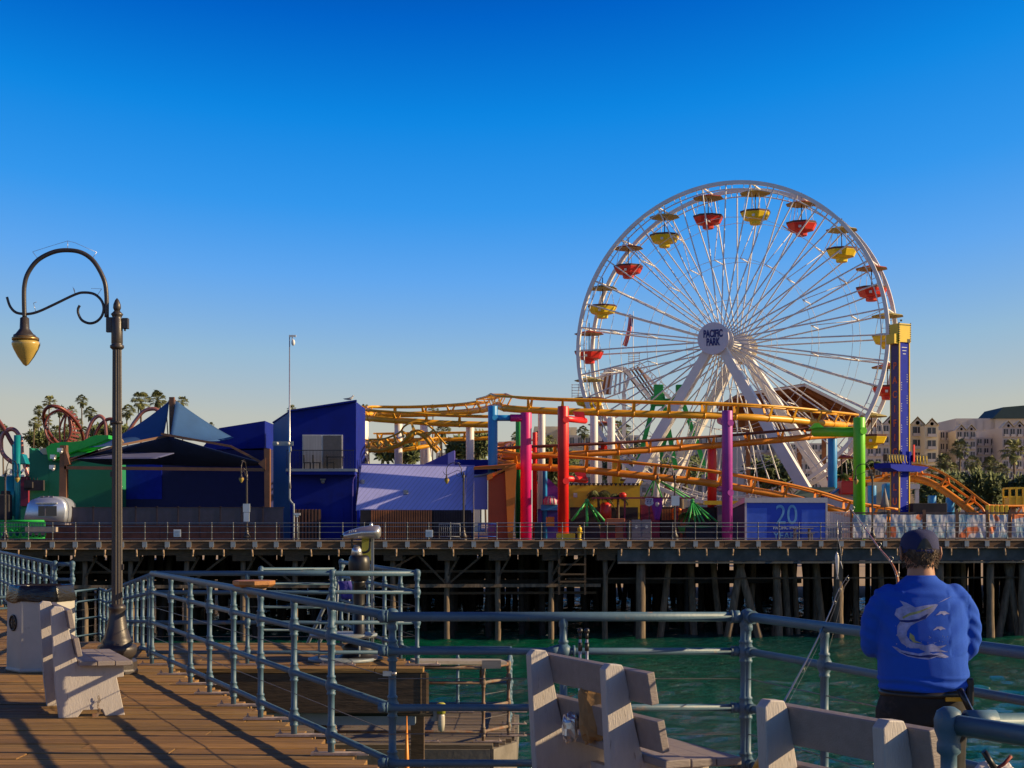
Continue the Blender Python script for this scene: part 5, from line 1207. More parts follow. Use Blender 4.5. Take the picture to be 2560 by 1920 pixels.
# ---- glass wind screen wall
gs = bld('glass_screen', 'dark glass wind screen fence below the shade sails', 'screen', 400, 3.2); f = Fr(gs, gs.location.y)
for i in range(10):
    x0 = 180+i*53; part('pane', MB().bx(f.p(x0+2, 0).x, f.p(x0+51, 0).x, -0.02, 0.02, f.p(0, 1352).z, f.p(0, 1270).z), M['dglass2'], gs)
    part('post', MB().box((f.p(x0, 0).x, 0, f.p(0, 1310).z), (0.08, 0.08, 2.2)), M['darkslat'], gs)
part('cap_rail', MB().beam(f.p(180, 1269), f.p(710, 1269), 0.08, 0.06), M['darkslat'], gs)
# ---- shade sail structure
s = bld('shade_sails', 'blue fabric shade sails rising to a central mast on brown steel posts', 'shade sail', 430, 7.0); f = Fr(s, s.location.y)
def sheet(name, m, corners, sag=0.3, n=12, lab=None):
    """corners a,b,c,d as local points; edges pulled inwards"""
    a, b_, c, d = [Vector(q) for q in corners]; mb = MB(); vs = []
    for j in range(n+1):
        for i in range(n+1):
            u = i/n; v = j/n; p = a.lerp(b_, u).lerp(d.lerp(c, u), v); p = p-Vector((0, 0, sag*4*(u*(1-u)*0.6+v*(1-v)*0.5)))
            vs.append(p)
    mb.add(vs, [(j*(n+1)+i, j*(n+1)+i+1, (j+1)*(n+1)+i+1, (j+1)*(n+1)+i) for j in range(n) for i in range(n)], True)
    o = part(name, mb, m, s, lab); q = o.modifiers.new('s', 'SOLIDIFY'); q.thickness = 0.04; return o
sheet('sail', M['sail'], [f.p(422, 1003, 0), f.p(418, 1093, -1), f.p(250, 1122, -2.5), f.p(290, 1085, 1)], 0.25)
sheet('sail', M['sail'], [f.p(440, 1001, 0), f.p(570, 1090, 2), f.p(530, 1104, -1.5), f.p(443, 1094, -2)], 0.18)
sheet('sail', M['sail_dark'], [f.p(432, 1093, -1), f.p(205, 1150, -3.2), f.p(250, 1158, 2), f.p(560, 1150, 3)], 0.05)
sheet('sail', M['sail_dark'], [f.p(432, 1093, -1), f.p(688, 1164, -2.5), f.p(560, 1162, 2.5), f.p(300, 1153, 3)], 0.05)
sheet('sail', M['sail2'], [f.p(232, 1151, -3.3), f.p(420, 1151, -3.3), f.p(453, 1136, -2), f.p(300, 1131, -1)], 0.02)
mb = MB(); mb.beam(f.p(430, 993), f.p(431, 1094), 0.32, 0.32); part('mast', mb, M['brownpost'], s)
mb = MB(); mb.tube([f.p(422, 1001), f.p(417, 1045), f.p(420, 1090)], 0.04, 6); mb.tube([f.p(439, 1000), f.p(446, 1045), f.p(443, 1092)], 0.04, 6); mb.tube([f.p(412, 1096, -1), f.p(432, 1090, -1), f.p(454, 1097, -1)], 0.04, 6); part('cable', mb, M['edge'], s)
for x0, x1, xb0 in ((190, 205, 186), (682, 696, 684)):
    yt = 1120 if x0 == 190 else 1128
    mb = MB(); mb.prism([f.p(x0, yt, -3.4), f.p(x1, yt, -3.4), f.p(x1, 1352, -3.4), f.p(xb0, 1352, -3.4)], (0, 0.45, 0)); part('post', mb, M['brownpost'], s)
mb = MB(); mb.beam(f.p(200, 1174, -3.3), f.p(684, 1179, -3.3), 0.2, 0.2); part('beam', mb, M['brownpost'], s)
for a, b_ in (((205, 1156), (330, 1120)), ((330, 1120), (432, 1092)), ((432, 1092), (600, 1122)), ((600, 1122), (684, 1166)), ((208, 1160), (280, 1132))):
    mb = MB(); mb.beam(f.p(*a, -3.2), f.p(*b_, -3.2 if b_[0] != 432 else -1.2), 0.09, 0.14); part('frame_tube', mb, M['brownpost'], s)
mb = MB(); mb.prism([f.p(201, 1122, -3.45), f.p(214, 1166, -3.45), f.p(201, 1170, -3.45)], (0, 0.5, 0)); mb.prism([f.p(686, 1150, -3.45), f.p(668, 1164, -3.45), f.p(686, 1180, -3.45)], (0, 0.5, 0)); part('gusset', mb, M['brownpost'], s)
mb = MB(); mb.prism([f.p(312, 1124, -3.4), f.p(337, 1103, -3.4), f.p(330, 1110, -2.0), f.p(310, 1128, -2.0)], (0, 0.05, 0.05)); part('fabric_tab', mb, M['edge'], s)
for (px, py) in ((176, 1148), (193, 1132), (174, 1173)):
    mb = MB(); mb.box(f.p(px, py, -3.6), (0.3, 0.3, 0.25)); mb.ball(f.p(px+3, py+5, -3.7), 0.12, 8); part('spotlight', mb, M['silver'], s)
# ---- blue building with balcony
b = bld('blue_building', 'deep blue building with sloping roofline, sliding window and small balcony', 'building', 800, 6.5); f = Fr(b, b.location.y); FBY = b.location.y
part('wall', f.grow(MB(), [(726, 1352), (726, 1029), (890, 1004), (890, 1352)], 6), M['navy'], b)
part('roof_edge', f.grow(MB(), [(720, 1031), (720, 1027.5), (893, 1001.5), (893, 1005)], 0.15).grow if False else MB().beam(f.p(722, 1028, -0.1), f.p(892, 1002, -0.1), 0.35, 0.1), M['navy'], b)
mb = MB(); mb.prism([f.p(725.5, 1352, 0.1), f.p(725.5, 1029, 0.1), f.p(662, 1050, 3.4), f.p(662, 1352, 3.4)], (0.05, 0.3, 0)); part('side_wall', mb, M['teal_blue'], b)
mb = MB(); mb.prism([f.p(725, 1028, 0.05), f.p(660, 1049, 3.35), f.p(660, 1046, 3.35), f.p(725, 1025.5, 0.05)], (0.05, 0.4, 0)); part('roof_trim', mb, M['navy'], b)
w = part('window_frame', MB().bx(f.p(756, 0).x, f.p(857, 0).x, -0.08, 0.0, f.p(0, 1173).z, f.p(0, 1087).z), M['frame'], b)
part('pane', MB().bx(f.p(758, 0).x, f.p(804, 0).x, -0.12, -0.083, f.p(0, 1171).z, f.p(0, 1089).z), M['curtain'], w)
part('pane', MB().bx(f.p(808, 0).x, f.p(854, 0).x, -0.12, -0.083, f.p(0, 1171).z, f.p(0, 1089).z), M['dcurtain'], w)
part('balcony_floor', MB().bx(f.p(722, 0).x, f.p(894, 0).x, -1.3, 0.0, f.p(0, 1180).z, f.p(0, 1173.5).z), M['greymetal'], b)
part('balcony_beam', MB().bx(f.p(724, 0).x, f.p(892, 0).x, -1.25, 0.0, f.p(0, 1188).z, f.p(0, 1180).z), M['navy'], b)
mb = MB(); mb.beam(f.p(724, 1128, -1.25), f.p(890, 1128, -1.25), 0.05, 0.05)
for i in range(48): mb.beam(f.p(724+i*3.5, 1128, -1.25), f.p(724+i*3.5, 1174, -1.25), 0.018, 0.018)
part('balustrade', mb, M['black'], b)
for xx in (772, 795, 830):
    mb = MB(); c = f.p(xx, 1158, -0.7); mb.box(c, (0.5, 0.4, 0.05)); mb.box(c+Vector((-0.22, 0, 0.25)), (0.04, 0.4, 0.5))
    for dx in (-.2, .2): mb.box(c+Vector((dx, -0.15, -0.18)), (0.04, 0.04, 0.4)); mb.box(c+Vector((dx, 0.15, -0.18)), (0.04, 0.04, 0.4))
    o = MB(); ob = mb.build('balcony_chair', M['black'], loc=b.location); tag(ob, {772: 'black chair at the left end of the blue building balcony', 795: 'black chair in the middle of the blue building balcony', 830: 'black chair behind the table on the blue building balcony'}[xx], 'chair', 'balcony furniture')
mb = MB(); mb.box((0, 0, 0), (1.2, 0.5, 0.05)); [mb.box((dx, 0, -0.3), (0.05, 0.05, 0.6)) for dx in (-.5, .5)]
c = f.p(840, 1144, -0.8); ob = mb.build('balcony_table', M['black'], loc=Vector(b.location)+c); tag(ob, 'black table on the balcony of the blue building', 'table', 'balcony furniture')
for px in (886,):
    mb = MB(); mb.tube(catmull([f.p(892, 1186, -0.3), f.p(884, 1200, -0.3), f.p(882, 1230, -0.15), f.p(882, 1345, -0.15)], 4), 0.05, 6); part('downpipe', mb, M['violet'], b)
mb = MB(); mb.ball(f.p(808, 1204, -0.2), 0.14, 8); mb.box(f.p(808, 1199, -0.1), (0.35, 0.15, 0.1)); part('spotlight', mb, M['greymetal'], b)
part('door', MB().bx(f.p(824, 0).x, f.p(858, 0).x, -0.03, 0.0, f.p(0, 1348).z, f.p(0, 1264).z), M['navy'], b)
sf = bld('slat_fence', 'brown vertical slat gate at the foot of the blue building', 'fence', 768, 5.6); f2 = Fr(sf, sf.location.y)
part('backing', MB().bx(f2.p(736, 0).x, f2.p(802, 0).x, 0.04, 0.1, 0, f2.p(0, 1274).z), M['darkstuff'], sf)
mb = MB()
for i in range(8): mb.box((f2.p(740+i*8.3, 0).x, -0.02, (f2.p(0, 1273).z)/2), (0.1, 0.06, f2.p(0, 1273).z))
o = part('slats', mb, M['brownpost'], sf)
# gull on the roof
def gull(loc, rz, label):
    root = thing('seagull', label, 'gull', loc, rz)
    mb = MB(); mb.tube([(-0.42, 0, 0.14), (-0.30, 0, 0.16), (-0.15, 0, 0.17), (0.0, 0, 0.20), (0.10, 0, 0.26), (0.14, 0, 0.33), (0.17, 0, 0.37), (0.21, 0, 0.375), (0.25, 0, 0.365)], [0.008, 0.03, 0.07, 0.095, 0.08, 0.048, 0.05, 0.04, 0.01], 10)
    mb.tube([(0.24, 0, 0.368), (0.31, 0, 0.355)], [0.012, 0.003], 6); mb.tube([(-0.02, 0.03, 0.13), (-0.02, 0.03, 0)], 0.008, 5); mb.tube([(0.0, -0.03, 0.13), (0.0, -0.03, 0)], 0.008, 5); part('body', mb, M['frame'], root)
    for sgn in (-1, 1): mb = MB(); mb.tube([(0.08, sgn*0.07, 0.22), (-0.1, sgn*0.085, 0.2), (-0.3, sgn*0.05, 0.19), (-0.48, sgn*0.01, 0.2)], [0.02, 0.045, 0.03, 0.005], 6); part('wing', mb, M['greymetal'], root)
    return root
pz = Vector(b.location)+Fr(b, FBY).p(876, 1005, 0.0); gull(pz+Vector((0, 0, 0.02)), 0, 'seagull perched on the top corner of the blue building')
# ---- periwinkle roof building
b = bld('periwinkle_building', 'low building with a big periwinkle blue ribbed metal roof above a slatted front', 'building', 1040, 5.0); f = Fr(b, b.location.y)
mb = MB(); mb.prism([f.p(890, 1272), f.p(1162, 1276), f.p(1164, 1161, 2.6), f.p(894, 1157, 2.6)], (0, 0.02, -0.12)); roof_ = part('roof', mb, M['ribroof'], b)
mb = MB(); mb.prism([f.p(1163, 1277), f.p(1183, 1277), f.p(1183, 1161, 2.6), f.p(1165, 1161, 2.6)], (0, 0.02, -0.12)); part('roof', mb, M['ribroof'], b, 'narrow navy end strip of the roof')
part('ridge', MB().beam(f.p(892, 1157, 2.7), f.p(1184, 1161, 2.7), 0.3, 0.1), M['purple_roof'], b)
part('wall', MB().bx(f.p(893, 0).x, f.p(1183, 0).x, 0.6, 0.8, 0, f.p(0, 1262).z), M['navy'], b)
part('wall', MB().bx(f.p(1185, 0).x, f.p(1219, 0).x, -0.1, 0.2, f.p(0, 1274).z, f.p(0, 1186).z), M['purple_roof'], b, 'small periwinkle end wall')
part('side_wall', MB().bx(f.p(893, 0).x, f.p(900, 0).x, -0.2, 0.6, 0, f.p(0, 1276).z), M['towerblue'], b)
for px, py in ((900, 1204), (1012, 1231)):
    mb = MB(); t = (1272-py)/115; mb.lathe([(0.16, -0.1), (0.16, 0.12), (0.19, 0.14), (0.001, 0.2)], f.p(px, py, 2.6*t), 12); part('roof_vent', mb, M['frame'], b)
mb = MB(); mb.prism([f.p(1045, 1157, 4), f.p(1130, 1118, 4), f.p(1130, 1160, 4)], (0, 1.5, 0)); part('gable', mb, M['violet'], b)
mb = MB(); mb.prism([f.p(1113, 1126, 3.95), f.p(1130, 1118, 3.95), f.p(1130, 1160, 3.95), f.p(1113, 1160, 3.95)], (0, 0.04, 0)); part('gable_panel', mb, M['purple_roof'], b)
part('back_wall', MB().bx(f.p(1131, 0).x, f.p(1262, 0).x, 4.2, 6, f.p(0, 1185).z, f.p(0, 1142).z), M['navy'], b)
mb = MB(); 
sf = bld('slat_fence', 'long warm brown slatted fence under the periwinkle roof', 'fence', 1000, 4.2); f2 = Fr(sf, sf.location.y); Hh = f2.p(0, 1275).z
part('backing', MB().bx(f2.p(900, 0).x, f2.p(1178, 0).x, 0.15, 0.2, 0, Hh), M['darkstuff'], sf)
for i in range(26):
    part('slat', MB().box((f2.p(930+i*5.9, 0).x, 0, Hh/2), (0.095, 0.07, Hh)), M['slat'], sf)
mb = MB()
for i in range(24): mb.box((f2.p(1086+i*4.2, 0).x, 0, Hh/2), (0.05, 0.06, Hh))
part('dark_slats', mb, M['darkslat'], sf)
mb = MB(); mb.beam((f2.p(930, 0).x, 0.02, 0.25), (f2.p(1180, 0).x, 0.02, 0.25), 0.05, 0.08); part('bottom_rail', mb, M['slat'], sf)
# ---- barricade and crowd fences
def barricade(px0, px1, d, m, label, nb=14, y0=1310):
    a = gx(px0, d); c = gx(px1, d); root = thing('barrier', label, 'barrier', a); w2 = c.x-a.x; h = Z(y0, a.y)-DZ
    mb = MB(); mb.tube([(0, 0, 0.1), (0, 0, h), (w2, 0, h), (w2, 0, 0.1)], 0.04, 6); mb.tube([(0, 0, 0.25), (w2, 0, 0.25)], 0.035, 6); part('frame', mb, m, root)
    mb = MB()
    for i in range(1, nb): mb.tube([(w2*i/nb, 0, 0.25), (w2*i/nb, 0, h)], 0.018, 5)
    part('bars', mb, m, root)
    return root
M['barblue'] = mat('barrier_blue', (0.02, 0.09, 0.45), 0.45)
barricade(1196, 1242, 1.8, M['barblue'], 'blue steel crowd barrier in front of the orange wall')
barricade(1098, 1150, 1.8, M['farrail'], 'grey steel crowd barrier left of the blue one', 10)
# ---- orange entrance
b = bld('orange_canopy', 'orange canopy with red orange side wall and a leaning orange post', 'canopy', 1240, 3.5); f = Fr(b, b.location.y)
part('wall', f.grow(MB(), [(1220, 1350), (1220, 1196), (1272, 1176), (1272, 1350)], 4), M['redorange'], b)
mb = MB(); mb.prism([f.p(1270, 1350, -0.3), f.p(1282, 1350, -0.3), f.p(1292, 1166, -0.3), f.p(1262, 1166, -0.3)], (0, 0.5, 0)); part('post', mb, M['orange'], b)
mb = MB(); mb.prism([f.p(1183, 1166, 1), f.p(1290, 1160, -0.4), f.p(1290, 1170, -0.4), f.p(1270, 1172, -0.4), f.p(1218, 1200, -0.3), f.p(1218, 1188, -0.3), f.p(1262, 1172, -0.3), f.p(1183, 1173, 1)], (0, 4, 0.2)); part('roof', mb, M['orange'], b)
mb = MB(); mb.prism([f.p(1184, 1188, 1), f.p(1268, 1173, 0), f.p(1268, 1176, 0), f.p(1184, 1192, 1)], (0, 3, 0)); part('soffit', mb, M['roofgrey'], b)
mb = MB(); mb.prism([f.p(1218, 1188, -0.45), f.p(1232, 1183, -0.45), f.p(1232, 1196, -0.45), f.p(1218, 1202, -0.45)], (0, 0.1, 0)); part('beam_end', mb, M['orange'], b)
# ---- "20" booth
b = bld('anniversary_booth', 'blue booth with white roof edge and a large pale 20 on its front', 'booth', 1965, 2.2); f = Fr(b, b.location.y)
z1 = f.p(0, 1256).z; x0 = f.p(1864, 0).x; x1 = f.p(2066, 0).x
part('front_wall', MB().bx(x0, x1, 0, 2.5, 0, z1), M['booth'], b)
mb = MB(); mb.prism([(x0, -0.01, z1), (x0, -0.01, 0), (x0-0.72, 1.6, 0), (x0-0.72, 1.6, z1-0.45)], (0.03, 0.1, 0)); part('side_wall', mb, M['booth_side'], b)
part('front_panel', MB().bx(f.p(1867, 0).x, f.p(1917, 0).x, -0.012, -0.003, 0.1, f.p(0, 1270).z), M['booth_light'], b)
part('front_panel', MB().bx(f.p(2004, 0).x, f.p(2063, 0).x, -0.012, -0.003, 0.1, f.p(0, 1274).z), M['booth_light'], b)
part('roof_edge', MB().bx(x0-0.08, x1+0.06, -0.1, 2.6, z1-0.02, z1+0.30), M['offwhite'], b)
mb = MB(); mb.prism([(x0-0.08, -0.1, z1-0.02), (x0-0.08, -0.1, z1+0.30), (x0-0.80, 1.6, z1-0.25), (x0-0.80, 1.6, z1-0.47)], (0.1, 0.2, 0)); part('roof_edge', mb, M['offwhite'], b)
for xx in (x0, x1): part('corner_trim', MB().box((xx, -0.03, z1/2), (0.12, 0.08, z1)), M['offwhite'], b)
text('lettering', '20', 1.75, M['ltblue'], b, f.p(1966, 1289, -0.03), sx=0.82, off=0.0, ext=0.01)
text('lettering', 'PACIFIC PARK', 0.27, M['signwhite'], b, f.p(1966, 1320, -0.03), off=0.006, ext=0.01)
text('lettering', 'YEARS', 0.62, M['ltblue'], b, f.p(1966, 1340, -0.03), sx=0.95, off=0.01, ext=0.01)
# picnic table in front of the booth
pt = bld('picnic_table', 'pale picnic table in front of the 20 booth', 'table', 2005, 1.2); f = Fr(pt, pt.location.y)
mb = MB(); mb.box((0, 0, 0.75), (1.3, 0.7, 0.06)); part('tabletop', mb, M['kioskl'], pt)
for dx in (-0.45, 0.45): mb = MB(); mb.box((dx, 0, 0.37), (0.1, 0.5, 0.74)); part('leg', mb, M['kioskl'], pt)
mb = MB(); mb.box((0, -0.65, 0.45), (1.3, 0.25, 0.05)); mb.box((-0.5, -0.65, 0.22), (0.08, 0.2, 0.42)); mb.box((0.5, -0.65, 0.22), (0.08, 0.2, 0.42)); part('bench_seat', mb, M['kioskl'], pt)
# ---- white bar gate and printed banners fence
wf = bld('bar_fence', 'white vertical bar fence between the 20 booth and the banners', 'fence', 2096, 2.0); f = Fr(wf, wf.location.y)
for i in range(15): part('bar', MB().box((f.p(2070+i*3.9, 0).x, 0, 0.9), (0.045, 0.045, 1.75)), M['offwhite'], wf)
part('rail', MB().box((f.p(2097, 0).x, 0, 1.78), (f.p(2126, 0).x-f.p(2068, 0).x, 0.05, 0.05)), M['offwhite'], wf); part('rail', MB().box((f.p(2097, 0).x, 0, 0.12), (f.p(2126, 0).x-f.p(2068, 0).x, 0.05, 0.05)), M['offwhite'], wf)
bf = bld('banner_fence', 'dark railed fence hung with wrinkled pale blue printed banners on the right', 'fence', 2340, 1.6); fo2 = Vector(bf.location)
bps = [2128, 2221, 2310, 2392, 2468, 2524, 2592, 2660]
for i, px in enumerate(bps):
    p = gx(px, 1.6)-fo2; part('post', MB().box(p+Vector((0, 0, 0.95)), (0.17 if i > 1 else 0.1, 0.14, 1.95)), M['brownpost'], bf)
mb = MB(); 
for zz, hh in ((1.72, 0.10), (0.12, 0.12)):
    mb = MB(); mb.beam(gx(2128, 1.6)-fo2+Vector((0, 0.05, zz)), gx(2660, 1.6)-fo2+Vector((0, 0.05, zz)), 0.08, hh); part('rail', mb, M['darkslat'], bf)
for i in range(len(bps)-1):
    a = gx(bps[i], 1.6)-fo2+Vector((0.12, -0.04, 0)); c = gx(bps[i+1], 1.6)-fo2+Vector((-0.12, -0.04, 0)); mb = MB(); nx, nz = 46, 12; vs = []
    for j in range(nz+1):
        for k_ in range(nx+1):
            u = k_/nx; v = j/nz; w3 = 0.055*noise.noise(Vector((u*5+i*3, v*2.2+u*3, i*7.7)))+0.018*noise.noise(Vector((u*15, v*5-u*6, i)))
            p = a.lerp(c, u); vs.append((p.x, p.y+w3-0.03, 0.16+1.48*v+0.03*math.sin(u*math.pi)*(-1 if v > .5 else 0)))
    mb.add(vs, [(j*(nx+1)+q, j*(nx+1)+q+1, (j+1)*(nx+1)+q+1, (j+1)*(nx+1)+q) for j in range(nz) for q in range(nx)], True)
    o = part('banner', mb, M['banner_s'], bf)
# ---- trailer
t = thing('trailer', 'polished aluminium rounded travel trailer with dark serving hatch at the left', 'trailer', gx(112, 2.6)); f = Fr(t, t.location.y)
prof = [(56, 1300), (60, 1280), (66, 1258), (76, 1248), (92, 1242), (118, 1239.5), (142, 1241), (156, 1247), (164, 1257), (167, 1272), (166, 1290), (163, 1305)]
mb = MB(); ring_ = []; n_ = len(prof)
secs = [(0.0, 0.90), (0.12, 0.97), (0.5, 1.0), (1.7, 1.0), (2.1, 0.97), (2.25, 0.88)]
cx_ = f.p(112, 0).x; cz_ = f.p(0, 1300).z
for (dy, sc_) in secs:
    for (a, b_) in prof: q = f.p(a, b_); ring_.append((cx_+(q.x-cx_)*sc_, dy, cz_+(q.z-cz_)*sc_))
fs = [(i*n_+k_, i*n_+k_+1, (i+1)*n_+k_+1, (i+1)*n_+k_) for i in range(len(secs)-1) for k_ in range(n_-1)]+[tuple(range(n_)), tuple((len(secs)-1)*n_+k_ for k_ in range(n_))]+[(i*n_, (i+1)*n_, (i+1)*n_+n_-1, i*n_+n_-1) for i in range(len(secs)-1)]
mb.add(ring_, fs, True); sh_ = part('body', mb, M['alu'], t)
h_ = part('serving_hatch', MB().bx(f.p(96, 0).x, f.p(142, 0).x, -0.03, 0.06, f.p(0, 1290).z, f.p(0, 1265).z), M['dglass'], t)
part('hatch_frame', MB().bx(f.p(112, 0).x, f.p(114, 0).x, -0.05, -0.02, f.p(0, 1290).z, f.p(0, 1265).z), M['kiosk'], h_)
mb = MB(); mb.box(f.p(117, 1258, -0.06), (1.3, 0.12, 0.07)); part('awning_rail', mb, M['frame'], t)
for k_ in range(3): part('roof_lamp', MB().box(f.p(104+12*k_, 1242, 0.1), (0.18, 0.1, 0.1)), M['kiosk'], t)
mb = MB()
for xx in (85, 140): mb.lathe([(0.36, -0.1), (0.36, 0.1)], f.p(xx, 1338, 0.4), 18, M=Matrix.Rotation(R(90), 3, 'X'))
part('wheel', mb, M['black'], t); part('chassis', MB().bx(f.p(64, 0).x, f.p(160, 0).x, 0.2, 2.0, 0.35, cz_), M['kiosk'], t)
sf = bld('slat_fence', 'low brown board fence in front of the trailer and the glass screen', 'fence', 300, 1.5); f2 = Fr(sf, sf.location.y)
for a, c in ((112, 200), (201, 300), (301, 400), (401, 500), (501, 600), (601, 700)): part('boards', MB().bx(f2.p(a, 0).x, f2.p(c, 0).x-0.02, 0, 0.06, 0, f2.p(0, 1312).z), M['maroonboard'], sf)
# green scroll fence
gf = bld('scroll_fence', 'bright green low fence with looping scrolls below the trailer', 'fence', 60, 1.1); f = Fr(gf, gf.location.y)
mb = MB(); mb.tube([f.p(-10, 1303), f.p(110, 1303)], 0.08, 6); mb.tube([f.p(-10, 1345), f.p(112, 1345)], 0.05, 6); part('rail', mb, M['grn_roof'], gf)
for i in range(7):
    x0 = 4+i*16; mb = MB(); pts = [f.p(x0+7+7*math.cos(q), 1334+9*math.sin(q), 0) for q in [k_*math.pi/6 for k_ in range(12)]]; mb.tube(pts, 0.05, 6, closed=True); part('scroll', mb, M['grn_roof'], gf)
    mb = MB()
    for q in range(4): mb.tube([f.p(x0+q*4, 1304), f.p(x0+q*4, 1330)], 0.025, 5)
    part('bars', mb, M['grn_roof'], gf)
o = small_box('slatted_bench', 'pale slatted seat beside the green scroll fence', 'bench', 62, 142, 1316, 1330, 0.9, 0.4, M['kioskl'], 0.02)
# teal ride columns
tc_ = bld('teal_ride', 'teal painted ride column and drums at the left edge', 'ride', 36, 5); f = Fr(tc_, tc_.location.y)
mb = MB(); mb.tube([f.p(43, 1088), f.p(43, 1352)], 0.2, 14); part('column', mb, M['teal'], tc_)
mb = MB(); mb.tube([f.p(28, 1190, .3), f.p(28, 1290, .3)], 0.42, 18); part('drum', mb, M['teal'], tc_)
mb = MB(); mb.tube([f.p(27, 1110, .6), f.p(27, 1190, .6)], 0.12, 12); part('column', mb, M['teal'], tc_)
mb = MB(); mb.prism([f.p(29, 1160), f.p(31, 1135), f.p(57, 1135), f.p(66, 1160)], (0, 0.8, 0)); part('capital', mb, M['teal'], tc_, bevel=0.05)
mb = MB(); mb.box(f.p(8, 1268, -0.3), (1.2, 0.6, 1.6)); mb.box(f.p(18, 1245, -0.3), (0.5, 0.4, 0.9)); part('machine', mb, M['darkstuff'], tc_, bevel=0.08)
# looping coaster behind
lp = bld('loop_coaster', 'dark red and pink steel coaster loops rising behind the green roof', 'roller coaster', 150, 40); f = Fr(lp, lp.location.y)
def loop_track(pts, r, m, closed=False, tie=None):
    q = catmull(pts, 8, closed); mb = MB(); mb.tube(q, r, 8, closed=closed); part('track', mb, m, lp); return q
q = [f.p(159+42*math.cos(a), 1072+50*math.sin(a), 3*math.sin(a*1)) for a in [i*math.pi/8 for i in range(16)]]
loop_track(q, 0.15, M['hoop'], True)
q2 = [f.p(159+33*math.cos(a), 1072+42*math.sin(a), -1.5) for a in [i*math.pi/8 for i in range(16)]]
loop_track(q2, 0.09, M['hoop'], True)
mb = MB()
for i in range(30):
    a = i*2*math.pi/30; mb.beam(f.p(159+42*math.cos(a), 1072+50*math.sin(a), 0), f.p(159+32*math.cos(a+0.05), 1072+41*math.sin(a+0.05), -1.5), 0.12, 0.16)
part('ties', mb, M['hoop'], lp)
for px in (140, 152, 166, 178): mb = MB(); mb.tube(catmull([f.p(159, 1024, 1), f.p(px, 1070, 1), f.p(159+(px-159)*0.6, 1130, 1)], 5), 0.1, 6); part('strut', mb, M['hoop'], lp)
loop_track([f.p(214, 1110), f.p(220, 1080), f.p(232, 1052), f.p(248, 1040), f.p(262, 1052), f.p(266, 1085), f.p(266, 1110)], 0.16, M['pinkpipe'])
loop_track([f.p(234, 1100), f.p(245, 1072), f.p(262, 1052), f.p(280, 1048), f.p(296, 1060), f.p(300, 1090)], 0.15, M['hoop'])
loop_track([f.p(320, 1080), f.p(340, 1050), f.p(360, 1028), f.p(385, 1022), f.p(400, 1030)], 0.17, M['pinkpipe'])
loop_track([f.p(70, 1190), f.p(56, 1140), f.p(52, 1100), f.p(40, 1078), f.p(25, 1073), f.p(8, 1085), f.p(2, 1110), f.p(8, 1135), f.p(30, 1155), f.p(50, 1156), f.p(75, 1150)], 0.19, M['pinkpipe'])
loop_track([f.p(-20, 1030), f.p(10, 1072), f.p(35, 1115), f.p(75, 1165)], 0.2, M['hoop'])
# ---- kiosks, bins, hydrant and clutter on the pier
o = small_box('kiosk', 'grey double cabinet behind the far railing right of the palm', 'cabinet', 1578, 1628, 1302, None, 1.5, 1.2, M['kiosk'])
for dx in (0.32, 0.98):
    q = MB().box((dx*0.98, -0.02, 0.75), (0.55, 0.03, 1.1)).build('door', M['kioskd'], o)
    MB().lathe([(0.09, -0.02), (0.09, 0.0)], (dx*0.98, -0.045, 0.85), 10, M=Matrix.Rotation(R(90), 3, 'X')).build('handle', M['frame'], q)
small_box('booth', 'terracotta counter left of the grey double cabinet', 'counter', 1516, 1562, 1296, 1312, 1.6, 1.5, M['brick'])
small_box('planter', 'orange brown planter under the terracotta counter', 'planter', 1540, 1558, 1312, None, 1.5, 0.5, M['brick'])
small_box('bollard', 'dark navy drum beside the grey double cabinet', 'drum', 1567, 1577, 1300, None, 1.3, 0.3, M['black'], 0.1)
small_box('crate', 'salmon orange crate to the left of the red column', 'crate', 1366, 1386, 1292, 1316, 2.4, 0.6, M['orange'])
small_box('trash_can', 'dark blue bin between the magenta and red columns', 'litter bin', 1336, 1358, 1306, None, 2.2, 0.5, M['darkstuff'], 0.08)
hy = thing('fire_hydrant', 'yellow fire hydrant beside the yellow footing of the red column', 'hydrant', gx(1449, 1.2))
mb = MB(); mb.lathe([(0.17, 0), (0.17, 0.05), (0.11, 0.08), (0.11, 0.62), (0.14, 0.65), (0.13, 0.78), (0.06, 0.88), (0.03, 0.94)], n=14); part('body', mb, M['yellow'], hy)
mb = MB(); mb.tube([(-0.2, 0, 0.5), (0.2, 0, 0.5)], 0.06, 10); part('nozzle', mb, M['yellow'], hy)
# striped tent and coloured stalls
M['stripe'] = mat('striped_canvas', (0.55, 0.5, 0.5), 0.8)
b = bld('game_stall', 'yellow walled games stall with a scalloped valance behind the red column', 'stall', 1480, 10); f = Fr(b, b.location.y)
part('wall', MB().bx(f.p(1420, 0).x, f.p(1600, 0).x, 0, 3, f.p(0, 1298).z, f.p(0, 1212).z), M['yellow'], b)
part('counter', MB().bx(f.p(1420, 0).x, f.p(1600, 0).x, 0.02, 2.9, 0, f.p(0, 1298).z), M['maroonwall'], b)
part('front_recess', MB().bx(f.p(1425, 0).x, f.p(1595, 0).x, -0.02, 0.0, f.p(0, 1330).z, f.p(0, 1268).z), M['darkstuff'], b)
mb = MB()
for i in range(16): xx = f.p(1424+i*11, 0).x; mb.prism([(xx, -0.1, f.p(0, 1208).z), (xx+0.28, -0.1, f.p(0, 1208).z), (xx+0.14, -0.1, f.p(0, 1216).z)], (0, 0.03, 0))
part('valance', mb, M['darkstuff'], b)
part('lamp_box', MB().box(f.p(1438, 1238, -0.2), (0.25, 0.15, 0.3)), M['frame'], b)
b = bld('purple_stall', 'purple pennant stall between the magenta and red columns', 'stall', 1382, 9); f = Fr(b, b.location.y)
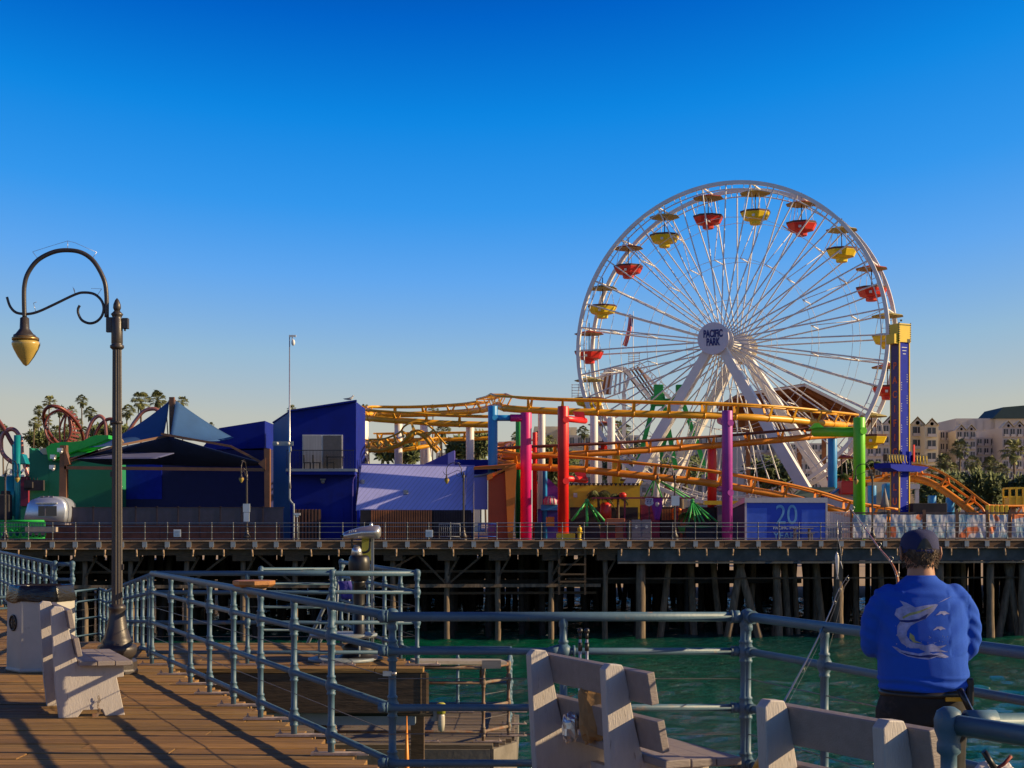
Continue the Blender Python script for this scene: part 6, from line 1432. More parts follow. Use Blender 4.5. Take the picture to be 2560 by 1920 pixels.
mb = MB(); mb.prism([f.p(1362, 1245), f.p(1362, 1190), f.p(1375, 1200), f.p(1400, 1225), f.p(1402, 1250)], (0, 0.3, 0)); part('panel', mb, M['purpleflag'], b)
part('wall', MB().bx(f.p(1345, 0).x, f.p(1404, 0).x, 0, 2, 0, f.p(0, 1272).z), M['violet'], b)
part('awning', MB().bx(f.p(1352, 0).x, f.p(1398, 0).x, -0.5, 0, f.p(0, 1276).z, f.p(0, 1262).z), M['blue'], b)
mb = MB(); mb.lathe([(0.5, 0), (0.48, 0.3), (0.3, 0.55), (0.001, 0.6)], f.p(1376, 1262, -0.3), 16); part('striped_dome', mb, M['stripe'], b)
mb = MB()
for i in range(5): a = i*0.6+0.3; mb.tube([f.p(1376, 1262, -0.3)+Vector((0.5*math.cos(a+3.14), 0.5*math.sin(a+3.14), z_*0.6)) * 1 if False else f.p(1376, 1262, -0.3)+Vector((0.5*math.cos(a+3.14)*c_, 0.5*math.sin(a+3.14)*c_, z_)) for z_, c_ in ((0.02, 1.01), (0.3, 0.98), (0.54, 0.62))], 0.035, 5)
part('stripes', mb, M['magenta'], b)
b = bld('red_chair_ride', 'bright red rounded ride car behind the dark palm', 'ride car', 1514, 7.5); f = Fr(b, b.location.y)
mb = MB(); mb.tube([f.p(1514, 1256), f.p(1514, 1262), f.p(1514, 1280), f.p(1514, 1300)], [0.2, 0.36, 0.40, 0.36], 14); part('car', mb, M['gred'], b)
mb = MB(); mb.ball(f.p(1557, 1238, 0), (0.25, 0.2, 0.2), 12); part('lantern', mb, M['gred'], b)
b = bld('stall_row', 'row of dark and maroon stalls at the foot of the wheel', 'stalls', 1700, 9.5); f = Fr(b, b.location.y)
for a, c, yt, m_ in ((1602, 1650, 1262, 'maroonwall'), (1652, 1700, 1268, 'darkstuff'), (1700, 1720, 1272, 'brick'), (1722, 1838, 1268, 'darkstuff'), (1600, 1640, 1240, 'kiosk')):
    part('stall', MB().bx(f.p(a, 0).x, f.p(c, 0).x, 0.1 if m_ != 'kiosk' else 1.2, 2.0, 0, f.p(0, yt).z), M[m_], b)
mb = MB()
for i in range(7): mb.beam(f.p(1656+i*4, 1272, 0), f.p(1656+i*4, 1300, 0), 0.06, 0.06)
part('striped_front', mb, M['slat'], b)
mb = MB()
for i in range(9): mb.ball(f.p(1684+(i % 3)*7, 1276+(i//3)*9, -0.2), 0.16, 8)
part('prize_toys', mb, M['orange'], b)
b = bld('yellow_awning_stall', 'low white stall with yellow awning right of the dark red column', 'stall', 1800, 9.0); f = Fr(b, b.location.y)
part('awning', MB().bx(f.p(1760, 0).x, f.p(1862, 0).x, -0.3, 0.4, f.p(0, 1262).z, f.p(0, 1252).z), M['yellow'], b)
part('wall', MB().bx(f.p(1794, 0).x, f.p(1862, 0).x, 0.02, 2, 0, f.p(0, 1264).z), M['kiosk'], b)
small_box('ride_platform', 'long dark low ride platform beneath the green struts', 'platform', 1425, 1500, 1318, None, 5.2, 2, M['darkstuff'])
small_box('ride_platform', 'dark low ride platform beneath the fanning green struts', 'platform', 1715, 1808, 1318, None, 4.6, 2, M['darkstuff'])
b = bld('gabled_kiosk', 'pale gabled kiosk with blue roof edge behind the booth', 'kiosk', 2098, 10); f = Fr(b, b.location.y)
part('gable_wall', f.grow(MB(), [(2050, 1320), (2050, 1256), (2100, 1222), (2150, 1250), (2150, 1320)], 3), M['signwhite'], b)
mb = MB(); mb.beam(f.p(2044, 1260, -0.15), f.p(2100, 1220, -0.15), 0.2, 0.12); mb.beam(f.p(2100, 1220, -0.15), f.p(2156, 1252, -0.15), 0.2, 0.12); part('roof_edge', mb, M['blue'], b)
mb = MB(); mb.prism([f.p(1990, 1238, 0.5), f.p(2018, 1220, 1.5), f.p(2100, 1220, 1.5), f.p(2046, 1258, 0.5), f.p(2010, 1256, 0.5)], (0, 0.1, 0.1)); part('roof', mb, M['slate'], b)
small_box('red_cart', 'small red cart between the gabled kiosk and the green column', 'cart', 2104, 2142, 1202, 1236, 9, 1.5, M['gred'], 0.1)
small_box('blue_tank', 'sky blue tank between the green column and the drop tower', 'tank', 2212, 2232, 1208, 1250, 11, 1.0, M['blue'], 0.15)
um = bld('closed_umbrella', 'closed grey umbrella between the green column and the drop tower', 'umbrella', 2212, 6); f = Fr(um, um.location.y)
mb = MB(); mb.lathe([(0.30, f.p(0, 1268).z), (0.27, f.p(0, 1258).z), (0.12, f.p(0, 1235).z), (0.03, f.p(0, 1220).z)], n=12, flute=0.2); part('canopy', mb, M['roofgrey'], um)
mb = MB(); mb.tube([(0, 0, 0), (0, 0, f.p(0, 1216).z)], 0.03, 6); part('pole', mb, M['lamp'], um)
b = bld('cream_wall', 'cream wall panel beside the drop tower base', 'wall', 2210, 14); f = Fr(b, b.location.y)
part('panel', MB().bx(f.p(2180, 0).x, f.p(2236, 0).x, 0, 1.5, 0, f.p(0, 1205).z), M['cream'], b)
b = bld('white_pergola', 'small white pergola right of the drop tower', 'pergola', 2290, 12); f = Fr(b, b.location.y)
part('roof', MB().bx(f.p(2262, 0).x, f.p(2300, 0).x, 0, 2, f.p(0, 1222).z, f.p(0, 1210).z), M['offwhite'], b)
for xx in (2266, 2295): part('post', MB().box((f.p(xx, 0).x, 0.3, f.p(0, 1222).z/2), (0.25, 0.25, f.p(0, 1222).z)), M['offwhite'], b)
small_box('long_box', 'long dark brown container right of the drop tower', 'container', 2282, 2366, 1258, 1290, 8, 3, M['darkstuff'])
b = bld('yellow_cage', 'yellow cage cabin at the right edge behind the banners', 'cabin', 2542, 14); f = Fr(b, b.location.y)
mb = MB(); a = f.p(2524, 1264); c = f.p(2558, 1220)
for xx in (a.x, (a.x+c.x)/2, c.x):
    for dy in (0, 1.4): mb.box((xx, dy, (a.z+c.z)/2), (0.12, 0.12, c.z-a.z))
for zz in (a.z, c.z, (a.z+c.z)/2): mb.box(((a.x+c.x)/2, 0, zz), (c.x-a.x, 0.1, 0.12)); mb.box(((a.x+c.x)/2, 1.4, zz), (c.x-a.x, 0.1, 0.12))
[mb.beam((xx, 0, zz), (xx, 1.4, zz), 0.1, 0.1) for xx in (a.x, c.x) for zz in (a.z, c.z)]; part('cage', mb, M['yellow'], b)
part('cabin_floor', MB().bx(a.x, c.x, 0, 1.4, a.z, a.z+0.6), M['yellow'], b)
mb = MB(); mb.box(((a.x+c.x)/2, 0.7, a.z/2), (0.3, 0.3, a.z)); part('post', mb, M['brownpost'], b)
for i in range(5):
    p = gx(2468+i*12, 5); o = MB().box((0, 0, 0), (0.22, 0.2, 1.0)).build('coaster_chair', M['yellow'], loc=(p.x, p.y, Z(1282, p.y)), bevel=0.03); tag(o, 'yellow upright seat, %s of five in the row below the yellow cage' % ('leftmost', 'second', 'middle', 'fourth', 'rightmost')[i], 'chair', 'yellow seats on the right of the orange hump')
# ================================================================ HOTELS AND TOWN BEHIND
def hotel(name, label, px0, px1, ytop, ybot, Y, m, cols, rows, gables=0, win='dglass', dep=18, wfrac=0.6, group=None, roofm='roofyellow', balc=True, y_first=None):
    a = P(px0, ybot, Y); b = P(px1, ytop, Y); root = thing(name, label, 'building', (a.x, Y, 0), 0, group); w2 = b.x-a.x; h = b.z
    part('wall', MB().bx(0, w2, 0, dep, -3, h), m, root)
    z0 = a.z; fh = (h-z0)/rows; cw = w2/cols
    for r_ in range(rows):
        for c_ in range(cols):
            zc = z0+(r_+0.5)*fh; xc = (c_+0.5)*cw
            wn = part('window', MB().bx(xc-cw*wfrac/2, xc+cw*wfrac/2, -0.12, -0.02, zc-fh*0.33, zc+fh*0.33), M[win], root)
            mb = MB(); mb.bx(xc-0.06, xc+0.06, -0.18, -0.12, zc-fh*0.33, zc+fh*0.33); mb.bx(xc-cw*wfrac/2-0.1, xc+cw*wfrac/2+0.1, -0.7, -0.12, zc-fh*0.40, zc-fh*0.34); mb.bx(xc-cw*wfrac/2-0.05, xc+cw*wfrac/2+0.05, -0.7, -0.66, zc-fh*0.34, zc-fh*0.16)
            part('balcony' if balc else 'sill', mb, M['mauve'] if balc else m, wn)
    if gables:
        gw = w2/gables
        for g_ in range(gables):
            x0 = g_*gw; gh = gw*0.42
            mb = MB(); mb.prism([(x0+0.2, -0.3, h), (x0+gw-0.2, -0.3, h), (x0+gw/2, -0.3, h+gh)], (0, 1.0, 0)); part('gable', mb, m, root)
            mb = MB(); mb.prism([(x0, -0.5, h), (x0+gw/2, -0.5, h+gh+0.35), (x0+gw/2+gw*0.55, 7, h+gh+0.35), (x0+gw*0.55, 7, h)], (0, 0, 0.15)); mb.prism([(x0+gw, -0.5, h), (x0+gw/2, -0.5, h+gh+0.3), (x0+gw/2+gw*0.5, 7, h+gh+0.3), (x0+gw*1.5, 7, h)], (0, 0, 0.15)); part('roof', mb, M[roofm], root)
            mb = MB(); mb.lathe([(0.001, -0.02), (gw*0.13, -0.02)], (x0+gw/2, -0.34, h+gh*0.3), 14, M=Matrix.Rotation(R(90), 3, 'X')); part('attic_window', mb, M[win], root)
    return root
Yh = 330
hotel('hotel', 'cream hotel block with two gables right behind the drop tower', 2274, 2312, 1062, 1190, Yh, M['cream'], 1, 4, 1, dep=20, balc=True)
hotel('hotel', 'tall sunlit cream hotel gable block next to the white wing', 2312, 2346, 1064, 1190, Yh-4, M['cream'], 1, 4, 1, dep=20)
hotel('hotel', 'small white hotel wing low between the cream block and the long facade', 2349, 2390, 1076, 1190, Yh+6, M['mauve'], 3, 4, 0)
hotel('hotel', 'white hotel facade with two small gables and red window hoods', 2390, 2440, 1076, 1200, Yh, M['mauve'], 3, 5, 2)
hotel('hotel', 'recessed white hotel facade with regular dark windows and balconies', 2440, 2508, 1094, 1230, Yh+3, M['mauve'], 4, 6, 0)
hotel('hotel', 'white hotel block with three gables at the right edge of the picture', 2506, 2590, 1068, 1230, Yh-4, M['mauve'], 5, 6, 3)
hotel('hotel', 'plain pale upper hotel block set back on the roof', 2390, 2490, 1046, 1078, Yh+24, M['mauve'], 5, 1, 0, wfrac=0.01, balc=False)
b = thing('slate_roof_block', 'hotel penthouse with dark slate hipped roof at the far right', 'building', (X(2530, Yh+22), Yh+22, 0)); o0 = Vector(b.location); yy = Yh+22
mb = MB(); pts = [P(a, c, yy)-o0 for a, c in ((2482, 1046), (2508, 1018), (2600, 1010), (2600, 1046))]; mb.prism(pts, (0, 14, 0)); part('roof', mb, M['slate'], b)
mb = MB(); mb.bx(pts[0].x+1, pts[3].x, 1, 13, -2, pts[0].z); part('wall', mb, M['mauve'], b)
hotel('hotel', 'white hotel block with grey roofs behind the wheel between its right legs', 2166, 2244, 1060, 1200, Yh, M['mauve'], 4, 5, 2, roofm='roofgrey')
hotel('hotel', 'shaded white hotel wing behind the lower right spokes of the wheel', 1955, 2064, 1108, 1230, Yh-20, M['mauve'], 6, 5, 0)
hotel('hotel', 'grey stucco block behind the purple column', 1858, 1950, 1082, 1240, Yh-10, M['mauve'], 5, 6, 0)
hotel('hotel', 'low beige block behind the purple column on its left', 1740, 1856, 1090, 1240, Yh+20, M['beige'], 6, 5, 0, wfrac=0.4)
hotel('town_block', 'pale block with few windows behind the white legs of the wheel', 1600, 1738, 1112, 1240, Yh+40, M['beige'], 7, 5, 0, wfrac=0.4)
hotel('town_block', 'long low cream block seen between the magenta and red columns', 1336, 1395, 1066, 1220, Yh+60, M['cream'], 4, 1, 0, wfrac=0.02, balc=False)
hotel('town_block', 'sunlit yellow cream block right of the red column', 1396, 1442, 1068, 1100, Yh+50, M['cream'], 2, 1, 0, wfrac=0.02, balc=False)
hotel('town_block', 'grey shaded low block right of the red column', 1420, 1600, 1088, 1220, Yh+45, M['beige'], 9, 4, 0, wfrac=0.45, balc=False)
hotel('town_block', 'small pale house among the palms left of the blue column', 1246, 1290, 1104, 1220, Yh+30, M['cream'], 2, 3, 0, wfrac=0.4, balc=False)
hotel('town_block', 'low pale building between the white coaster columns', 1090, 1200, 1132, 1220, Yh+30, M['beige'], 6, 2, 0, wfrac=0.4, balc=False)
# ================================================================ PALMS AND TREES
def fan_crown(seed, m, r=1.0, n=46, skirt=True):
    rnd = random.Random(seed); mb = MB()
    for i in range(n):
        az = rnd.uniform(0, 2*math.pi); el = rnd.uniform(-0.65, 1.35); L = r*rnd.uniform(0.5, 0.72)
        d = Vector((math.cos(az)*math.cos(el), math.sin(az)*math.cos(el), math.sin(el)))
        a = Vector((0, 0, 0)); b = d*L; mb.tube([a, b], 0.014*r, 3, caps=False)
        s_ = d.cross(Vector((0, 0, 1))).normalized(); u_ = s_.cross(d)
        nb = 9; R_ = r*rnd.uniform(0.36, 0.5)
        for k in range(nb):
            t = (k-(nb-1)/2)/((nb-1)/2)*1.35; dd = (d*math.cos(t)+s_*math.sin(t)).normalized()
            w_ = (s_*math.cos(t)-d*math.sin(t))*0.045*r
            mid = b+dd*R_*0.55+u_*0.02*r; tip = b+dd*R_*rnd.uniform(0.85, 1.1)-Vector((0, 0, 0.16*r*rnd.uniform(0.5, 1.5)))
            mb.add([b, mid+w_, tip, mid-w_], [(0, 1, 2, 3)])
    if skirt:
        for i in range(34):
            az = rnd.uniform(0, 2*math.pi); L = rnd.uniform(0.35, 0.9)*r; d = Vector((math.cos(az), math.sin(az), 0)); a = Vector((0, 0, -0.05*r))+d*0.08*r
            t_ = Vector((-d.y, d.x, 0))*0.09*r; b = a+d*0.22*r-Vector((0, 0, L)); mb.add([a, b+t_, b-Vector((0, 0, .1*r)), b-t_], [(0, 1, 2, 3)])
    return mb
def feather_crown(seed, r=1.0, n=26):
    rnd = random.Random(seed); mb = MB()
    for i in range(n):
        az = rnd.uniform(0, 2*math.pi); up = rnd.uniform(0.1, 1.2); L = r*rnd.uniform(0.85, 1.15); d = Vector((math.cos(az), math.sin(az), 0)); s_ = Vector((-d.y, d.x, 0)); pts = []
        for k in range(9):
            t = k/8; pts.append(d*(L*t*math.cos(up*0.6))+Vector((0, 0, L*(math.sin(up)*t-1.15*t*t*0.95))))
        mb.tube(pts, [0.02*r*(1-0.8*k/8) for k in range(9)], 4, caps=False)
        for k in range(26):
            t = 0.12+0.88*k/25; j = min(int(t*8), 7); p = pts[j].lerp(pts[j+1], t*8-j); l_ = 0.34*r*math.sin(math.pi*min(1, t*0.9+0.12))
            for sg in (-1, 1):
                tip = p+s_*sg*l_*0.75+d*l_*0.35-Vector((0, 0, l_*rnd.uniform(0.45, 0.95))); w_ = d*0.022*r; mb.add([p-w_, p+w_, tip+w_*0.4, tip-w_*0.4], [(0, 1, 2, 3)])
    return mb
fan_meshes = []
for sdd, m_ in ((1, 'palm'), (2, 'palm_dark'), (3, 'palm'), (4, 'palm_dark')):
    q = fan_crown(sdd, None).build('crown', M[m_]); fan_meshes.append(q.data); bpy.data.objects.remove(q)
fea = []
for sdd, m_ in ((11, 'leafg'), (12, 'leafg'), (13, 'palm_dark')):
    q = feather_crown(sdd).build('crown', M[m_]); fea.append(q.data); bpy.data.objects.remove(q)
def palm(px, py, rpx, Y, ground, label, kind=0, group='fan palms behind the amusement park'):
    c = P(px, py, Y); r = rpx*Y/F*1.25; root = thing('palm_tree', label, 'palm tree', (c.x, c.y, ground), random.uniform(0, 6), group)
    me = fan_meshes[kind % 4] if kind < 10 else fea[kind-10]
    o = bpy.data.objects.new('crown', me); C.objects.link(o); o.parent = root; o.location = (0, 0, c.z-ground); o.scale = (r,)*3
    h = c.z-ground; mb = MB(); bend = random.uniform(-0.02, 0.02)*h
    w_ = max(0.10, r*(0.095 if kind < 10 else 0.08)); mb.tube([(bend*math.sin(t*3), bend*t, h*t) for t in [i/8 for i in range(9)]], [w_*(1.25-0.4*i/8) for i in range(9)], 8); part('trunk', mb, M['bark'], root)
    return root
left_p = [(124, 1005, 15, 'tall single fan palm above the dark loop'), (98, 1028, 13, 'fan palm left of the dark loop, the shorter of two'), (88, 1058, 15, 'fan palm low on the left beside the green building'), (205, 1003, 14, 'slender fan palm standing alone right of the dark loop'),
          (113, 1052, 15, 'fan palm partly behind the left side of the dark loop'), (150, 1028, 14, 'fan palm showing through the top of the dark loop'), (178, 1030, 14, 'fan palm touching the right of the dark loop'), (226, 1035, 16, 'bushy fan palm above the pink loop'),
          (192, 1060, 15, 'fan palm low between the two loops'), (140, 1080, 15, 'fan palm low inside the dark loop'), (168, 1075, 14, 'fan palm behind the struts of the dark loop'), (320, 1030, 17, 'broad fan palm just right of the near lamp post'), (353, 1005, 23, 'large dense fan palm left of the sail mast'), (394, 1000, 21, 'large fan palm close to the sail mast'),
          (255, 1072, 15, 'low palm under the dark hoop beside the lamp post'), (4, 1075, 16, 'fan palm cut by the left edge'), (456, 1006, 14, 'fan palm peeping over the right sail'), (528, 1063, 7, 'tiny fan palm right of the sails'), (730, 1024, 11, 'small fan palm over the blue roof beside the mast'), (212, 1085, 16, 'low bushy palm right of the dark loop')]
for i, (px, py, r, lab) in enumerate(left_p): palm(px, py, r, 250+(i*37) % 60, 0, lab, i % 4)
mid_p = [(912, 1028, 15, 'fan palm rising over the left end of the yellow helix'), (1083, 1026, 13, 'thin tall fan palm behind the far helix'), (1109, 1076, 17, 'fan palm between white coaster columns'), (1100, 1095, 14, 'lower fan palm right of the small hump'), (1352, 1092, 15, 'fan palm left of the magenta column top'), (1374, 1105, 16, 'fan palm between the magenta and red columns'), (1458, 1082, 15, 'fan palm right of the red column'), (1545, 1066, 14, 'fan palm left of the yellow column'), (1563, 1076, 16, 'fan palm right of the yellow column'),
         (1290, 1092, 12, 'fan palm left of the magenta column foot'), (1215, 1105, 18, 'bushy fan palm left of the blue column'), (1025, 1120, 16, 'palm under the small orange hump')]
for i, (px, py, r, lab) in enumerate(mid_p): palm(px, py, r, 190+(i*41) % 70, 0, lab, (i+1) % 4)
right_p = [(2400, 1122, 22, 'large fan palm before the recessed hotel facade'), (2432, 1160, 20, 'fan palm right of and below the large one'), (2476, 1162, 20, 'fan palm in the middle of the right hotel row'), (2534, 1128, 28, 'biggest fan palm at the right edge'), (2360, 1156, 20, 'fan palm leftmost before the white hotel'), (2384, 1176, 18, 'low fan palm before the white hotel wing'), (2505, 1178, 18, 'low fan palm left of the biggest one'), (2330, 1180, 14, 'low fan palm right of the cream hotel')]
for i, (px, py, r, lab) in enumerate(right_p): palm(px, py, r, 225+(i*17) % 40, 0, lab, (i+1) % 4, 'fan palms in front of the hotels')
for (px, py, r, d, k, lab) in ((920, 1112, 34, 24, 10, 'bright green feather palm beside the blue building'), (890, 1140, 26, 22, 11, 'low feather palm half hidden by the blue building'), (2187, 1158, 30, 16, 10, 'bright feather palm between the green column and the drop tower'), (1496, 1235, 34, 7.8, 12, 'dark feather palm among the rides right of the red column'), (1545, 1240, 24, 8.6, 12, 'second dark feather palm beside the yellow column'),
                               (2100, 1190, 24, 15, 11, 'feather palm behind the green column arm'), (2090, 1225, 20, 13, 11, 'grey green feather palm right of the wheel legs'), (1945, 1205, 32, 24, 12, 'dark feather palm behind the low orange track'), (2005, 1232, 24, 18, 12, 'dark feather palm right of the wheel leg foot'), (1718, 1285, 22, 6.8, 11, 'small green palm behind the fanning green struts')):
    p = gx(px, d); palm(px, py, r, p.y, DZ, lab, k, 'feather palms on the pier')
def bush(name, label, px0, px1, y0, y1, Y, n, m, seed, kind='thing', size=0.55):
    rnd = random.Random(seed); a = P(px0, y1, Y); b = P(px1, y0, Y); cx_ = (a.x+b.x)/2; mb = MB(); g0 = a.z
    w2 = (b.x-a.x)/2; hh = b.z-a.z
    cl = [(Vector((rnd.uniform(-0.8, 0.8)*w2, rnd.uniform(-1, 1)*w2*0.5, rnd.uniform(0.45, 0.85)*hh)), rnd.uniform(0.2, 0.4)) for _ in range(16)]
    for i in range(n):
        c, q = rnd.choice(cl); v = Vector((rnd.gauss(0, 1), rnd.gauss(0, 1), rnd.gauss(0, 1))).normalized()*rnd.uniform(0.5, 1.0)**0.5
        p = c+Vector((v.x*q*w2, v.y*q*w2, v.z*q*hh*0.9)); s_ = size*rnd.uniform(0.5, 1.2)
        n1 = Vector((rnd.gauss(0, 1), rnd.gauss(0, 1), rnd.gauss(0, 1))).normalized(); n2 = n1.orthogonal().normalized()
        mb.add([p, p+n1*s_+n2*s_*0.35, p+n1*s_*1.7, p+n1*s_-n2*s_*0.35], [(0, 1, 2, 3)])
    root = thing(name, label, 'tree', (cx_, Y, g0-2))
    o = mb.build('crown', m, root); o.location = (0, 0, 2)
    mb = MB(); mb.tube([(0, 0, -1), (0.2, 0, 2), (0.1, 0.1, 2+hh*0.55)], [0.5, 0.4, 0.2], 8)
    for q in range(5): c = cl[q][0]; mb.tube([(0.1, 0, 2+hh*0.2), (c.x*0.5, c.y*0.5, 2+c.z*0.6), (c.x, c.y, 2+c.z)], [0.22, 0.15, 0.06], 6)
    part('trunk', mb, M['bark'], root); return root
for i, (a, b, y0, y1, Y, lab) in enumerate(((2290, 2345, 1205, 1285, 175, 'round green tree right of the drop tower base'), (2335, 2400, 1195, 1290, 195, 'broad tree behind the top of the orange hump'), (2385, 2445, 1190, 1290, 205, 'tree behind the falling side of the orange hump'), (2430, 2495, 1185, 1290, 200, 'dense tree before the hotel right of the orange hump'), (2485, 2535, 1200, 1290, 210, 'tree left of the yellow cage cabin'), (2530, 2600, 1190, 1290, 208, 'tree at the right edge behind the yellow cage cabin'),
                                            (1870, 1990, 1150, 1240, 200, 'dark tree behind the lower spokes of the wheel'), (2070, 2140, 1160, 1245, 190, 'tree behind the blue column and green arm'), (1120, 1230, 1085, 1165, 200, 'green tree behind the white coaster columns'), (940, 1060, 1110, 1170, 210, 'dark green tree under the far helix'), (1340, 1440, 1120, 1240, 220, 'dark tree between the magenta and red columns'), (1500, 1620, 1110, 1230, 230, 'olive tree behind the left wheel leg'), (230, 330, 1070, 1110, 260, 'low trees behind the pink loop'), (60, 200, 1085, 1130, 270, 'low tree mass behind the green building'), (1640, 1760, 1150, 1260, 215, 'dark tree behind the green A-frame ride'))):
    bush('tree', lab, a, b, y0, y1, Y, 2600, M['leaf'], 50+i)
# ================================================================ THE FISHERMAN
def fuse(name, mb, voxel, m, parent, smooth=6, fac=0.6):
    me = bpy.data.meshes.new(name); me.from_pydata(mb.v, [], mb.f); o = bpy.data.objects.new(name, me); C.objects.link(o)
    bm = bmesh.new(); bm.from_mesh(me); bmesh.ops.recalc_face_normals(bm, faces=bm.faces); bm.to_mesh(me); bm.free()
    r_ = o.modifiers.new('r', 'REMESH'); r_.mode = 'VOXEL'; r_.voxel_size = voxel; r_.use_smooth_shade = True
    s_ = o.modifiers.new('s', 'SMOOTH'); s_.iterations = smooth; s_.factor = fac
    dg = bpy.context.evaluated_depsgraph_get(); dg.update(); me2 = bpy.data.meshes.new_from_object(o.evaluated_get(dg))
    bpy.data.objects.remove(o); me2.name = name; me2.materials.clear(); me2.materials.append(m)
    o = bpy.data.objects.new(name, me2); C.objects.link(o); me2.polygons.foreach_set('use_smooth', [True]*len(me2.polygons))
    if parent: o.parent = parent
    return o
def loft(mb, secs, n=28):
    """secs: (cx, cy, z, rx, ry, power)"""
    vs = []
    for (cx, cy, z, rx, ry, pw) in secs:
        for k in range(n):
            a = 2*math.pi*k/n; c, s_ = math.cos(a), math.sin(a)
            vs.append((cx+rx*math.copysign(abs(c)**pw, c), cy+ry*math.copysign(abs(s_)**pw, s_), z))
    m_ = len(secs); fs = [(i*n+k, i*n+(k+1) % n, (i+1)*n+(k+1) % n, (i+1)*n+k) for i in range(m_-1) for k in range(n)]+[tuple(reversed(range(n))), tuple((m_-1)*n+k for k in range(n))]
    mb.add(vs, fs, True)
def limb(mb, pts, rs, n=14, sub=4):
    q = catmull([Vector(p) for p in pts], sub); r2 = []
    for i in range(len(q)): t = i/(len(q)-1)*(len(rs)-1); j = min(int(t), len(rs)-2); r2.append(rs[j]*(1-(t-j))+rs[j+1]*(t-j))
    mb.tube(q, r2, n); mb.ball(q[0], r2[0], 12); mb.ball(q[-1], r2[-1], 12)
M['skin'] = mat('skin', (0.42, 0.20, 0.12), 0.55, var=0.08, scale=20)
M['hair'] = mat('hair', (0.10, 0.065, 0.045), 0.8, var=0.3, scale=60, bump=0.5, bscale=200)
M['shirt'] = mat('blue_shirt', (0.003, 0.072, 0.50), 0.9, var=0.05, scale=8, bump=0.25, bscale=500)
M['trousers'] = mat('black_trousers', (0.014, 0.012, 0.013), 0.85, var=0.3, scale=14, dirt=(0.045, 0.032, 0.028), dscale=7, dlo=0.56, dhi=0.66)
M['cap'] = mat('navy_cap', (0.016, 0.02, 0.085), 0.85, var=0.08, bump=0.3, bscale=300)
M['print_grey'] = mat('shirt_print_pale', (0.30, 0.31, 0.55), 0.8, var=0.3, scale=25)
M['print_dark'] = mat('shirt_print_dark', (0.010, 0.018, 0.15), 0.8, var=0.2, scale=30)
M['print_yellow'] = mat('shirt_print_yellow', (0.33, 0.33, 0.14), 0.8, var=0.3, scale=30)
MX, MY = X(2303, 6.82), 6.82
man = thing('person', 'man in blue long sleeved shirt and navy cap fishing at the railing', 'person', (MX, MY, 0), R(-2))
hands = [(-0.075, 0.335, 1.13), (0.07, 0.31, 1.06)]
elb = [(-0.213, 0.06, 1.135), (0.221, 0.05, 1.125)]
sho = [(-0.172, 0.0, 1.362), (0.175, 0.0, 1.362)]
mb = MB()
loft(mb, [(0, 0.01, 0.82, 0.15, 0.11, .9), (0, 0.01, 1.0, 0.165, 0.12, .85), (0, 0.0, 1.15, 0.17, 0.12, .85), (0, 0, 1.3, 0.15, 0.09, .9), (0, 0, 1.37, 0.11, 0.07, .9), (0, 0.0, 1.44, 0.065, 0.06, 1), (0, 0.012, 1.52, 0.057, 0.06, 1), (0, 0.02, 1.56, 0.055, 0.06, 1)])
for s_ in (0, 1):
    limb(mb, [Vector(sho[s_])+Vector((0.03 if s_ == 0 else -0.03, 0.01, -0.045)), elb[s_], (hands[s_][0], hands[s_][1]-0.03, hands[s_][2])], [0.05, 0.042, 0.038, 0.03, 0.026])
    sg = -1 if s_ == 0 else 1
    limb(mb, [(sg*0.09, 0.01, 0.88), (sg*0.105, 0.02, 0.47), (sg*0.11, 0.0, 0.10)], [0.085, 0.07, 0.055, 0.05, 0.035])
    limb(mb, [(sg*0.11, -0.03, 0.05), (sg*0.12, 0.15, 0.035)], [0.04, 0.04, 0.03])
    # hand: palm, four curled fingers of different lengths and a thumb, closed round the rod
    h = Vector(hands[s_]); mb.ball(h, (0.036, 0.042, 0.018), 12, M=Matrix.Rotation(sg*0.5, 3, 'Y'))
    for k, L_ in enumerate((0.030, 0.036, 0.033, 0.026)):
        o_ = Vector(((-0.024+0.016*k)*1.0, 0.034, 0)); b0_ = h+o_
        mb.tube([b0_+Vector((0, -0.01, 0.004)), b0_+Vector((0, L_*0.8, 0.012)), b0_+Vector((0, L_*1.15, -0.008)), b0_+Vector((0, L_*0.55, -0.030)), b0_+Vector((0, L_*0.1, -0.032))], [0.0085, 0.009, 0.0085, 0.008, 0.006], 8)
    mb.tube([h+Vector((-sg*0.032, -0.012, 0)), h+Vector((-sg*0.050, 0.012, -0.006)), h+Vector((-sg*0.042, 0.040, -0.016)), h+Vector((-sg*0.02, 0.055, -0.02))], [0.012, 0.011, 0.0095, 0.007], 8)
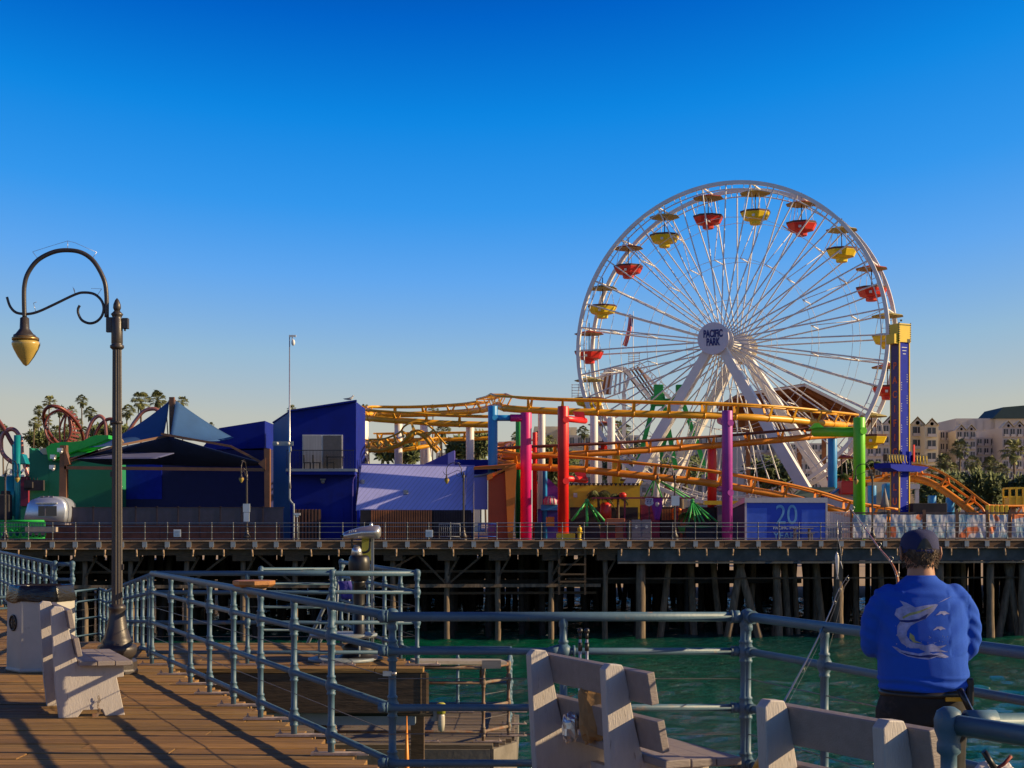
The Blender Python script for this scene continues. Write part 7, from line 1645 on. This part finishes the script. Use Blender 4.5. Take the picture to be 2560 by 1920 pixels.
# head
hy0 = 0.03; HZ = 1.568
mb.ball((0, hy0, HZ), (0.076, 0.096, 0.098), 24); mb.ball((0, hy0+0.02, HZ-0.055), (0.062, 0.072, 0.055), 16)
mb.ball((0, hy0+0.085, HZ-0.085), (0.028, 0.02, 0.02), 10)      # chin
mb.tube([(0, hy0+0.088, HZ+0.015), (0, hy0+0.112, HZ-0.028)], [0.011, 0.017], 8)   # nose
for sg in (-1, 1):
    mb.ball((sg*0.033, hy0+0.082, HZ-0.028), (0.022, 0.016, 0.02), 8); mb.ball((sg*0.031, hy0+0.085, HZ+0.022), (0.022, 0.012, 0.008), 8)
body = fuse('body', mb, 0.0055, M['skin'], man, 3)
for sg in (-1, 1):
    mb = MB(); c = Vector((sg*0.081, hy0-0.004, HZ-0.010)); mb.ball(c, (0.009, 0.020, 0.034), 12, M=Matrix.Rotation(sg*0.35, 3, 'Z')); mb.tube([c+Vector((sg*0.006, -0.014+0.02*0, -0.028)), c+Vector((sg*0.012, -0.022, 0.0)), c+Vector((sg*0.011, -0.012, 0.028)), c+Vector((sg*0.006, 0.01, 0.03))], 0.005, 8); part('ear', mb, M['skin'], man)
    mb = MB(); mb.ball((sg*0.031, hy0+0.093, HZ+0.008), 0.011, 10); part('eye', mb, M['frame'], man)
mb = MB(); mb.tube(catmull([(-0.024, hy0+0.088, HZ-0.058), (0, hy0+0.097, HZ-0.055), (0.024, hy0+0.088, HZ-0.058)], 4), 0.005, 6); part('mouth', mb, M['maroonwall'], man)
# hair: fringe of strands below the cap
rnd = random.Random(5); mb = MB(); vs = []; nn = 40
secs_ = [(1.60, 1.03), (1.57, 1.075), (1.535, 1.06), (1.505, 0.97), (1.49, 0.86)]
for (z, q) in secs_:
    for k in range(nn+1):
        a = R(158)+R(224)*k/nn; zz = z-HZ; rr = math.sqrt(max(0.05, 1-(zz/0.115)**2)); j = 1+0.03*noise.noise(Vector((k*0.9, z*40, 1)))
        side = abs(math.cos(a)); lift = 0.028*side**3 if z < 1.55 else 0
        vs.append((0.078*q*rr*math.cos(a)*j, hy0+0.098*q*rr*math.sin(a)*j, z+lift))
mb.add(vs, [(i*(nn+1)+k, i*(nn+1)+k+1, (i+1)*(nn+1)+k+1, (i+1)*(nn+1)+k) for i in range(len(secs_)-1) for k in range(nn)], True)
for i in range(420):
    a = R(rnd.uniform(160, 380)); z = rnd.uniform(1.50, 1.59); rr = math.sqrt(max(0.05, 1-((z-HZ)/0.115)**2)); p = Vector((0.080*rr*math.cos(a), hy0+0.101*rr*math.sin(a), z)); n_ = Vector((math.cos(a), math.sin(a), -1.2)).normalized()
    mb.tube([p, p+n_*rnd.uniform(0.010, 0.022)], [0.0022, 0.0008], 3, caps=False)
hr = part('hair', mb, M['hair'], man)
# cap
mb = MB(); vs = []; nn = 36; prof = [(0.0865, 1.558), (0.0875, 1.575), (0.0865, 1.60), (0.082, 1.63), (0.068, 1.652), (0.045, 1.664), (0.02, 1.668), (0.0005, 1.669)]
for (r_, z) in prof:
    for k in range(nn):
        a = 2*math.pi*k/nn; seam = 1-0.012*(abs(math.sin(a*3))**12 == 0)
        ry = r_*1.22; zz = z-0.012*math.sin(a) if z < 1.6 else z
        vs.append((r_*math.cos(a), hy0+0.004+ry*math.sin(a), zz+0.002*math.cos(3*a)))
mb.add(vs, [(i*nn+k, i*nn+(k+1) % nn, (i+1)*nn+(k+1) % nn, (i+1)*nn+k) for i in range(len(prof)-1) for k in range(nn)], True)
mb.ball((0, hy0, 1.670), (0.008, 0.008, 0.005), 8)
cp = part('cap', mb, M['cap'], man)
mb = MB(); pts = []; vs = []
for i in range(13):
    a = R(20+140*i/12); vs += [(0.085*math.cos(a), hy0+0.004+0.104*math.sin(a), 1.562), (0.088*math.cos(a), hy0+0.02+0.17*math.sin(a), 1.552-0.0*i), ]
mb.add(vs, [(2*i, 2*i+1, 2*i+3, 2*i+2) for i in range(12)], True); br_ = part('brim', mb, M['cap'], cp); q = br_.modifiers.new('s', 'SOLIDIFY'); q.thickness = 0.004
# half-moon opening and strap at the back of the cap
mb = MB(); arc = []
def capback(u, z): a = R(270)+u; r_ = 0.0885 if z < 1.61 else 0.0865; return Vector((r_*math.cos(a), hy0+0.004+r_*1.22*math.sin(a)-0.001, z))
pl = [capback(-0.42+0.84*i/12, 1.578+0.052*math.sin(math.pi*i/12)) for i in range(13)]+[capback(0.42-0.84*i/8, 1.578) for i in range(1, 8)]
cc = capback(0, 1.595)+Vector((0, -0.0, 0)); n_ = len(pl); mb.add(pl+[cc], [(i, (i+1) % n_, n_) for i in range(n_)], True); part('opening', mb, M['black'], cp)
mb = MB(); mb.tube([capback(-0.45+0.9*i/12, 1.572) for i in range(13)], 0.0055, 6); mb.box(capback(0.25, 1.572), (0.02, 0.008, 0.018)); part('strap', mb, M['cap'], cp)
# shirt
mb = MB()
loft(mb, [(0.01, 0.0, 0.925, 0.190, 0.145, .88), (0.01, 0.0, 0.94, 0.203, 0.157, .88), (0.01, 0.0, 0.99, 0.205, 0.158, .88), (0.005, 0.0, 1.07, 0.203, 0.155, .88), (0, 0, 1.17, 0.205, 0.148, .86), (0, 0, 1.26, 0.208, 0.135, .86), (0, 0, 1.33, 0.198, 0.122, .86), (0, 0, 1.375, 0.172, 0.105, .9), (0, 0, 1.41, 0.128, 0.088, .95), (0, 0.0, 1.438, 0.085, 0.077, 1), (0, 0.004, 1.462, 0.066, 0.070, 1)])
for s_ in (0, 1):
    sg = -1 if s_ == 0 else 1
    a = Vector(sho[s_]); e = Vector(elb[s_]); w_ = Vector(hands[s_])-Vector((0, 0.055, 0))
    limb(mb, [a+Vector((-sg*0.02, 0, -0.008)), a.lerp(e, 0.45)+Vector((sg*0.018, -0.006, 0.0)), e+Vector((0, -0.008, -0.005)), e.lerp(w_, 0.5)+Vector((sg*0.004, 0, -0.008)), w_], [0.066, 0.060, 0.053, 0.045, 0.036], sub=5)
shirt = fuse('shirt', mb, 0.007, M['shirt'], man, 8, 0.7)
# wrinkles as real displacement
me = shirt.data
cos_ = [0.0]*(3*len(me.vertices)); me.vertices.foreach_get('co', cos_); nor = [0.0]*(3*len(me.vertices)); me.vertex_normals.foreach_get('vector', nor)
for i in range(len(me.vertices)):
    x_, y_, z_ = cos_[3*i:3*i+3]
    ax = abs(x_)
    f1 = noise.noise(Vector((x_*4.5, y_*4, z_*16+ax*9)))*0.004*(1.0 if z_ < 1.28 else 0.7)
    f2 = 0.0
    if z_ < 1.0: f2 = 0.0045*math.sin(z_*150+3*math.sin(x_*14)+4*noise.noise(Vector((x_*6, 2, 0))))
    if ax > 0.2: f2 += 0.0022*math.sin(z_*95+x_*60+3*noise.noise(Vector((x_*9, y_*9, z_*9))))
    if 0.1 < ax < 0.21 and z_ > 1.1: f2 += 0.003*math.sin((z_*60-ax*55))
    if z_ > 1.36: f2 += 0.002*math.sin(z_*120+x_*8)
    for k in range(3): cos_[3*i+k] += nor[3*i+k]*(f1+f2)
me.vertices.foreach_set('co', cos_); me.update()
# collar, hem, seams
# printed marlin on the back: flat shapes draped onto the cloth
bvh = BVHTree.FromPolygons([tuple(cos_[3*i:3*i+3]) for i in range(len(me.vertices))], [tuple(p_.vertices) for p_ in me.polygons])
def drape(poly, m, name, off=0.0012, res=0.006):
    """poly in print coordinates (picture px of the enlarged crop), filled with small quads projected on the back"""
    pts = [((x_-1178)*0.3859/543.0+0.0, (1280+y_*0.3859)) for x_, y_ in poly]
    pts = [(a, CZ-(b-HY)*6.70/F) for a, b in pts]
    from mathutils.geometry import tessellate_polygon
    bm = bmesh.new(); vs_ = [bm.verts.new((a, 0, b)) for a, b in pts]
    for t in tessellate_polygon([[Vector((a, b, 0)) for a, b in pts]]):
        try: bm.faces.new([vs_[i] for i in t])
        except ValueError: pass
    for _ in range(5):
        ed = [e for e in bm.edges if e.calc_length() > res*1.6]
        if not ed: break
        bmesh.ops.subdivide_edges(bm, edges=ed, cuts=1); bmesh.ops.triangulate(bm, faces=bm.faces)
    for v in bm.verts:
        h = bvh.ray_cast(Vector((v.co.x, -1, v.co.z)), Vector((0, 1, 0)))
        v.co.y = (h[0].y if h[0] else -0.12)-off
    m2 = bpy.data.meshes.new(name); bm.to_mesh(m2); bm.free(); m2.materials.append(m); m2.polygons.foreach_set('use_smooth', [True]*len(m2.polygons))
    o = bpy.data.objects.new(name, m2); C.objects.link(o); o.parent = shirt; return o
tail = [(1010, 575), (1050, 590), (1100, 618), (1160, 605), (1230, 596), (1245, 600), (1215, 640), (1160, 690), (1110, 712), (1068, 735), (1045, 770), (1040, 800), (1062, 835), (1100, 850), (1150, 858), (1120, 880), (1060, 880), (1010, 850), (985, 800), (988, 740), (1010, 705), (975, 668), (985, 630), (1030, 608)]
drape(tail, M['print_grey'], 'print_fish')
drape([(1018, 680), (1060, 655), (1120, 640), (1190, 615), (1225, 608), (1170, 630), (1120, 655), (1060, 672), (1022, 692)], M['print_yellow'], 'print_stripe', 0.0022)
drape([(1000, 700), (1060, 700), (1120, 690), (1180, 655), (1160, 690), (1105, 708), (1050, 716), (1008, 712)], M['print_dark'], 'print_shade', 0.0022)
drape([(1228, 596), (1290, 572), (1340, 548), (1292, 566), (1245, 590)], M['print_grey'], 'print_bill')
drape([(1060, 780), (1085, 800), (1092, 830), (1140, 850), (1080, 842), (1056, 815)], M['print_yellow'], 'print_stripe', 0.0022)
for (x_, y_, s_) in ((1275, 655, 1.0), (1248, 752, 0.9)):
    drape([(x_-50*s_, y_+14*s_), (x_-20*s_, y_-12*s_), (x_+15*s_, y_-14*s_), (x_+45*s_, y_+6*s_), (x_+20*s_, y_+6*s_), (x_+5*s_, y_+14*s_), (x_-10*s_, y_+2*s_), (x_-30*s_, y_+10*s_)], M['print_grey'], 'print_dolphinfish')
wave = [(955, 870), (985, 878), (1010, 895), (1060, 905), (1110, 915), (1170, 900), (1200, 915), (1250, 905), (1305, 935), (1280, 942), (1220, 935), (1170, 952), (1110, 945), (1050, 935), (1000, 912)]
drape(wave, M['print_grey'], 'print_wave')
drape([(1000, 905), (1060, 920), (1120, 928), (1190, 918), (1240, 924), (1180, 940), (1110, 938), (1040, 925)], M['print_dark'], 'print_wave_shade', 0.0022)
drape([(1100, 855), (1150, 862), (1200, 850), (1230, 866), (1290, 860), (1240, 885), (1300, 905), (1220, 900), (1160, 905), (1120, 885)], M['print_grey'], 'print_splash')
rnd = random.Random(9); spl = MB()
for i in range(46):
    x_ = rnd.uniform(975, 1310); y_ = rnd.uniform(800, 900) if x_ > 1130 else rnd.uniform(730, 890)
    if 1010 < x_ < 1120 and y_ < 860: continue
    a = (x_-1178)*0.3859/543.0; b = CZ-(1280+y_*0.3859-HY)*6.70/F; h = bvh.ray_cast(Vector((a, -1, b)), Vector((0, 1, 0)))
    if h[0]: q = rnd.uniform(0.0012, 0.0034); y0 = h[0].y-0.0014; spl.add([(a-q, y0, b), (a, y0, b-q*1.3), (a+q, y0, b), (a, y0, b+q*1.3)], [(0, 1, 2, 3)])
part('print_spray', spl, M['print_grey'], shirt)
# trousers
mb = MB()
loft(mb, [(0.01, 0, 0.78, 0.185, 0.14, .85), (0.01, 0, 0.86, 0.198, 0.152, .85), (0.01, 0, 0.95, 0.195, 0.150, .88), (0.01, 0, 0.985, 0.19, 0.145, .88)])
for sg in (-1, 1):
    limb(mb, [(sg*0.095, 0.0, 0.84), (sg*0.112, 0.015, 0.50), (sg*0.118, 0.0, 0.14)], [0.115, 0.105, 0.09, 0.082, 0.078])
tr = fuse('trousers', mb, 0.009, M['trousers'], man, 5)
me = tr.data
for v in me.vertices: v.co += v.normal*(0.006*noise.noise(v.co*9)+0.004*noise.noise(Vector((v.co.x*6, v.co.y*6, v.co.z*22))))
mb = MB(); mb.tube([(0.01+0.190*math.cos(a), 0.146*math.sin(a), 0.92) for a in [i*math.pi/18 for i in range(36)]], 0.016, 6, closed=True); part('belt', mb, M['black'], man)
mb = MB(); mb.box((0.11, -0.152, 0.905), (0.075, 0.012, 0.018)); part('wallet_edge', mb, M['coaster'], man)
mb = MB(); mb.box((0.2, -0.07, 0.93), (0.035, 0.05, 0.13)); part('pouch', mb, M['black'], man, bevel=0.01)
for sg in (-1, 1):
    mb = MB(); mb.ball((sg*0.12, 0.06, 0.045), (0.052, 0.14, 0.05), 14); mb.box((sg*0.12, 0.06, 0.012), (0.10, 0.28, 0.024)); part('shoe', mb, M['black'], man)
# rod held by the man: butt at his right hip, tip up to the left
rd = thing('fishing_rod', 'brown fishing rod with gold windings held by the man, pointing up over the far pier', 'fishing rod', (MX+0.0, MY+0.33, 1.09))
ro = Vector(rd.location)
tipY = 8.9; tip = P(2127, 1272, tipY); grip = Vector((MX-0.02, MY+0.345, 1.10)); mid = P(2243, 1443, MY+0.62)
mb = MB(); ln = [grip+Vector((0.2, -0.15, -0.28)), grip, mid, P(2190, 1360, 7.9), tip]; q = catmull(ln, 8); mb.tube([p_-ro for p_ in q], [0.011-0.0085*(i/(len(q)-1)) for i in range(len(q))], 8); part('blank', mb, M['rodbrown'], rd)
mb = MB(); 
for t in (0.5, 0.62, 0.74, 0.86, 0.97):
    p_ = q[int(t*(len(q)-1))]-ro; mb.tube([p_+Vector((0.012*math.cos(a), 0, 0.02+0.012*math.sin(a))) for a in [k*math.pi/4 for k in range(8)]], 0.0013, 4, closed=True); mb.tube([p_-Vector((0.002, 0, 0.005)), p_+Vector((0, 0, 0.01))], 0.0055, 6)
part('line_guides', mb, M['bolt'], rd)
g1 = grip+Vector((0.2, -0.15, -0.28))
# second, butt section beside his right hip with reel
bt = thing('rod_butt', 'black rod butt with a silver reel standing beside the right hip of the man', 'fishing rod', (X(2420, 6.6), 6.6, 0.78)); bo = Vector(bt.location)
a = P(2398, 1722, 6.63)-bo; b_ = P(2424, 1775, 6.6)-bo; c_ = P(2446, 1802, 6.6)-bo
mb = MB(); mb.tube([a, b_], [0.014, 0.012], 10); part('grip', mb, M['black'], bt)
mb = MB(); mb.tube([b_, b_*0.8+c_*0.2, c_], [0.012, 0.018, 0.03], 12); mb.ball(b_.lerp(c_, 0.5)+Vector((0.012, -0.01, 0.0)), (0.03, 0.02, 0.022), 12); part('reel', mb, M['black'], bt)
mb = MB(); mb.tube([a+Vector((0.012, -0.012, 0)), b_+Vector((0.012, -0.012, 0)), c_+Vector((0.012, -0.02, 0))], 0.003, 5); mb.tube([b_+Vector((0.03, 0, 0.0)), c_+Vector((0.03, 0, 0))], 0.004, 5); part('reel_foot', mb, M['silver'], bt)
# leaning rod on the railing
r2_ = thing('fishing_rod', 'thin dark fishing rod leaning on the railing between the bench and the man', 'fishing rod', (1.6, 8.2, 0.3)); ro = Vector(r2_.location)
q = catmull([P(1930, 1820, 6.6), P(1955, 1765, 6.9), P(2030, 1625, 8.0), P(2075, 1530, 8.9), P(2095, 1478, 9.3), P(2121, 1438, 9.6)], 6)
mb = MB(); mb.tube([p_-ro for p_ in q], [0.007-0.0055*i/(len(q)-1) for i in range(len(q))], 7); part('blank', mb, M['rodblack'], r2_)
mb = MB()
for t in (0.35, 0.55, 0.72, 0.85, 0.97):
    p_ = q[int(t*(len(q)-1))]-ro; mb.tube([p_+Vector((0.010*math.cos(a), 0, 0.012*math.sin(a)-0.012)) for a in [k*math.pi/4 for k in range(8)]], 0.0012, 4, closed=True)
part('line_guides', mb, M['bolt'], r2_)
mb = MB(); mb.tube([p_-ro+Vector((0.012, 0, -0.02)) for p_ in q[6:]]+[P(2112, 1462, 9.5)-ro, P(2105, 1500, 9.3)-ro, P(2052, 1700, 8.4)-ro], 0.0008, 4); part('line', mb, M['cable'], r2_)
# caught fish hanging from the rod's line
yy = 8.9
fs_ = thing('fish', 'small silver bait fish hanging head up on a line in front of the far pier', 'fish', P(2093, 1412, yy)); fo3 = Vector(fs_.location)
mb = MB(); s_ = yy/F
ks = [(-33, 0.4), (-28, 3.2), (-18, 5.6), (-6, 5.6), (8, 4.4), (20, 2.6), (26, 1.2), (29, 1.6), (36, 4.2)]
vs = []; nn = 12
for i, (dy, w2) in enumerate(ks):
    for k in range(nn):
        a = 2*math.pi*k/nn; flat = 0.5 if i < 6 else 0.25; vs.append((w2*s_*math.cos(a)*0.9+s_*0.08*dy*0.3, w2*s_*math.sin(a)*flat, -dy*s_))
mb.add(vs, [(i*nn+k, i*nn+(k+1) % nn, (i+1)*nn+(k+1) % nn, (i+1)*nn+k) for i in range(len(ks)-1) for k in range(nn)]+[tuple(range(nn)), tuple((len(ks)-1)*nn+k for k in range(nn))], True)
part('body', mb, M['fishskin'], fs_)
mb = MB(); mb.ball((0.003, -0.006, 26*s_), 0.0025, 6); part('eye', mb, M['black'], fs_)
hl = thing('fishing_line', 'thin line with swivels holding the small silver fish', 'fishing line', P(2093, 1379, yy)); h0 = Vector(hl.location)
mb = MB(); mb.tube([P(2127, 1272, yy)-h0, P(2093, 1300, yy)-h0, P(2093, 1379, yy)-h0], 0.001, 4); mb.tube([P(2093, 1300, yy)-h0, P(2093, 1330, yy)-h0], 0.003, 5); part('line', mb, M['bolt'], hl)
mb = MB(); mb.tube([P(2094, 1340, yy)-h0, P(2102, 1378, yy)-h0, P(2104, 1400, yy)-h0], 0.0012, 4); mb.tube([P(2101, 1403, yy)-h0, P(2107, 1422, yy)-h0], [0.004, 0.0015], 6); part('lure', mb, M['frame'], hl)
print('objects', len(bpy.data.objects))
